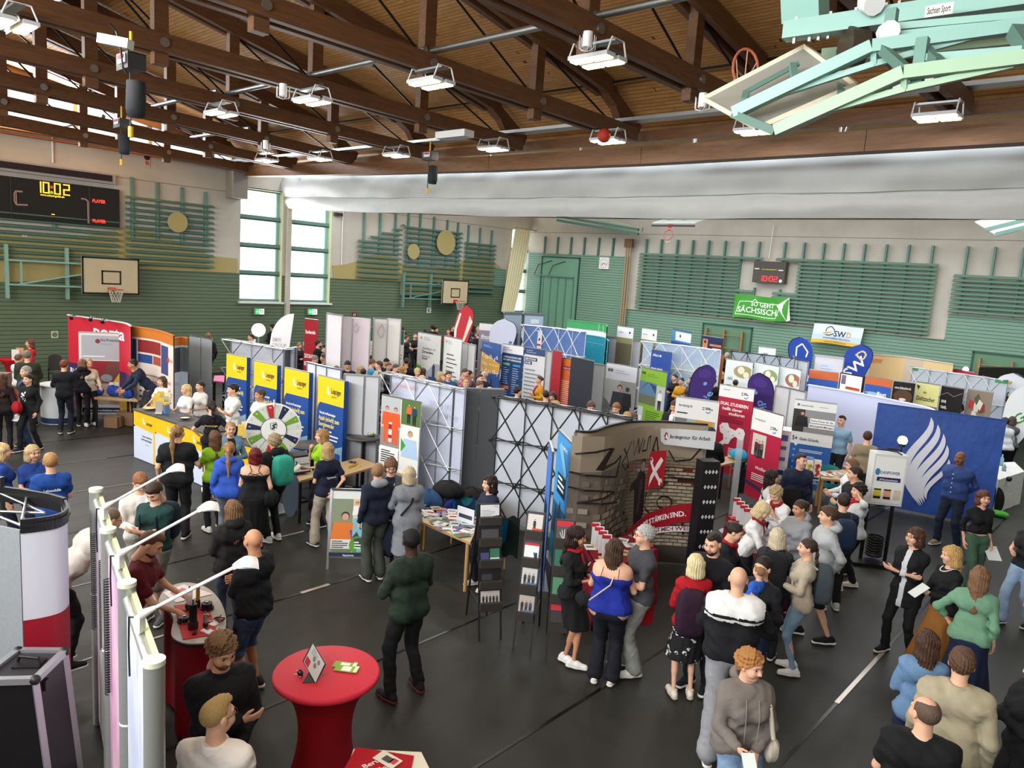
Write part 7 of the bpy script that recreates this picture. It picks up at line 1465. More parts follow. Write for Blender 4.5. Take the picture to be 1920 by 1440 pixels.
g=MB();qq=[pz(x,y,.786)for x,y in((668,1402),(776,1418),(765,1470),(630,1470))];g.poly(qq,RED,(0,0,.006));S=flat(qq[0]+Vector((0,0,.007)),qq[1]+Vector((0,0,.007)),qq[3]+Vector((0,0,.007)))
rc_=g.build('red_cloth',origin=c+Vector((0,0,.79)));tag(rc_,'red cloth with white lettering on the white side table','cloth');P=Print(S);P.text(.18,.75,.12,'Ihr Beruf.','#e8dada',width=.6,rot=.9);P.text(.42,.8,.12,'Ihre Chance.','#e8dada',width=.6,rot=.9)
me=P.t.build('lettering',rc_)
a=pz(727,1424,.80);g=MB();an=math.atan2(CR[1],CR[0])-.6;g.box(a,(.2,.12,.004),printm('#d8d4c4'),rz=an);g.box(a+Vector((0,0,.003)),(.08,.06,.001),printm('#4a443c'),rz=an);g.box(a+Vector((CR[0]*.07,CR[1]*.07-.03,.003)),(.05,.06,.001),printm('#c8303c'),rz=an);tag(g.build('leaflet',origin=a),'photo leaflet with a red corner on the red cloth','leaflet')
# people: fields meshed with surface nets
def snet(fn,lo,hi,h):
 lo=np.array(lo,np.float32);hi=np.array(hi,np.float32)
 n=np.maximum(((hi-lo)/h).astype(int)+2,3)
 ax=[lo[i]+h*np.arange(n[i],dtype=np.float32)for i in range(3)]
 P=np.stack(np.meshgrid(*ax,indexing='ij'),-1)
 F=fn(P.reshape(-1,3)).reshape(n).astype(np.float32)
 S=F<0
 nx,ny,nz=n-1
 c=S[:-1,:-1,:-1].astype(np.int8)
 tot=np.zeros((nx,ny,nz),np.int8);
 for dx in(0,1):
  for dy in(0,1):
   for dz in(0,1):tot+=S[dx:dx+nx,dy:dy+ny,dz:dz+nz]
 act=(tot>0)&(tot<8)
 idx=-np.ones((nx,ny,nz),np.int64);ids=np.nonzero(act);m=len(ids[0]);idx[ids]=np.arange(m)
 acc=np.zeros((m,3),np.float32);cnt=np.zeros(m,np.float32)
 I=np.stack(ids,-1)
 for a in range(3):
  o1,o2=[k for k in range(3)if k!=a]
  for b in(0,1):
   for c_ in(0,1):
    J=I.copy();J[:,o1]+=b;J[:,o2]+=c_;K=J.copy();K[:,a]+=1
    f0=F[J[:,0],J[:,1],J[:,2]];f1=F[K[:,0],K[:,1],K[:,2]]
    x=(f0<0)!=(f1<0);t=np.where(x,f0/np.where(f0==f1,1,f0-f1),0)
    p=(J-I).astype(np.float32);p[:,a]+=t
    acc[x]+=p[x];cnt[x]+=1
 V=lo+h*(I+acc/cnt[:,None])
 Q=[]
 for a in range(3):
  o1,o2=[(1,2),(2,0),(0,1)][a]
  sl0=[slice(None)]*3;sl1=[slice(None)]*3;sl0[a]=slice(0,-1);sl1[a]=slice(1,None)
  A=S[tuple(sl0)];B=S[tuple(sl1)]
  e=np.nonzero(A!=B);E_=np.stack(e,-1)
  ok=(E_[:,o1]>0)&(E_[:,o2]>0)&(E_[:,o1]<(nx,ny,nz)[o1])&(E_[:,o2]<(nx,ny,nz)[o2])
  E_=E_[ok];flip=A[E_[:,0],E_[:,1],E_[:,2]]
  def at(d1,d2):
   J=E_.copy();J[:,o1]-=d1;J[:,o2]-=d2;return idx[J[:,0],J[:,1],J[:,2]]
  q=np.stack([at(1,1),at(0,1),at(0,0),at(1,0)],-1)
  q[~flip]=q[~flip][:,::-1];Q.append(q)
 Q=np.concatenate(Q);Q=Q[(Q>=0).all(1)]
 return V.astype(np.float32),Q
def sm(a,b,k):
 h=np.maximum(k-np.abs(a-b),0)/k;return np.minimum(a,b)-h*h*k/4
def cap(P,a,b,ra,rb,sc=None):
 a=np.array(a,np.float32);b=np.array(b,np.float32);ab=b-a;d=P-a;t=np.clip((d@ab)/max(ab@ab,1e-9),0,1)
 r=d-t[:,None]*ab
 if sc is not None:r=r*np.array(sc,np.float32)
 return np.sqrt((r*r).sum(1))-(ra+(rb-ra)*t)
def ell(P,c,r):
 r=np.array(r,np.float32);q=(P-np.array(c,np.float32))/r;k0=np.sqrt((q*q).sum(1));k1=np.sqrt(((q/r)**2).sum(1));return k0*(k0-1)/np.maximum(k1,1e-6)
def wob(P,f,a,s=0.):
 return a*(np.sin(P[:,0]*f+s)*np.sin(P[:,1]*f*1.3+1.7*s+1)+np.sin(P[:,2]*f*1.1+P[:,0]*f*.6+s*2.3))*.5
def head_f(P):
 d=ell(P,(0,-.015,.028),(.075,.095,.088))
 d=sm(d,ell(P,(0,.022,-.045),(.055,.062,.066)),.05)
 d=sm(d,ell(P,(0,.052,-.088),(.024,.022,.02)),.03)
 d=sm(d,cap(P,(0,.080,.018),(0,.103,-.022),.009,.013),.018)
 d=sm(d,cap(P,(-.012,.092,-.026),(.012,.092,-.026),.009,.009),.008)
 X=np.abs(P[:,:1]);M=np.concatenate([X,P[:,1:]],1)
 d=sm(d,cap(M,(.012,.083,.032),(.048,.068,.03),.008,.007),.02)
 e=ell(M,(.031,.093,.009),(.016,.012,.0085));d=-sm(-d,e+.0,.015)
 d=sm(d,ell(M,(.044,.052,-.03),(.022,.03,.03)),.03)
 d=sm(d,ell(M,(.079,-.008,-.004),(.010,.020,.031)),.008)
 d=sm(d,cap(M,(0,.084,-.052),(.018,.078,-.053),.006,.003),.006)
 d=sm(d,cap(M,(0,.083,-.062),(.015,.078,-.061),.0065,.003),.006)
 d=sm(d,cap(P,(0,-.015,-.06),(0,-.028,-.19),.052,.058),.03)
 return d
_TPL={}
def head_tpl(h):
 if('head',h)in _TPL:return _TPL['head',h]
 V,Q=snet(head_f,(-.1,-.13,-.185),(.1,.125,.13),h)
 vs=[V];qs=[Q];C=V[Q].mean(1)
 mi=np.zeros(len(Q),int)
 lip=(np.abs(C[:,0])<.021)&(C[:,1]>.078)&(C[:,2]<-.046)&(C[:,2]>-.068);mi[lip]=3
 ms=[mi];n=len(V)
 def addsph(c,r,k,m,flat=1.0,rot=None):
  nonlocal n
  u=k*2;v=[];f=[]
  for i in range(k+1):
   for j in range(u):
    a=math.pi*i/k;b=2*math.pi*j/u
    v.append((c[0]+r*math.sin(a)*math.cos(b),c[1]+r*math.cos(a)*flat,c[2]+r*math.sin(a)*math.sin(b)))
  for i in range(k):
   for j in range(u):f.append((n+i*u+j,n+i*u+(j+1)%u,n+(i+1)*u+(j+1)%u,n+(i+1)*u+j))
  mm=[m[0]if i<m[1]else 1 for i in range(k)for j in range(u)]
  vs.append(np.array(v,np.float32));qs.append(np.array(f));ms.append(np.array(mm));n+=len(v)
 k=8 if h<.009 else 5
 for s in(-1,1):
  addsph((s*.031,.0718,.009),.0128,k,(2,3 if k==8 else 2))
  v=[];f=[]
  for i in range(5):
   t=i/4;x=s*(.015+.034*t);z=.031+.006*math.sin(math.pi*min(1,t*1.2));y=.0925-.012*t*t*1.6
   v+=[(x,y,z-.003),(x,y+.002,z),(x,y-.002,z+.004)]
  for i in range(4):
   for q_ in(0,1):f.append((n+3*i+q_,n+3*i+3+q_,n+3*i+4+q_,n+3*i+1+q_))
  vs.append(np.array(v,np.float32));qs.append(np.array(f));ms.append(np.full(len(f),4));n+=len(v)
 r=(np.concatenate(vs),np.concatenate(qs),np.concatenate(ms));_TPL['head',h]=r;return r
def hair_f(style):
 def crown(P,g=.0):
  return ell(P,(0,-.022,.032),(.083+g,.103+g,.094+g))
 def line(P,a=.078,b=1.0):
  return(a+(P[:,1]-.09)*b)-P[:,2]
 def strands(P,amp=.005):
  th=np.arctan2(P[:,0],P[:,1]+.02);return amp*np.sin(th*26+np.sin(P[:,2]*40)*.6)+amp*.6*np.sin(th*61)
 def face(P):
  return np.maximum(ell(P,(0,.115,-.045),(.066,.085,.112)),-1)
 def short(P):return np.maximum(crown(P,.004)+wob(P,160,.006)+strands(P,.0035),line(P))
 def shorttop(P):return sm(short(P),np.maximum(ell(P,(0,.0,.082),(.068,.09,.045))+wob(P,190,.008),line(P,.074)),.02)
 def buzz(P):return np.maximum(crown(P,-.004),line(P))
 def fringe(P):return np.maximum(np.maximum(np.maximum(crown(P,-.003),line(P,.03,.75)),-ell(P,(0,.02,.115),(.062,.1,.07))),P[:,1]-.02)
 def curtain(P,L,w=.0,fl=.0):
  t=np.clip(-(P[:,2]-.03)/(L),0,1)
  x=P[:,0]/(1+fl*t);d=np.sqrt((x/(.092+w))**2+((P[:,1]+.03+.012*t)/(.094+w))**2)-1
  d=d*.09;d=np.maximum(d,P[:,2]-.05);d=np.maximum(d,-(P[:,2]+L)+0.)
  return d
 def withface(d,P):
  d=-sm(-d,ell(P,(0,.112,-.04),(.064,.082,.104)),.01)
  return np.maximum(d,-(ell(P,(0,.03,-.17),(.07,.1,.1))))
 def bob(P):
  d=sm(crown(P,.006),curtain(P,.125,.004,.08),.02)+strands(P)+wob(P,60,.005);return withface(d,P)
 def longh(P,L=.34):
  d=sm(crown(P,.005),curtain(P,.13,.0,.05),.02)
  back=cap(P,(0,-.075,.0),(0,-.115,-L),.085,.05,(1,2.0,1))
  d=sm(d,back,.03)+strands(P,.007)+wob(P,45,.008);return withface(d,P)
 def tight(P):return np.maximum(crown(P,.0)+strands(P,.003),line(P,.078,1.0))
 def pony(P):
  d=sm(tight(P),cap(P,(0,-.115,.035),(0,-.15,.01),.022,.03),.02)
  d=sm(d,cap(P,(0,-.15,.015),(0,-.155,-.17),.034,.032),.02);return sm(d,cap(P,(0,-.155,-.17),(0,-.15,-.30),.032,.010),.02)+strands(P,.004)+wob(P,70,.006)
 def pony_long(P):return sm(pony(P),cap(P,(0,-.155,-.15),(.01,-.15,-.42),.034,.014),.02)
 def bun(P):return sm(tight(P),ell(P,(0,-.07,.115),(.036,.036,.034))+wob(P,120,.006),.015)
 def updo(P):return sm(tight(P),ell(P,(0,-.125,.03),(.045,.035,.045))+wob(P,120,.006),.015)
 def curly(P):return np.maximum(crown(P,.014)+wob(P,150,.014)+wob(P,85,.012,2),line(P,.066,.85))
 def curlylong(P):
  d=sm(crown(P,.012),curtain(P,.13,.012,.2),.02)+wob(P,110,.013)+wob(P,60,.012,1);return withface(d,P)
 def braid(P):
  d=tight(P);
  for i in range(8):d=sm(d,ell(P,(.012*(-1)**i,-.125-.004*i,-.02-.05*i),(.03-.002*i,.024,.034)),.01)
  return d
 def fade(P):return np.maximum(sm(np.maximum(crown(P,-.006),line(P,.07,.95)),ell(P,(0,.01,.092),(.05,.075,.036))+wob(P,140,.006),.01),line(P,.07,.9))
 def cap_(P):
  d=np.maximum(ell(P,(0,-.015,.035),(.088,.108,.098)),-(P[:,2]-.028));br=np.maximum(ell(P,(0,.12,.040),(.07,.085,.014)),-1)
  return sm(d,br,.012)
 def hood(P):return withface(ell(P,(0,-.03,.0),(.105,.12,.13)),P)
 def chef(P):return sm(np.maximum(ell(P,(0,-.015,.03),(.088,.106,.08)),-(P[:,2]-.04)),ell(P,(0,-.02,.15),(.11,.12,.06))+wob(P,60,.01),.03)
 def beard(P):
  d=sm(ell(P,(0,.022,-.055),(.061,.068,.066)),ell(P,(0,.054,-.090),(.028,.026,.026)),.03)
  d=np.maximum(d,P[:,2]+.03+np.maximum(.0,.06-np.abs(P[:,0])*1.1)*.45);d=np.maximum(d,-(P[:,1]-.0));
  mo=ell(P,(0,.082,-.060),(.022,.03,.012));return np.maximum(d,-mo)
 return dict(short=short,shorttop=shorttop,buzz=buzz,fringe=fringe,bob=bob,long=longh,pony=pony,ponylong=pony_long,bun=bun,updo=updo,curly=curly,curlylong=curlylong,braid=braid,fade=fade,cap=cap_,hood=hood,chef=chef,beard=beard)[style]
HB=dict(long=-.40,ponylong=-.45,pony=-.34,braid=-.44)
def hair_tpl(style,h):
 if(style,h)in _TPL:return _TPL[style,h]
 lo=(-.13,-.24,HB.get(style,-.17));hi=(.13,.24 if style in('cap',)else.14,.22 if style=='chef' else.17)
 r=snet(hair_f(style),lo,hi,h);_TPL[style,h]=r;return r
def hand_tpl(kind,h):
 if('hand',kind,h)in _TPL:return _TPL['hand',kind,h]
 cur=dict(relaxed=.45,grip=1.25,open=.12,point=.5)[kind]
 seg=[]
 for i,(x,L,r)in enumerate(((.030,.070,.0088),(.010,.078,.009),(-.011,.073,.0088),(-.030,.057,.0078))):
  c=cur*(1+.12*i)if not(kind=='point' and i==0)else.05
  p=np.array((x,.002,-.088));a=c*.5
  for k,l in enumerate((.42,.32,.26)):
   q_=p+np.array((x*.10*(1-.6*k),math.sin(a)*L*l,-math.cos(a)*L*l));seg.append((p,q_,r*(1-.08*k),r*(1-.08*(k+1))));p=q_;a+=c*.75
 p0=np.array((.026,.006,-.028));p1=np.array((.050,.018,-.058));p2=np.array((.054-.012*cur,.026+.01*cur,-.086));
 seg+=[(p0,p1,.0135,.0105),(p1,p2,.0100,.0085)]
 def f(P):
  d=cap(P,(.0,0,-.02),(.0,.0,-.072),.033,.040,(1,2.6,1));d=sm(d,cap(P,(0,-.0,.03),(0,0,-.02),.026,.026,(1,1.25,1)),.03)
  for a,b,ra,rb in seg:d=sm(d,cap(P,a,b,ra,rb),.006)
  return d
 r=snet(f,(-.06,-.06,-.185),(.085,.10,.05),h);_TPL['hand',kind,h]=r;return r
def shoe_tpl(h):
 if('shoe',h)in _TPL:return _TPL['shoe',h]
 def up(P):
  d=cap(P,(0,-.055,.045),(0,.05,.05),.036,.040);d=sm(d,cap(P,(0,.05,.045),(0,.165,.034),.042,.033,(.92,1,1.1)),.04)
  d=sm(d,cap(P,(0,-.03,.06),(0,-.02,.10),.036,.040),.03);return np.maximum(np.maximum(d,.018-P[:,2]),P[:,2]-.108)
 def so(P):
  d=cap(P,(0,-.055,.015),(0,.05,.015),.043,.043,(1,1,0));d=sm(d,cap(P,(0,.05,.015),(.0,.168,.015),.043,.037,(.92,1,0)),.03);return np.maximum(np.maximum(d,-P[:,2]),P[:,2]-.030)
 a=snet(up,(-.07,-.12,.0),(.07,.24,.13),h);b=snet(so,(-.07,-.13,-.02),(.07,.24,.05),h)
 r=(np.concatenate([a[0],b[0]]),np.concatenate([a[1],b[1]+len(a[0])]),np.concatenate([np.zeros(len(a[1]),int),np.ones(len(b[1]),int)]));_TPL['shoe',h]=r;return r
def npmesh(name,V,Q,mi,mats,parent):
 me=bpy.data.meshes.new(name);me.vertices.add(len(V));me.vertices.foreach_set('co',np.ascontiguousarray(V,np.float32).ravel())
 n=len(Q);me.loops.add(n*4);me.loops.foreach_set('vertex_index',np.ascontiguousarray(Q,np.int32).ravel())
 me.polygons.add(n);me.polygons.foreach_set('loop_start',np.arange(0,n*4,4,dtype=np.int32));me.polygons.foreach_set('loop_total',np.full(n,4,np.int32))
 if mi is not None:me.polygons.foreach_set('material_index',np.asarray(mi,np.int32))
 me.polygons.foreach_set('use_smooth',np.ones(n,bool));me.update(calc_edges=True);me.validate()
 for m in mats:me.materials.append(m)
 o=bpy.data.objects.new(name,me);COL.objects.link(o);o.parent=parent;return o
def rotx(a):c,s=math.cos(a),math.sin(a);return np.array(((1,0,0),(0,c,-s),(0,s,c)))
def roty(a):c,s=math.cos(a),math.sin(a);return np.array(((c,0,s),(0,1,0),(-s,0,c)))
def rotz(a):c,s=math.cos(a),math.sin(a);return np.array(((c,-s,0),(s,c,0),(0,0,1)))
def ik(a,t,l1,l2,pole):
 """two-bone chain from a towards t; returns (joint, end)"""
 d=t-a;D=np.linalg.norm(d);D2=min(max(D,abs(l1-l2)+.02),(l1+l2)*.995);u=d/D;x=(l1*l1-l2*l2+D2*D2)/(2*D2);y=math.sqrt(max(0,l1*l1-x*x))
 p=pole-(pole@u)*u;p=p/max(1e-6,np.linalg.norm(p));return a+u*x+p*y,a+u*D2
ARM={'down':((.06,.04,-.50),(.3,-1,0),'relaxed'),'relax':((.10,.10,-.47),(.5,-1,-.1),'relaxed'),'fwd':((-.04,.30,-.30),(.6,-.4,-1),'grip'),'hold':((-.10,.24,-.26),(.7,-.2,-1),'grip'),'front':((-.14,.20,-.38),(.8,-.3,-.6),'relaxed'),'table':((-.02,.38,-.34),(.5,-.3,-1),'open'),'cross':((-.26,.20,-.22),(.7,.1,-1),'relaxed'),'back':((-.12,-.16,-.42),(1,-.5,-.3),'relaxed'),'hip':((.05,.06,-.40),(1,-.5,.1),'relaxed'),'chin':((-.10,.20,-.02),(.5,.2,-1),'grip'),'headh':((-.02,.06,.16),(1,.3,.0),'relaxed'),'side':((.16,.08,-.42),(.4,-1,0),'relaxed'),'reach':((-.02,.50,-.14),(.4,0,-1),'open'),'carry':((-.02,.26,-.12),(.7,-.1,-1),'grip'),'lap':((-.06,.34,-.30),(.7,-.2,-1),'relaxed'),'strap':((-.08,.14,-.10),(.5,-.2,-1),'grip'),'bag':((.08,.02,-.50),(.5,-1,0),'grip'),}
PC=[0]
def person(hx,hy,H,face,hair,hc,sk,top,bottom,shoes,label,arms='down down',legs='stand',lean=0.,w=1.,sex='m',look=0.,nod=0.,sleeve='long',topkind='shirt',bkind='trousers',beard=None,glasses=False,at=None,group=None,ztop=None,seat=None,name='person',sole=None,tw=0.,skirtlen=.5,tier=None,extra=None,coat=None,bag=None,coll=None,scarf=None,pat=None,lanyard=None):
 """hx, hy: picture point of the top of the head; H: height; face: 0 towards the camera, 90 to the picture's right, 180 away, 270 left"""
 s=H/1.75;PC[0]+=1;seed=PC[0]*1.37
 zt=ztop if ztop is not None else H
 P0=pz(hx,hy,zt)
 dist=math.sqrt(P0.x**2+P0.y**2+(CAM_H-1)**2)
 if tier is None:tier=0 if dist<9.5 else(1 if dist<17 else 2)
 hb=(.016,.021,.032)[tier];hh=(.0055,.0085,.0135)[tier];hd=(.0045,.0065,.012)[tier]
 base=math.atan2(-P0.y,-P0.x)
 ang=base+math.radians(face);fw=np.array((math.cos(ang),math.sin(ang),0));yaw=ang-math.pi/2
 Rz=rotz(yaw)
 fem=sex=='f'
 sw=(.150 if fem else.172)*(1+.3*(w-1));hw=(.092 if fem else.088)
 hip=np.array((0,0,.93));
 if legs=='sit':hip=np.array((0,0,.50 if seat is None else seat/s))
 Lm=rotx(-lean)
 T=lambda p:hip+Lm@(rotz(tw)@np.array(p,float))
 chestc=T((0,.0,.36));neck=T((0,-.012,.535));sh=[T((i*sw,-.01,.462))for i in(-1,1)]
 RH=rotz(yaw)@rotz(-math.radians(look))@rotx(-math.radians(nod)-lean*.35)
 headc=neck+(rotz(-math.radians(look)*.3)@rotx(-lean*.6))@np.array((0,.028,.152))
 topz=headc[2]+.118
 off=np.array((headc[0],headc[1],0.))
 am=arms.split();A=[]
 for i,k in enumerate(am):
  sd=(-1,1)[i];(tx_,ty_,tz_),pole,hk=ARM[k];
  tgt=sh[i]+(Lm if k not in('down','relax','bag','table','hold','fwd')else rotx(-lean*.3))@np.array((sd*(tx_+(.03*(w-1)*3)),ty_*(1+.6*(w-1)),tz_));el,wr=ik(sh[i],tgt,.285,.255,np.array((sd*pole[0],pole[1],pole[2])))
  A.append((sh[i],el,wr,hk,k))
 G=[]
 F_={'stand':((-.10,.0),(.10,.02)),'apart':((-.17,.0),(.17,.0)),'step':((-.09,-.16),(.09,.18)),'step2':((-.09,.18),(.09,-.16)),'cross':((.05,.12),(-.02,-.02)),'stride':((-.10,-.34),(.08,.22)),'weight':((-.08,.0),(.16,.06)),'sit':((-.14,.44),(.14,.42)),'tog':((-.07,0),(.07,.01))}[legs]
 for i,(fx,fy)in enumerate(F_):
  hj=hip+np.array(((-1,1)[i]*hw,0,-.02));an=np.array((fx,fy,.085))
  kn,an2=ik(hj,an,.43,.43,np.array((0,1,.1)));G.append((hj,kn,np.array((fx,fy,.085)),(fx,fy)))
 br=.105*w;bl=.112*w;dp=.72 if w<1.2 else.8
 mus=(.88 if fem else.96)*(1+.4*(w-1))
 def torso(P,g):
  d=None
  def u(x):
   nonlocal d;d=x if d is None else sm(d,x,.06)
  cw=(.075 if fem else.098)*(1+.45*(w-1))
  u(cap(P,T((-cw,0,.40)),T((cw,0,.40)),br+g,br+g));ww=(.045 if fem else.062)*(1+.9*(w-1))
  u(cap(P,T((-ww,0.01*w,.18)),T((ww,.01*w,.18)),(.098 if fem else.108)*w+g,(.098 if fem else.108)*w+g))
  pw=(.085 if fem else.072)*(1+.5*(w-1));u(cap(P,hip+np.array((-pw,-.015,.01)),hip+np.array((pw,-.015,.01)),.108*w+g,.108*w+g))
  if fem:
   for sx in(-.07,.07):u(ell(P,T((sx,.10*w,.335)),(.06+g,.055+g,.06+g)))
  else:u(cap(P,T((-.06,.05,.38)),T((.06,.05,.38)),.075*w+g,.075*w+g))
  for i in(0,1):d=sm(d,cap(P,T((0,-.022,.475)),A[i][0],.056+g,.05*mus+g),.05)
  return d
 def leg(P,i,g,t1=1.0,fl=0.):
  hj,kn,an,_=G[i];d=cap(P,hj,kn,.086*(1+.6*(w-1))+g,.056*mus+g);d=sm(d,cap(P,kn,kn+(an-kn)*t1,.055*mus+g,.055*mus*(1-.34*t1)+g+fl*t1),.03);
  if fl==0 and t1==1:d=sm(d,cap(P,kn+(an-kn)*.15+np.array((0,-.02,0)),kn+(an-kn)*.5+np.array((0,-.015,0)),.04*mus+g,.04*mus+g),.03)
  return d
 def arm(P,i,g,t=2.0,k=.02,fl=0.):
  a,e,wr,_,_=A[i];t1=min(t,1.);d=cap(P,a,a+(e-a)*t1,.048*mus+g,(.048-.010*t1)*mus+g+fl*t1)
  if t>1:t2=min(t-1,1.);d=sm(d,cap(P,e,e+(wr-e)*t2,.038*mus+g,(.038-.012*t2)*mus+g+fl*t2),k)
  return d
 allp=[hip,headc]+[x for a in A for x in a[:3]]+[x for g_ in G for x in g_[:3]]
 lo=np.min(allp,0)-.24*max(1,w);hi=np.max(allp,0)+.24*max(1,w)
 lo[2]=max(lo[2],0)if legs!='sit' else 0
 def place(V):
  return((V-off)*s)@Rz.T+np.array((P0.x,P0.y,0))*0
 zshift=zt-topz*s
 def Wd(V):
  q_=((np.asarray(V)-off)*s)@Rz.T;q_[...,2]+=0;return q_
 root=thing(name,label,'person',(P0.x,P0.y,max(0,zshift)),group)
 if zshift<0:root.location.z=0
 zs=min(0,zshift)
 def fin(V):
  q_=Wd(V);
  if zs:q_[...,2]+=zs*np.clip(q_[...,2]/.6,0,1)
  return q_
 bare_leg=bkind in('shorts','skirt','dress','none')
 def bodyf(P):
  d=torso(P,-.006)
  d=sm(d,cap(P,T((0,-.02,.46)),headc+np.array((0,-.02,-.06)),.058,.052),.04)
  for i in(0,1):d=sm(d,arm(P,i,-.004),.02)
  L=None
  for i in(0,1):x=leg(P,i,-.006);L=x if L is None else np.minimum(L,x)
  return sm(d,L,.02)
 V,Q=snet(bodyf,lo,hi,hb);mi=np.zeros(len(Q),int)
 HV,HQ,HM=head_tpl(hh);hv=HV@(rotz(-math.radians(look))@rotx(-math.radians(nod)-lean*.35)).T*1.0+headc
 Vs=[V,hv];Qs=[Q,HQ+len(V)];Ms=[mi,HM];n=len(V)+len(hv)
 for i in(0,1):
  a,e,wr,hk,kk=A[i];HV2,HQ2=hand_tpl(hk,hd);hv2=HV2.copy();hq=HQ2
  if i==0:hv2[:,0]*=-1;hq=HQ2[:,::-1]
  fdir=(wr-e)/max(1e-6,np.linalg.norm(wr-e));
  if kk in('table','front','lap'):fdir=fdir*.6+np.array((0,.4,-.35));fdir/=np.linalg.norm(fdir)
  palm=np.array(((-1,1)[i]*-1.,.1,0.))if kk in('down','relax','side','bag','hip')else(np.array((0,0,-1.))if kk in('table','front','lap')else np.array(((-1,1)[i]*-.6,-.5,.5)))
  z=-fdir;y=palm-(palm@z)*z;y/=max(1e-6,np.linalg.norm(y));x=np.cross(y,z)
  R3=np.stack([x,y,z],1);sc=1.0 if not fem else.92
  hv2=(hv2*sc)@R3.T+wr;Vs.append(hv2);Qs.append(hq+n);Ms.append(np.zeros(len(hq),int));n+=len(hv2)
 sm_=skin(sk);hm=hairm(hc)if hc else sm_
 body=npmesh('body',fin(np.concatenate(Vs)),np.concatenate(Qs),np.concatenate(Ms),[sm_,mat('#e8e4de',.3,amt=0),mat('#3b2c20',.25,amt=0),mat('#b0776a' if sk>'#9' else '#5a3530',.45,amt=0),hm],root)
 hem={'shirt':-.05,'jacket':-.10,'crop':.10,'coat':-.5,'vest':-.06,'strap':-.02}.get(topkind,-.05)
 bulk={'jacket':.017,'coat':.018,'hoodie':.019}.get(topkind,.010)+(0.004 if topkind=='shirt' else 0)
 if topkind=='hoodie':hem=-.08
 if coat is not None:hem=coat
 tcol=top if not isinstance(top,str)else cloth(top)
 def shirtf(P):
  d=torso(P,bulk)
  q_=(P-hip)@Lm
  if topkind=='strap':d=np.maximum(d,q_[:,2]-.40)
  else:
   sl={'long':1.93,'short':.62,'three':1.45,'none':None,'push':1.35}[sleeve]
   if sl is not None:
    for i in(0,1):d=sm(d,arm(P,i,bulk*.7+.003,sl,.02,.010 if sl<1 else.004),.02)
  if hem<-.12:
   c=cap(P,hip,hip+np.array((0,0,hem-.1)),.15*w+bulk,.19*w+bulk,(1,1.1,1));d=sm(d,c,.05)
  d=d+wob(P,24,.008,seed)+wob(P,52,.005,seed)+.007*np.abs(np.sin(P[:,2]*34+P[:,0]*26+np.sin(P[:,1]*22+seed)*2))-.003
  d=np.maximum(d,hem-q_[:,2])
  if topkind!='hoodie' and topkind!='strap' and topkind!='turtle':d=np.maximum(d,-ell(P,T((0,.01,.60)),(.078,.088,.085)))
  return d
 V,Q=snet(shirtf,lo-.03,hi+.03,hb);mi=None;mats_=[tcol]
 if pat is not None:
  C=(V[Q].mean(1)-hip)@Lm;mi=pat[0](C).astype(int);mats_+=[cloth(c_)if isinstance(c_,str)else c_ for c_ in pat[1:]]
 nm={'jacket':'jacket','hoodie':'hoodie','coat':'coat','vest':'vest'}.get(topkind,'shirt')if bkind!='dress' else 'dress'
 npmesh(nm,fin(V),Q,mi,mats_,root)
 if topkind=='hoodie':
  def hd_(P):return-sm(-ell(P,T((0,-.085,.555)),(.125,.085,.075)),-(.0-ell(P,T((0,-.03,.62)),(.075,.075,.08))),.02)+wob(P,40,.008,seed)
  V,Q=snet(hd_,neck-.22,neck+.2,min(hb,.018));npmesh('hood',fin(V),Q,None,[cloth(coll)if coll else tcol],root)
 elif coll:
  def cl(P):q_=P-T((0,-.012,.515));q_=q_@Lm;return np.maximum(np.abs(np.sqrt(q_[:,0]**2+(q_[:,1]*.92)**2)-.073+q_[:,2]*.25)-.007-.004,np.abs(q_[:,2])-.028)
  V,Q=snet(cl,neck-.16,neck+.14,.011 if tier<2 else.02)
  if len(Q):npmesh('collar',fin(V),Q,None,[cloth(coll)],root)
 if scarf:
  def sc_(P):q_=(P-T((0,.0,.53)))@Lm;a=np.sqrt(q_[:,0]**2+(q_[:,1])**2)-.078;d=np.sqrt(a*a+q_[:,2]**2)-.026;return sm(d,cap(P,T((.0,.09,.50)),T((.01,.135*w,.38)),.024,.03,(1,1.6,1)),.03)+wob(P,60,.008)
  V,Q=snet(sc_,neck-.22,neck+.2,.014 if tier<2 else.022);npmesh('scarf',fin(V),Q,None,[cloth(scarf)],root)
 bcol=cloth(bottom)if isinstance(bottom,str)else bottom
 if bkind in('trousers','shorts','leggings','wide'):
  def trf(P):
   g={'leggings':.003,'wide':.022,'shorts':.02}.get(bkind,.012);t1=.32 if bkind=='shorts' else.97
   d=None
   for i in(0,1):x=leg(P,i,g,t1,{'wide':.035,'trousers':.014,'shorts':.02}.get(bkind,0.001));d=x if d is None else np.minimum(d,x)
   d=np.minimum(d,9)
   if legs!='sit':d=sm(d,cap(P,hip+np.array((-.07,-.01,0)),hip+np.array((.07,-.01,0)),.108*w+.008,.108*w+.008),.04)
   else:d=sm(d,cap(P,hip+np.array((-.07,-.0,-.01)),hip+np.array((.07,0,-.01)),.12*w,.12*w),.04)
   if bkind=='shorts':
    z=max(G[0][1][2],G[1][1][2])-.06
    if legs!='sit':d=np.maximum(d,z-P[:,2])
   d=d+wob(P,30,.007,seed)+.006*np.abs(np.sin(P[:,2]*30+P[:,0]*18+np.sin(P[:,1]*30+seed)*2))-.002
   return np.maximum(d,P[:,2]-(hip[2]+(max(hem,-.06)+.045 if legs!='sit' else.05)-(P[:,1]*math.tan(min(lean,.8)))))
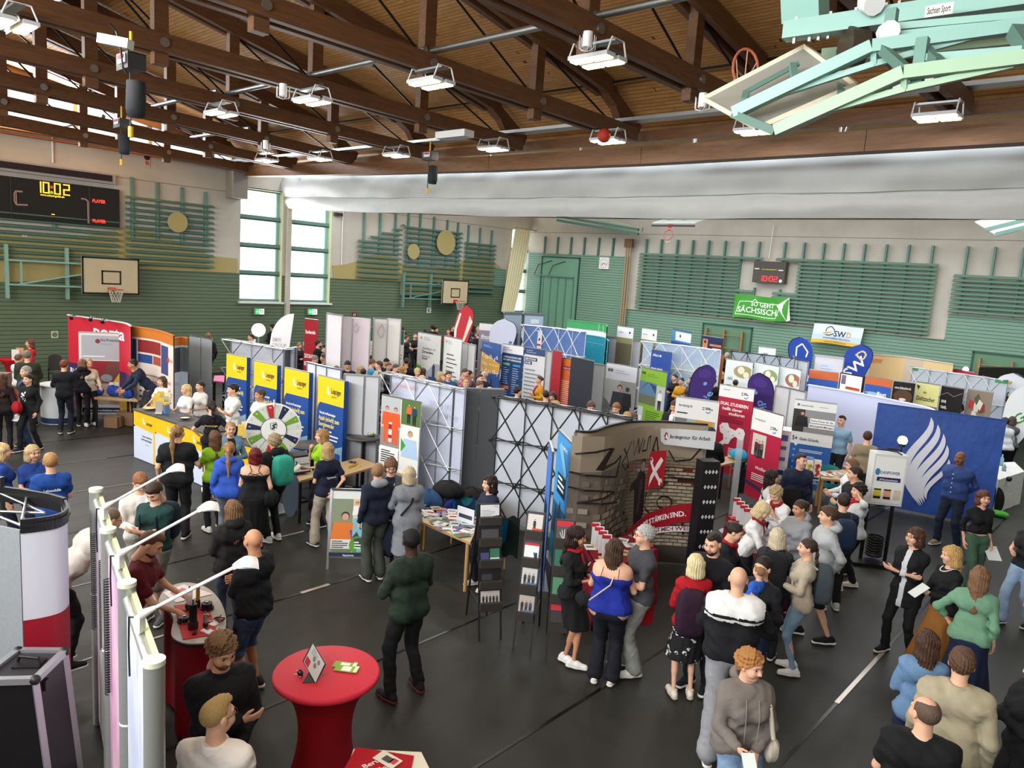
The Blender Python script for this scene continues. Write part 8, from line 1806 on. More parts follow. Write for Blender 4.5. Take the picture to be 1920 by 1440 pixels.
  V,Q=snet(trf,(lo[0],lo[1],0.03 if legs!='sit' else.03),(hi[0],hi[1],hip[2]+.17),hb);npmesh('shorts' if bkind=='shorts' else 'trousers',fin(V),Q,None,[bcol],root)
 else:
  zl=hip[2]-skirtlen
  def skf(P):
   c=(G[0][1]+G[1][1])/2;c[2]=zl-.05;d=cap(P,hip+np.array((0,-.01,.02)),c,.145*w,.15*w+.16*skirtlen*(1.0 if bkind=='skirt' else.45),(1,1.12,1));th=np.arctan2(P[:,0],P[:,1])
   d=sm(d,cap(P,hip+np.array((-.07,-.01,0)),hip+np.array((.07,-.01,0)),.12*w,.12*w),.04)
   for i in(0,1):d=sm(d,cap(P,G[i][0],G[i][1],.09*w,.07),.03)
   d=d+.008*np.sin(th*9+seed)*np.clip((hip[2]-P[:,2])*3,0,1);return np.maximum(np.maximum(d,zl-P[:,2]),P[:,2]-(hip[2]+max(hem,-.06)+.045))
  V,Q=snet(skf,(lo[0]-.1,lo[1]-.1,zl-.03),(hi[0]+.1,hi[1]+.1,hip[2]+.16),hb);npmesh('skirt',fin(V),Q,None,[bcol],root)
 if tier<2 or True:
  SV,SQ,SM=shoe_tpl((.009,.013,.022)[tier])
  for i in(0,1):
   fx,fy=G[i][3];a=(-1,1)[i]*-.16;lift=0
   v=(SV*(1.0 if not fem else.93))@rotz(a).T+np.array((fx,fy-.005,0));npmesh('shoe',fin(v),SQ,SM,[cloth(shoes),mat(sole or '#d8d6d0',.7,amt=0)],root)
 RL=rotz(-math.radians(look))@rotx(-math.radians(nod)-lean*.35)
 if hair and hair!='bald':
  hs=hair.split('+')
  for st in hs:
   V,Q=hair_tpl(st,hh*1.25);npmesh({'cap':'cap','hood':'hood','chef':'chef_hat'}.get(st,'hair'),fin(V@RL.T+headc),Q,None,[cloth('#141416')if st=='cap' else(cloth('#dcd8ce')if st=='chef' else hm)],root)
 if beard:V,Q=hair_tpl('beard',hh*1.25);npmesh('beard',fin(V@RL.T+headc),Q,None,[hairm(beard)],root)
 if glasses and tier<2:
  g=MB();gm=mat('#2a2422',.3,amt=0)
  def L_(p):v=fin((RL@np.array(p))+headc);return Vector(v)+Vector(root.location)
  for sx in(-1,1):
   pts=[L_((sx*.032+.021*math.cos(2*math.pi*k/12),.099,.008+.016*math.sin(2*math.pi*k/12)))for k in range(13)];g.tube(pts,.0018*s,gm,4)
   g.cyl(L_((sx*.052,.097,.012)),L_((sx*.080,.0,.008)),.002,gm,n=4)
  g.cyl(L_((-.011,.101,.012)),L_((.011,.101,.012)),.002,gm,n=4);g.build('glasses',root)
 if lanyard:
  g=MB();
  def L2(p):return Vector(fin(T(p)))+Vector(root.location)
  g.tube([L2((-.07,.03,.53)),L2((-.05,.125*w,.42)),L2((0,.145*w,.22))],.007,cloth(lanyard));g.tube([L2((.07,.03,.53)),L2((.05,.125*w,.42)),L2((0,.145*w,.22))],.007,cloth(lanyard));g.build('lanyard',root)
 J=dict(root=root,fin=fin,T=T,A=A,G=G,hip=hip,headc=headc,s=s,w=w,Lm=Lm,neck=neck,yaw=yaw)
 J['W']=lambda p:Vector(fin(np.array(p,float)))+Vector(root.location)
 J['TW']=lambda p:J['W'](T(p))
 return J
 # bags worn or carried
def backpack(J,c,label,w=.15,h=.24,c2=None,z=.27,side=0):
 o=J['TW']((side,-.2,z));g=MB();Lm,yaw=J['Lm'],J['yaw'];s=J['s']
 R3=rotz(yaw)@Lm
 def f(a,b):
  th=2*math.pi*a;ph=math.pi*b;x=w*np.sign(math.cos(th))*abs(math.cos(th))**.35*math.sin(ph)**.45;y=.1*np.sign(math.sin(th))*abs(math.sin(th))**.5*math.sin(ph)**.5;zz=-h*np.sign(math.cos(ph))*abs(math.cos(ph))**.55
  return o+Vector(R3@np.array((x,y-.03*math.sin(ph),zz)))*s
 g.quad_grid(f,28,16,cloth(c));
 t=tag(g.build('backpack',origin=o),label,'backpack')
 g=MB();m=cloth(c2 or c)
 g.quad_grid(lambda a,b:o+Vector(R3@np.array((w*.75*(2*a-1),-.135+.02*abs(2*a-1),-h*.1-h*.55*b)))*s,4,4,m);g.build('front_pocket',t)
 g=MB()
 for sx in(-.1,.1):g.tube([J['TW']((sx,-.13,z+.2)),J['TW']((sx*1.05,-.02,.535)),J['TW']((sx*1.05,.14,.42)),J['TW']((sx*1.1,.13,.2)),J['TW']((sx*1.4,-.08,.1))],.014*s,m,6)
 g.build('strap',t);return t
def tote(J,hand,c,label,w=.17,h=.2,drop=.5):
 """bag hanging from a hand or elbow point (own coordinates)"""
 p=J['W'](hand);o=p-Vector((0,0,drop));g=MB();R3=rotz(J['yaw']);m=cloth(c)
 def f(a,b):th=2*math.pi*a;return o+Vector(R3@np.array((.05*math.cos(th)*(1.3-b*.8),w*math.sin(th)*(.95+.05*b),-h+2*h*b+.01*math.sin(3*th))))
 g.quad_grid(f,24,6,m);t=tag(g.build('tote_bag',origin=o),label,'bag');g=MB()
 for sx in(-1,1):g.tube([o+Vector(R3@np.array((sx*.02,-w*.5,h*.95))),p+Vector(R3@np.array((sx*.02,0,.0))),o+Vector(R3@np.array((sx*.02,w*.5,h*.95)))],.009,m,6)
 g.build('handle',t);return t
def paper(J,i,c,label,w=.15,h=.21,nm='leaflet',ang=.9,off=(0,.06,.02)):
 """sheet or phone held at wrist i"""
 a,e,wr,hk,k=J['A'][i];d=(wr-e)/max(1e-6,np.linalg.norm(wr-e));o=J['W'](wr+d*.1+np.array(off));R3=Matrix(rotz(J['yaw'])@rotx(ang));g=MB();g.box(o,(w,.004 if nm!='phone' else.009,h),printm(c),rot=R3)
 return tag(g.build(nm,origin=o),label,nm.replace('_',' '))
def strapline(J,c,pts,r=.008,nm='shoulder_strap',label=None):
 g=MB();g.tube([J['TW'](p)for p in pts],r,cloth(c),6);return g.build(nm,J['root'])
def back_text(J,txt,c,w=.24,z=.36,size=.03,y=-.135):
 a,b=J['TW']((w/2*-1,y*J['w'],z)),J['TW']((w/2,y*J['w'],z));P=Print(flat(a,b,a-Vector((0,0,.1))));P.text(0,.4,.35,txt,c,width=1);P.done(J['root'])
BK,NV,WH,GY='#15161a','#1a2238','#dcdcda','#77797c'
LT,MD,DK='#d9a98c','#c08a68','#3f2a20'
BR,DBR,BL,BKH,GR='#5a3d28','#2e1f16','#c2a068','#16120f','#8f8c86'
JN='#3a4f70'
p_=person
# foreground left
J=p_(283,997,1.85,75,'fade','#5a3c26',LT,'#5c0f1e','#1d1e22','#6a3a26','person in a maroon polo shirt bent over the kidney table','table table',lean=.3,nod=25,sleeve='short',coll='#5c0f1e',beard='#5a3520',sole='#3a2a20')
p_(417,1192,1.80,20,'curly','#6b4f33',LT,'#15171c',BK,BK,'person with curly brown hair in a black quilted vest at the bottom left','front cross',nod=22,look=-10,coll='#15171c',beard='#7a4a2a',topkind='jacket',w=1.15,lanyard='#0e0e10')
p_(410,1309,1.78,155,'fade','#a98a58',LT,'#e4dcd4',BK,BK,'person in a white shirt with a blond fade haircut at the bottom edge','front front',look=35,glasses=True,coll='#ece6e0')
J=p_(475,992,1.80,235,'buzz' if 0 else 'bald',None,MD,'#141519','#44587a','#2c2c30','bald person with glasses in a black sweater and denim shorts','cross hold',look=25,glasses=True,bkind='shorts',coll='#141519',w=1.2,legs='weight',sole='#e0ddd6')
J=p_(772,993,1.84,215,'buzz+cap',BKH,DK,'#1a2a20','#0f1013','#1a1416','person in a dark green bomber jacket and black cap standing alone mid floor','hold hold',topkind='jacket',w=1.15,look=25,legs='apart',coll='#1a2a20',sole='#5a1a1c')
J=p_(208,953,1.82,110,'buzz','#7a6a58',LT,'#d8d0c8',BK,BK,'person in a white polo shirt bent forward behind the lamp wall','table table',lean=.85,sleeve='short',glasses=True)
J=p_(263,888,1.72,15,'shorttop','#8a5a38',LT,'#d8d3ca','#8a8378',WH,'person in a cream zip jacket over a white T-shirt looking down','hold fwd',nod=35,glasses=True,topkind='jacket',pat=(lambda C:(np.abs(C[:,0])<.075)&(C[:,1]>.05),'#e8e8e6'));paper(J,0,'#b03a42','red leaflet held by the person in the cream jacket')
J=p_(289,905,1.76,325,'shorttop','#3a2a1e',LT,'#173a36','#6a665e','#50505a','person in a dark green T-shirt and grey shorts with arms crossed','cross cross',nod=35,sleeve='short',bkind='shorts');backpack(J,'#16283a','dark teal backpack worn by the person in the green T-shirt')
J=p_(436,938,1.70,200,'long','#7a5c40',LT,'#1b1b1c','#3f4c60','#5a2a2c','person with long light brown hair in a black hoodie and jeans, back turned','front front',sex='f',topkind='hoodie',w=1.1)
J=p_(4,832,1.70,95,'long','#cdb283',LT,'#1c3f86',NV,BK,'person with long blond waves and a blue polo cut by the left edge','down down',sex='f',sleeve='short')
p_(62,835,1.66,30,'bob','#b39a72',LT,'#1c3c80',NV,BK,'person with glasses and a chin length blond bob in a blue polo shirt','fwd fwd',sex='f',sleeve='short',glasses=True,coll='#1c3c80')
J=p_(94,850,1.74,185,'shorttop','#a8804e',LT,'#1c4690',NV,BK,'person with short blond hair in a blue polo shirt seen from behind','front front',sleeve='short',coll='#1c4690',w=1.05);back_text(J,'Lebenshilfe','#e8ecf4',.2)
# far left group
p_(55,636,1.74,290,'long','#6a4030',LT,'#b01c24',BK,BK,'person with long brown hair in a red jacket at the far red table','fwd fwd',sex='f')
J=p_(51,657,1.88,170,'short','#7a7064',LT,'#2c3324','#4a4438',BK,'tall person in an olive green jacket, back turned, at the far left','front front',topkind='jacket',w=1.2)
p_(36,664,1.66,130,'short','#6a503a',LT,'#d0d0d2','#7a6a50',WH,'person in a white top half hidden behind the olive jacket','front front',tier=2)
p_(47,687,1.80,290,'short',GR,LT,'#15171c','#2a3a58',BK,'grey-haired person in a dark jacket over a blue shirt looking left','down down',topkind='jacket',pat=(lambda C:(np.abs(C[:,0])<.05)&(C[:,1]>.05),'#38507c'),look=-10)
J=p_(52,702,1.68,315,'updo',BKH,LT,'#101114','#101114',BK,'person with black tied hair in a black hoodie with a white print','down down',sex='f',topkind='hoodie',legs='step',pat=(lambda C:(C[:,1]>.07)&(np.abs(C[:,0])<.05)&(C[:,2]>.2)&(C[:,2]<.42)&(np.sin(C[:,2]*90+C[:,0]*120)>.2),'#d8d8d8'));paper(J,1,'#dfe0da','white folded flyer in the hand of the person in the black hoodie',off=(0,.04,-.05))
J=p_(4,700,1.70,175,'long','#4a2c20',LT,'#1c1416',BK,BK,'person with long brown hair and a dark coat cut by the left edge','down down',sex='f');o=J['W'](J['A'][1][1]+np.array((.05,-.05,-.12)));g=MB();blob(g,o,(.14,.1,.13),cloth('#a0121e'),3);tag(g.build('handbag',origin=o),'red handbag on the arm of the person at the left edge','bag')
p_(120,675,1.78,165,'short','#7a3a24',LT,'#15151a','#1c2230','#3c3430','person with short red hair in a black jacket by the round counter','hold hold',topkind='jacket')
p_(154,673,1.70,175,'long','#7a5a40',LT,'#11141c','#0e0f13','#2a2a2c','person with long brown hair dressed in navy and black before the bag table','front front',sex='f',topkind='hoodie')
p_(167,673,1.70,20,'pony','#b08c5c',LT,'#cfc2ac',BK,WH,'person with blond hair in a beige jacket behind the bag table','table down',sex='f',nod=20)
J=p_(248,674,1.80,285,'short','#2a201a',MD,'#1d2a40','#2c2e34',BK,'person in a navy suit bending over the table with blue bags','reach reach',lean=.62,topkind='jacket',nod=-10)
p_(390,624,1.84,200,'short','#8a5a3a',LT,'#1a1a1c',BK,BK,'person in black behind the tall grey banner backs','hold down',topkind='jacket',look=30)
for a in((303,706,'long','#4a3628','f',315,'person with long brown hair in a white polo at the left end of the counter'),(348,721,'long','#cdb079','f',300,'person with long blond hair in a white polo behind the middle of the counter'),(375,715,'short','#2c211a','f',310,'person with short dark hair in a white polo behind the counter')):
 p_(a[0],a[1],1.66,a[5],a[2],a[3],LT,'#dcdcda',NV,BK,a[6],'fwd table',sex=a[4],sleeve='short',coll='#e8e8e6')
p_(436,720,1.84,290,'shorttop','#1e1712',LT,'#dededc',NV,BK,'young person in a white polo with arms folded before the first utility banner','cross cross',sleeve='short',coll='#e8e8e6')
p_(487,730,1.80,300,'short','#4a3a30',MD,'#dedcd8',NV,BK,'older person in a white shirt with an orange lanyard','down down',w=1.1,coll='#e8e8e6',lanyard='#d88a3a')
p_(515,755,1.72,190,'updo','#241a16',LT,'#4a4038',BK,BK,'dark-haired person mostly hidden behind the prize wheel','down down',sex='f')
J=p_(397,752,1.70,175,'pony','#251a14',LT,'#11121a','#15181c',WH,'person with a dark ponytail in a black team polo striding past the counter','hip hip',sex='f',sleeve='short',legs='stride',bkind='leggings',look=-15);back_text(J,'#TeamLeipziger','#c8a85a',.26)
J=p_(334,797,1.84,170,'ponylong','#8a6a44',LT,'#121214','#1a1a1c',BK,'broad person with a long blond ponytail in a black polo shirt','down hold',sleeve='short',w=1.25,coll='#121214',look=20)
J=p_(402,808,1.68,200,'long','#5c3e28',LT,'#7fae1e','#141518',WH,'person with long brown hair in a lime green polo facing the wheel','fwd fwd',sex='f',sleeve='short')
p_(433,792,1.70,10,'pony','#a08058',LT,'#5f7f98','#2a3444',WH,'person with glasses in a pale denim jacket facing the camera','hold hold',sex='f',glasses=True,topkind='jacket',pat=(lambda C:(np.abs(C[:,0])<.06)&(C[:,1]>.05),'#1c1a20'))
p_(430,829,1.68,175,'ponylong','#9a7248',LT,'#2f55b4','#6a7078',WH,'person with a long ponytail in a bright blue hoodie, back turned','down down',sex='f',topkind='hoodie',w=1.15)
J=p_(479,840,1.66,180,'bob','#5a0c14',LT,'#0f0f12','#0d0d10',BK,'person with dark red hair in a black strappy dress, bare shoulders','front down',sex='f',topkind='strap',bkind='dress',skirtlen=.62,w=1.3)
for s_ in(-1,1):strapline(J,BK,[(s_*.11,-.15,.40),(s_*.05,-.14,.47),(s_*.08,-.05,.54)],.005)
strapline(J,BK,[(-.08,-.15,.44),(.08,-.16,.40)],.004);strapline(J,BK,[(.08,-.15,.44),(-.08,-.16,.40)],.004)
o=J['TW']((.24,-.06,.0));g=MB();blob(g,o,(.1,.13,.13),cloth('#101012'),1);tag(g.build('handbag',origin=o),'black handbag at the side of the red-haired person','bag')
J=p_(514,814,1.76,215,'curly','#8f8060',MD,'#101114','#121316',WH,'person with short grey blond curls in a black hoodie at the wheel','front down',topkind='hoodie',w=1.1);backpack(J,'#2f9c86','turquoise roll-top backpack with black buckles by the prize wheel',.16,.24,'#2a8a78')
J=p_(603,805,1.70,285,'long','#9c7648',LT,'#8fbf22','#16171a',BK,'person with long blond hair in a lime green T-shirt, hand at the chin','fwd chin',sex='f',sleeve='short');paper(J,0,'#b8bcb4','grey tablet held by the person in the lime green T-shirt',.18,.14,'clipboard')
J=p_(615,830,1.72,210,'bob','#a88c5c',LT,'#12192e','#b0a492','#2c2c30','person with a blond bob in a navy T-shirt and beige trousers','front back',sex='f',sleeve='short',bkind='wide',legs='step2',look=25);back_text(J,'Regionalwerke','#dfe4ea',.16,.3)
J=p_(734,860,1.70,5,'bob','#6a4830',LT,'#4c4d52','#2a2c34','#8a8478','person with brown hair in a grey cardigan reading behind two visitors','hold hold',sex='f',nod=30,topkind='jacket',lanyard='#d8d8d8',pat=(lambda C:(np.abs(C[:,0])<.07)&(C[:,1]>.05),'#191e30'))
J=p_(709,870,1.72,200,'shorttop','#8a6a48',LT,'#161d2e','#3c4238','#2a2c30','boy in a navy jacket with a grey hood and cargo trousers','down down',topkind='hoodie',coll='#8f9194',bkind='wide',look=25);o=J['W'](J['A'][1][2]+np.array((.02,.05,-.3)));g=MB();blob(g,o,(.17,.12,.3),cloth('#151a2c'),4);tag(g.build('gym_bag',origin=o),'navy drawstring bag hanging from the hand of the boy in cargo trousers','bag')
J=p_(768,875,1.70,190,'bob','#b8a888',LT,'#7d8086','#3a3c42','#c8c4bc','person with a blond bob in a long grey coat, back turned','hold front',sex='f',topkind='coat',w=1.1,look=10);strapline(J,BK,[(.1,-.03,.5),(.02,-.17,.3),(-.12,-.15,.12)],.016);paper(J,0,'#dcd8d4','white sheet held between the person in the grey coat and the advisor')
J=p_(918,892,1.68,300,'long','#231814',LT,'#1a2336','#14161c','#c8c4bc','person with long dark hair in a navy T-shirt behind the black rack','down down',sex='f',sleeve='short',legs='weight')
# centre right
J=p_(1084,989,1.68,70,'long','#2a1a16',MD,'#121214','#111113','#e4e2de','person in a black dress with a red neck scarf and white trainers','hold hold',sex='f',sleeve='three',bkind='dress',skirtlen=.42,legs='cross',scarf='#9a1420',look=-12,nod=8)
g=MB();a=J['TW']((-.08,.17,.36));g.box(a,(.07,.006,.025),WHT_:=M_WHT,rot=Matrix(rotz(J['yaw'])));g.build('name_badge',J['root'])
J=p_(1155,1011,1.70,170,'long','#4a3428',LT,'#1a2a8c','#14161f','#ddd6cc','person with a bare back in a royal blue top and wide black trousers','hold hold',sex='f',topkind='strap',bkind='wide',w=1.4)
for s_ in(-1,1):strapline(J,BK,[(s_*.1,-.2,.40),(s_*.09,-.1,.5),(s_*.1,0,.53)],.003)
strapline(J,'#c8b890',[(.07,-.06,.54),(.02,-.19,.34),(-.2,-.2,.12)],.008,'chain_strap');o=J['TW']((-.3,-.05,.05));g=MB();blob(g,o,(.1,.06,.09),cloth('#141416'),2);tag(g.build('handbag',origin=o),'small black handbag with a chain strap at the hip of the person in royal blue','bag')
J=p_(1209,985,1.80,285,'short','#a8a8a6',LT,'#45474c','#8a8c88','#e0e0de','grey-haired person with glasses in a dark grey T-shirt and light trousers','hold down',w=1.15,sleeve='short',glasses=True,legs='weight',bkind='wide');tote(J,J['T']((.19,-.05,.42)),'#b0101e','bright red tote bag on the shoulder of the grey-haired person',.2,.24,.62)
J=p_(1306,1039,1.66,195,'bob','#d8c89c',LT,'#a4121c','#16161a','#d8d0c0','person with a blond bob in a red leather jacket and butterfly skirt','front front',sex='f',topkind='jacket',bkind='skirt',skirtlen=.48,sole='#b8a890')
def f_but(nt,b):
 P,xyz=geopos(nt);v=nt.nodes.new('ShaderNodeTexVoronoi');v.inputs['Scale'].default_value=15;nt.links.new(P,v.inputs['Vector']);m=math_node(nt,'LESS_THAN',v.outputs['Distance'],.34);w=math_node(nt,'GREATER_THAN',noise(nt,40,P,1),.47);nt.links.new(mixc(nt,math_node(nt,'MULTIPLY',m,w),'#121214','#e8e8e6'),b.inputs['Base Color']);b.inputs['Roughness'].default_value=.8
for ch in J['root'].children:
 if ch.name.startswith('skirt'):ch.data.materials[0]=node_mat('butterfly_print',f_but);ch['label']='black skirt with white butterflies'
backpack(J,'#2c1428','dark purple backpack with tan corners over the red leather jacket',.16,.27,'#241022',.2,-.06)
J=p_(1339,999,1.84,335,'fade','#2e2019',LT,'#121316','#141518',BK,'young person in a black jacket with a neon yellow zip facing the camera','fwd fwd',topkind='jacket',w=1.15,nod=15,beard='#3a281e',coll='#121316')
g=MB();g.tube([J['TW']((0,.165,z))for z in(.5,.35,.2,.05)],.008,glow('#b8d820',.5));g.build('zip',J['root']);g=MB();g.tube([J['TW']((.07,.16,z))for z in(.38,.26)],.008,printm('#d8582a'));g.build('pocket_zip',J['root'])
J=p_(1380,981,1.68,85,'updo','#2a1e18',LT,'#13141a','#14151a',BK,'person with tied dark hair, black suit and red scarf at the red table','table table',sex='f',lean=.25,topkind='jacket',scarf='#9a1420',nod=15)
J=p_(1387,1063,1.86,182,'bald',None,LT,'#121317','#8b8d92','#5a5a60','bald broad person in a black sweatshirt with a white yoke and grey joggers','hold carry',w=1.35,bkind='wide',legs='stride',pat=(lambda C:(C[:,2]>.335)&~((C[:,2]>.36)&(C[:,2]<.385))&(np.abs(C[:,0])<.26),'#dfe0de'))
J=p_(1424,1061,1.00,240,'short','#8a6a48',LT,'#2f62c8','#d8622a','#22385c','toddler in blue with orange trousers carried on an arm','hold hold',ztop=1.66,name='child')
J=p_(1432,1045,1.74,330,'updo','#201814',LT,'#17171c','#1d2a44',BK,'person with dark tied hair in a black sweater behind the toddler','carry carry',sex='f',w=1.15,sleeve='long')
J=p_(1433,943,1.66,75,'bob','#cdb98c',LT,'#e4e4e4','#1c1e26',BK,'blond person in a white blouse and red scarf behind the large red table','table table',sex='f',lean=.3,nod=20,scarf='#8a1420')
J=p_(1456,913,1.66,330,'curly','#a8946c',LT,'#e2e2e2','#1c1e26',BK,'person with short blond hair resting the face on a hand, white top','chin table',sex='f',lean=.4,nod=25,scarf='#8a1420',sleeve='three')
J=p_(1450,882,1.68,100,'long','#1f1714',MD,'#e0e0df','#23252c',BK,'person with long dark hair in a white blouse facing the youth in navy','down hip',sex='f')
J=p_(1504,851,1.80,25,'fade','#2a1d15',LT,'#161d34','#1c2230',BK,'youth in a navy blue work jacket standing behind the red table','down down',topkind='jacket',w=1.1,look=-25)
J=p_(1501,938,1.70,320,'updo','#3a281e',MD,'#8f9296','#20242e',BK,'person with tied brown hair in a grey hoodie gesturing','fwd reach',sex='f',topkind='hoodie',look=10,nod=10)
J=p_(1554,950,1.82,285,'shorttop','#4a3222',LT,'#a9adb0','#101114','#16171a','youth in a pale grey hoodie and black shorts with black trainers','back down',topkind='hoodie',bkind='shorts',legs='step',sole='#e6e6e4')
J=p_(1460,990,1.68,178,'bob','#c8bca0',LT,'#2a2c32','#20222a',BK,'person with a blond bob and a big black backpack at the red table','fwd fwd',sex='f',w=1.1);backpack(J,'#121317','big black backpack of the blond person at the red table',.17,.27)
J=p_(1515,1010,1.68,275,'braid','#3a2a20',LT,'#b8ac98','#7f9cb4','#e4e2de','person with a long braid in a beige fleece and pale blue jeans','hold hold',sex='f',topkind='jacket',bkind='leggings',w=1.05,look=-10);backpack(J,'#3a4248','grey and mint backpack worn by the person with the braid',.15,.24,'#9fb0a8')
p_(1598,861,1.74,285,'shorttop','#6a4c34',LT,'#dedede','#1c2030',BK,'person with glasses in a white shirt by the booth table','fwd fwd',glasses=True)
p_(1603,875,1.80,290,'short','#2c2019',LT,'#15161a','#16181e',BK,'person with dark hair in a black jacket right of the red table','hold hold',topkind='jacket')
J=p_(1611,907,1.70,300,'curly','#1f1613',LT,'#c4cac8','#131418','#d8d0c0','person with dark curls and a red scarf, pale sweater, one hand in the hair','headh down',sex='f',scarf='#a8141e',legs='step2',sleeve='push',w=1.1)
J=p_(1583,925,1.74,200,'short','#2c2019',LT,'#1a2430','#14161a','#b8b8b4','dark-haired person with a navy backpack behind the youth in grey','front front');backpack(J,'#1f2f48','navy backpack between the pale hoodie and the white sweater',.14,.22)
p_(1628,809,1.78,185,'shorttop','#3a261c',LT,'#8a7d64','#2a2c30',BK,'person in an olive beige T-shirt seen from behind at the booth','hold hold',sleeve='short')
p_(1668,808,1.66,300,'updo','#3a2418',LT,'#7a6a5c',BK,BK,'person with tied hair in a brown patterned top beside the spot lamp','hold hold',sex='f',look=20)
J=p_(1579,779,1.84,340,'fade','#1d1613',LT,'#86a8c4','#14161a',BK,'young person with glasses in a light blue T-shirt before the white wall','down down',sleeve='short',glasses=True,look=10)
J=p_(1802,847,1.84,338,'bald',None,'#7a4f38','#2c4278','#182136','#8a7a60','bald person in a blue button shirt with hands behind the back','back back',w=1.2,coll='#2c4278',legs='apart')
g=MB();[g.sphere(J['TW']((.0,.18,z)),.011,M_WHT,5)for z in(.42,.34,.26,.18,.1)];g.build('shirt_buttons',J['root'])
J=p_(1847,921,1.68,30,'long','#5a3426',LT,'#101114','#3f5a48',BK,'person with auburn hair, black sweater and green cargo trousers','down down',sex='f',topkind='crop',bkind='wide',legs='step');paper(J,0,'#d8dadc','printed brochure with a dark photo held low by the auburn-haired person',.2,.26,off=(0,.05,-.05))
J=p_(1717,990,1.72,335,'bob','#4a2f20',LT,'#101114','#111216',BK,'person with glasses in a long black cardigan, arms crossed low','cross cross',sex='f',topkind='coat',coat=-.22,glasses=True,look=20,sleeve='three',legs='apart',pat=(lambda C:(np.abs(C[:,0])<.035)&(C[:,1]>.05),'#c4c6ca'))
J=p_(1785,1024,1.68,305,'long','#b89458',LT,'#111216','#8a5a24',BK,'person with long blond hair, black top and an ochre pleated skirt','hold hold',sex='f',bkind='skirt',skirtlen=.72,look=10,nod=5);paper(J,1,'#cfd4d2','small booklet held by the person in the ochre skirt')
g=MB();nk=J['neck'];g.tube([J['W'](nk+np.array((.075*math.sin(a),.02+.1*math.cos(a),-.0-.05*max(0,math.cos(a)))))for a in np.linspace(-2.2,2.2,14)],.006,M_WHT);g.build('necklace',J['root'])
J=p_(1841,1063,1.72,175,'long','#7a5a40',LT,'#6a9478','#18233f',BK,'person with brown hair in a sage green top and a navy skirt, back turned','hip down',sex='f',sleeve='three',bkind='skirt',skirtlen=.7,w=1.1)
J=p_(1742,1182,1.66,190,'long','#4a3226',LT,'#6485a8','#1c2a48',BK,'person with long brown hair in a denim jacket at the lower right','front front',sex='f',topkind='jacket')
J=p_(1808,1217,1.84,182,'shorttop','#5a4030',LT,'#a39a80','#3a3c34',BK,'person in a beige overshirt seen from behind at the lower right','down down',topkind='jacket',w=1.15,coll='#a39a80')
J=p_(1738,1307,1.78,190,'fringe','#5c4a3e',LT,'#0e0f11',BK,BK,'balding person in a black T-shirt at the bottom right edge','front front',sleeve='short',w=1.2,look=-30)
J=p_(1952,1232,1.74,300,'long','#3a281e',LT,'#121316',BK,BK,'person in a black jacket with folded hands cut by the right edge','cross hold',sex='f',topkind='jacket',w=1.2)
J=p_(1938,965,1.66,320,'long','#8a6a48',LT,'#1a1a1c','#8aa4c0','#222226','person in light wide jeans mostly outside the right edge','down hold',sex='f',bkind='wide',sleeve='none',legs='step');tote(J,J['W']and J['A'][0][2],'#b8ac94','beige cloth bag carried at the right edge',.12,.16,.3)
J=p_(1411,1223,1.70,22,'curly+updo','#a3703a',LT,'#6f6862','#7a94b4',BK,'person with curly ginger hair in a taupe hoodie in the foreground','front fwd',sex='f',topkind='hoodie',look=-32,nod=5,w=1.22);
g=MB()
for s_ in(-1,1):g.tube([J['TW']((s_*.05,.15,.47)),J['TW']((s_*.055,.2,.36)),J['TW']((s_*.05,.2,.12))],.004,cloth('#8a827a'),5)
g.build('drawstring',J['root']);paper(J,1,'#dfe8e4','rolled white and mint leaflet in the hands of the person in the taupe hoodie',.1,.12)
strapline(J,'#c8c0ae',[(-.14,-.05,.50),(-.16,.12,.4),(-.2,.16,.15)],.02,'braided_strap');o=J['TW']((-.22,.12,.02));g=MB();blob(g,o,(.05,.09,.09),cloth('#d0c8b8'),2);tag(g.build('handbag',origin=o),'cream handbag on the braided strap of the person in the taupe hoodie','bag')
J=p_(1885,783,1.74,215,'short','#2a1e1c',LT,'#d0d4d8','#141416',BK,'person in a white shirt bending over by the chocolate flag','hold hold',lean=.3,tier=2);J=p_(1899,780,1.72,195,'bob','#4a3c34',LT,'#55585c','#131316',BK,'person in a black and white patterned blouse at the right edge','hold hold',sex='f',lean=.25,tier=2)
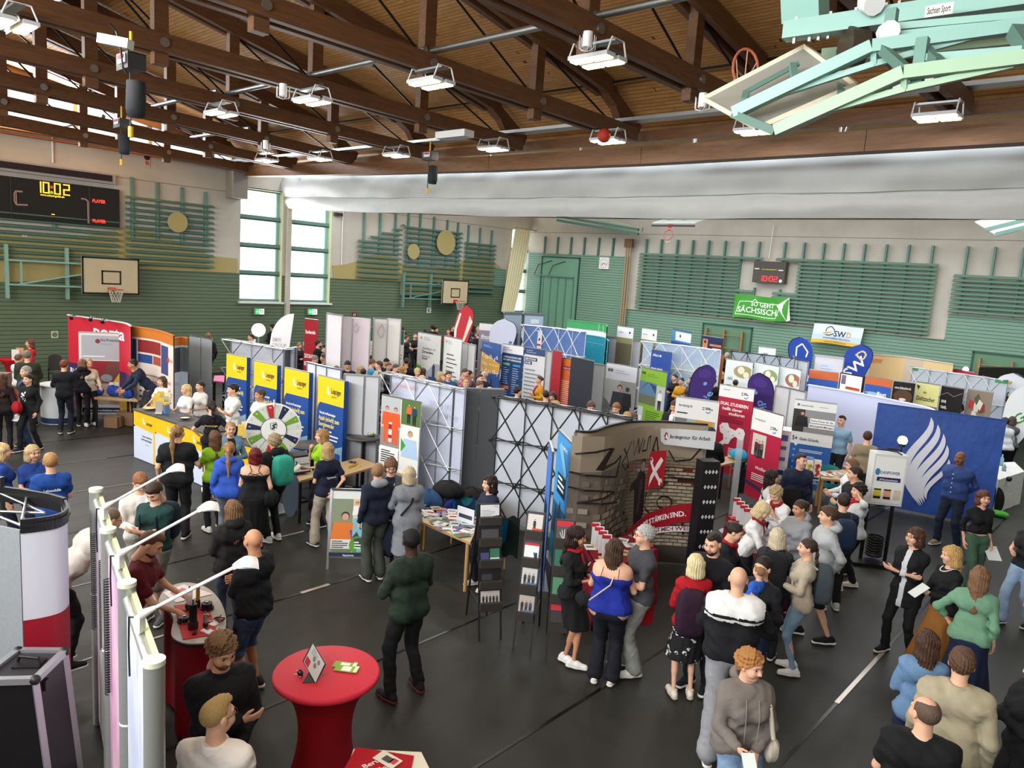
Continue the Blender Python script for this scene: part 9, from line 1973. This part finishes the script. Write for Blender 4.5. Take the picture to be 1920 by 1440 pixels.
# rear crowd: (x, y, height, face, hair, hair colour, top, label, options)
def far(rows,grp=None):
 for r in rows:
  x,y,H,f,hr,hc,tp,lab=r[:8];k=r[8]if len(r)>8 else{}
  k.setdefault('tier',2);bot=k.pop('bot',BK);skn=k.pop('sk',LT);ar=k.pop('ar','hold hold');person(x,y,H,f,hr,hc,skn,tp,bot,BK,lab,ar,**k)
F=dict
far([(470,626,1.80,300,'short','#3a281c','#d8d8d8','person in a white hoodie behind the grey lattice wall',F(topkind='hoodie')),(510,608,1.85,250,'short','#2a201a','#15161a','person in black with a yellow bag left of the sail sign',F(topkind='jacket')),(562,643,1.62,20,'bob','#8a6440','#16181e','child-sized person with light brown hair at the end of the lattice wall',F(sex='f')),(578,625,1.84,110,'short','#231a16','#8fa4c0','person in a pale striped shirt by the red banner',F(w=1.1)),(587,630,1.72,120,'short','#c8c4bc','#cfcfd0','white-haired person next to the striped shirt'),(592,635,1.72,100,'short','#2a201a','#c8a8a8','person with dark hair between the white-haired one and the tall one in black'),(598,638,1.84,80,'short','#2e231c','#14161a','tall person with a beard in a black jacket among the far left crowd',F(beard='#2e231c',topkind='jacket',w=1.15)),(612,645,1.76,75,'short','#2a1e18','#6a6450','dark-haired person in olive looking down at a table',F(nod=30)),(621,655,1.66,20,'long','#33221a','#1a1a1e','person with long dark hair facing the camera left of the yellow banner',F(sex='f')),(591,667,1.76,60,'short','#7a7470','#3a3c42','older grey-haired person looking down behind the partition',F(nod=25,glasses=True)),(607,664,1.78,280,'shorttop','#3a2a20','#7a6a4a','person in a khaki jacket looking left behind the partition',F(look=10)),(616,668,1.66,200,'bob','#7a5a3c','#4a4a50','brown-haired person seen from behind next to the khaki jacket',F(sex='f')),(645,657,1.84,5,'short','#3a2a20','#1c2438','bearded person in a navy sweater before the yellow banner',F(beard='#4a3426',w=1.2)),(640,661,1.68,340,'bob','#6a4a34','#3a4a6a','brown-haired person half hidden behind the navy sweater',F(sex='f')),(652,677,1.78,0,'short','#1d1713','#101114','person with short black hair in a black top looking down',F(nod=30)),(631,686,1.66,180,'bob','#7a4a34','#5a4a4a','reddish brown head just above the partition edge',F(sex='f')),(682,661,1.86,20,'curly','#6a5446','#8a8f98','person with grey brown curls and a moustache in a grey sweater',F(w=1.15)),(678,686,1.68,110,'bob','#a88a60','#4a5a5a','blond curly head left of the silver lattice top',F(sex='f')),(682,691,1.66,170,'updo','#1c1512','#1a2a44','black-haired head just above the partition corner',F(sex='f')),(701,665,1.76,60,'short','#1d1614','#1a1c22','dark-haired person behind the light blue shirt'),(708,668,1.74,90,'short','#241b17','#2a2c34','second dark-haired person behind the light blue shirt'),(699,674,1.74,100,'short','#6a4a34','#3f9ac4','person in a light blue shirt looking right above the lattice',F(nod=15)),(710,677,1.80,285,'short','#4a3426','#b8b4ae','person with brown hair in a pale jacket looking left',F(w=1.1)),(727,664,1.80,190,'short','#1e1815','#20242c','dark-haired head below the oval group photo',F()),(725,672,1.76,160,'cap','#1e1815','#23262c','person with a dark cap below the green headed banner',F()),(729,680,1.72,30,'shorttop','#7a4a30','#4a5460','auburn-haired person looking to the right above the lattice'),(743,683,1.78,60,'buzz','#4a3a30','#33363e','person with a receding hairline looking down',F(nod=20)),(757,687,1.68,70,'bob','#a8804c','#cfc8bc','person with a light brown bob in profile above the lattice',F(sex='f')),(762,671,1.84,185,'fade','#2a211c','#15171c','tall dark figure seen from behind beside the Dresden banner',F(sk=MD)),(783,691,1.68,10,'curly','#c8ae78','#8a6a6a','person with blond curls and sunglasses in the hair facing the camera',F(sex='f')),(794,690,1.68,140,'long','#4a3024','#241f24','person with long brown hair below the Dresden banner',F(sex='f')),(793,704,1.66,100,'bob','#c4ac80','#c0bab4','blond head just above the silver lattice rail',F(sex='f')),(779,624,1.84,20,'short','#4a3a30','#1a1a1e','far person with glasses in a black sleeveless top',F(sleeve='none',sex='f')),(762,628,1.82,110,'short','#5a4030','#17181c','far person in black right of the green headed banners',F(topkind='jacket')),(754,612,1.78,200,'short','#4a3226','#2a2a30','far head above the oval photo banner'),(811,610,1.86,200,'short','#1c1613','#16171b','far dark-haired person by the K sign, left one'),(818,614,1.76,60,'updo','#1c1512','#1c1c22','far dark-haired person by the K sign, right one',F(sex='f')),(797,619,1.74,180,'short','#1a1412','#23252b','far dark head above the Dresden banner edge'),(841,617,1.74,340,'updo','#7a3a26','#b01c26','far person with red hair and a red top',F(sex='f')),(849,610,1.86,70,'short','#6a4630','#14151a','far tall person in black beside the red drop flag'),(888,611,1.74,180,'long','#2a1e1a','#5a6470','far person with long dark hair in a grey denim jacket behind the red flag',F(sex='f')),(896,612,1.76,300,'short','#b8a890','#6a6068','far blond person in a mauve sweater left of the grey banner',F(sex='f',w=1.1)),(895,623,1.72,250,'short','#8a6a50','#1a1a20','far person in a black top right of the white partition panels'),(827,697,1.70,60,'bob','#b09a70','#6a6a6a','person with a short blond perm above the lattice, right part',F(sex='f')),(835,701,1.66,300,'updo','#6a4430','#8a4a6a','person with tied auburn hair left of the plaid shirt',F(sex='f')),(842,696,1.78,20,'shorttop','#4a3826','#2c4a7a','young person in blue before the list of subjects banner'),(826,712,1.68,120,'short','#6a4a30','#4a4a4a','brown head right above the lattice rail',F()),(873,691,1.84,60,'buzz','#4a3a30','#b09098','person in a red and white plaid shirt looking down',F(w=1.2,nod=20,pat=(lambda C:(np.sin(C[:,0]*110)>.3)^(np.sin(C[:,2]*110)>.3),'#8a1c30'))),(882,695,1.76,80,'short','#2a201c','#2c2e34','dark-haired person behind the plaid shirt'),(874,712,1.70,20,'fade','#b8986a','#5a5a60','young blond person with a side parting in front of the plaid shirt',F(nod=20)),(900,702,1.80,60,'fade','#3a281e','#1a2030','person with dark hair in a navy jacket above the dark grey banner back',F(topkind='jacket')),(908,696,1.80,250,'fringe','#a8a09a','#1c2232','grey balding person in a navy suit left of the blue banner',F(topkind='jacket',w=1.1)),(900,714,1.72,110,'buzz','#6a5242','#3a3a40','person with cropped hair just above the dark grey banner back',F(nod=20)),(918,726,1.66,200,'bob','#c8b48c','#7a7a7a','blond crown just peeping over the dark grey banner back',F(sex='f')),(972,726,1.72,120,'bun','#1f1513','#8a8c90','person with black hair in a bun behind the black lattice',F(sex='f')),(1011,705,1.70,300,'updo','#5a3a28','#c98f1e','person in a mustard cardigan over a purple top before the orange banner',F(sex='f',pat=(lambda C:(np.abs(C[:,0])<.07)&(C[:,1]>.04),'#7a1c58'))),(1024,732,1.84,190,'fade','#1c1614','#2a2a2e','broad person in dark grey seen from behind at the black lattice',F(w=1.25)),(1037,735,1.68,335,'long','#4a3026','#33302f','person with long brown hair looking down beside the dark grey back',F(sex='f',nod=20)),(1044,752,1.66,60,'updo','#b08a5c','#6a6460','person with tied blond hair just above the black lattice',F(sex='f',nod=30)),(1109,754,1.76,10,'curly','#5a4230','#4a4c50','young person with brown curls behind the black lattice',F(nod=20)),(1137,769,1.66,0,'short','#1c1512','#33343a','black-haired head low behind the black lattice',F(nod=20)),(1156,756,1.80,340,'shorttop','#8a5c38','#5a5c60','young person with reddish brown hair before the green banner',F(nod=20)),(1176,772,1.70,200,'bob','#a88450','#5a5a5a','light brown crown behind the corner of the graffiti backdrop',F(sex='f')),(1190,774,1.68,150,'short','#5a3e2c','#4a4a4a','brown crown nearest the corner of the graffiti backdrop',F()),(978,637,1.74,350,'cap','#3a2c22','#8a8478','far person in a cap before the red cross wall',F()),(1002,604,1.90,0,'short','#1a1513','#3a3c40','far dark-haired head before the kettle poster',F()),(1218,672,1.82,290,'short','#2c201a','#2c2f38','person with glasses in dark blue before the Allianz banner',F(look=10)),(1190,677,1.66,180,'bob','#a88c60','#6a6a70','blond head left of the Allianz banner',F(sex='f')),(1265,702,1.68,320,'updo','#2a1d18','#1c1618','person in a dark patterned blouse left of the mustard sweater',F(sex='f')),(1278,709,1.68,335,'bun','#17110f','#c9921c','laughing person with a black bun in a mustard cardigan',F(sex='f')),(1297,707,1.80,300,'short','#4a3628','#44474c','person with a beard in a dark grey T-shirt looking left',F(sleeve='short',beard='#4a3628')),(1314,730,1.74,70,'short','#c8c6c0','#2a3a44','white-haired person with glasses left of the map banner',F(glasses=True)),(1338,708,1.78,200,'short','#3a241a','#101114','person in black seen from behind above the map banner',F(w=1.1)),(1354,697,1.74,185,'bob','#b8a078','#131417','blond person in black seen from behind above the map banner',F(sex='f',w=1.2)),(1363,661,1.84,290,'short','#b8b6b0','#15171c','tall grey-haired person in a dark suit by the wall bars',F(topkind='jacket',w=1.15)),(1375,703,1.76,350,'short','#33261e','#33363c','dark-haired person before the blossom banner',F(nod=15)),(1380,712,1.70,170,'short','#2a201a','#20222a','dark head in front of the blossom banner',F()),(1438,728,1.76,330,'short','#8a8480','#1c1e24','older person half hidden behind the right purple flag',F(topkind='jacket')),(1265,752,1.84,340,'short','#4a3628','#1a1c22','person in a dark suit and white shirt above the agency sign',F(topkind='jacket',nod=25,w=1.1,pat=(lambda C:(np.abs(C[:,0])<.05)&(C[:,1]>.04),'#dcdcdc'))),(1334,802,1.80,185,'short+cap',BKH,'#14161a','person in black with a black and white cap beside the crossed column',F(w=1.15,tier=1)),(1548,679,1.80,300,'short','#201814','#17181d','dark-haired person before the white wall, left one of two'),(1563,677,1.80,290,'short','#a8623a','#1f4f9c','red-haired person in a blue shirt before the white wall'),(1654,702,1.74,180,'short','#15110f','#2a2420','black-haired crown below the Hammer banner',F()),(1688,702,1.76,110,'short','#1c1613','#5a544c','dark-haired person right of the Hammer banner',F()),(1801,757,1.68,350,'bob','#15100e','#8a8a8c','person with a black fringe looking down behind the blue backdrop',F(sex='f',nod=35)),(1860,712,1.9,350,'chef',None,'#d8d4cc','person with a white chef hat before the dark shelf panel, left one'),(1897,713,1.92,340,'chef',None,'#dcd8d0','person with a white chef hat at the right edge of the shelf panel'),(912,610,1.72,180,'short','#2a201a','#2c2e36','far dark head beside the mirrored banner',F()),])
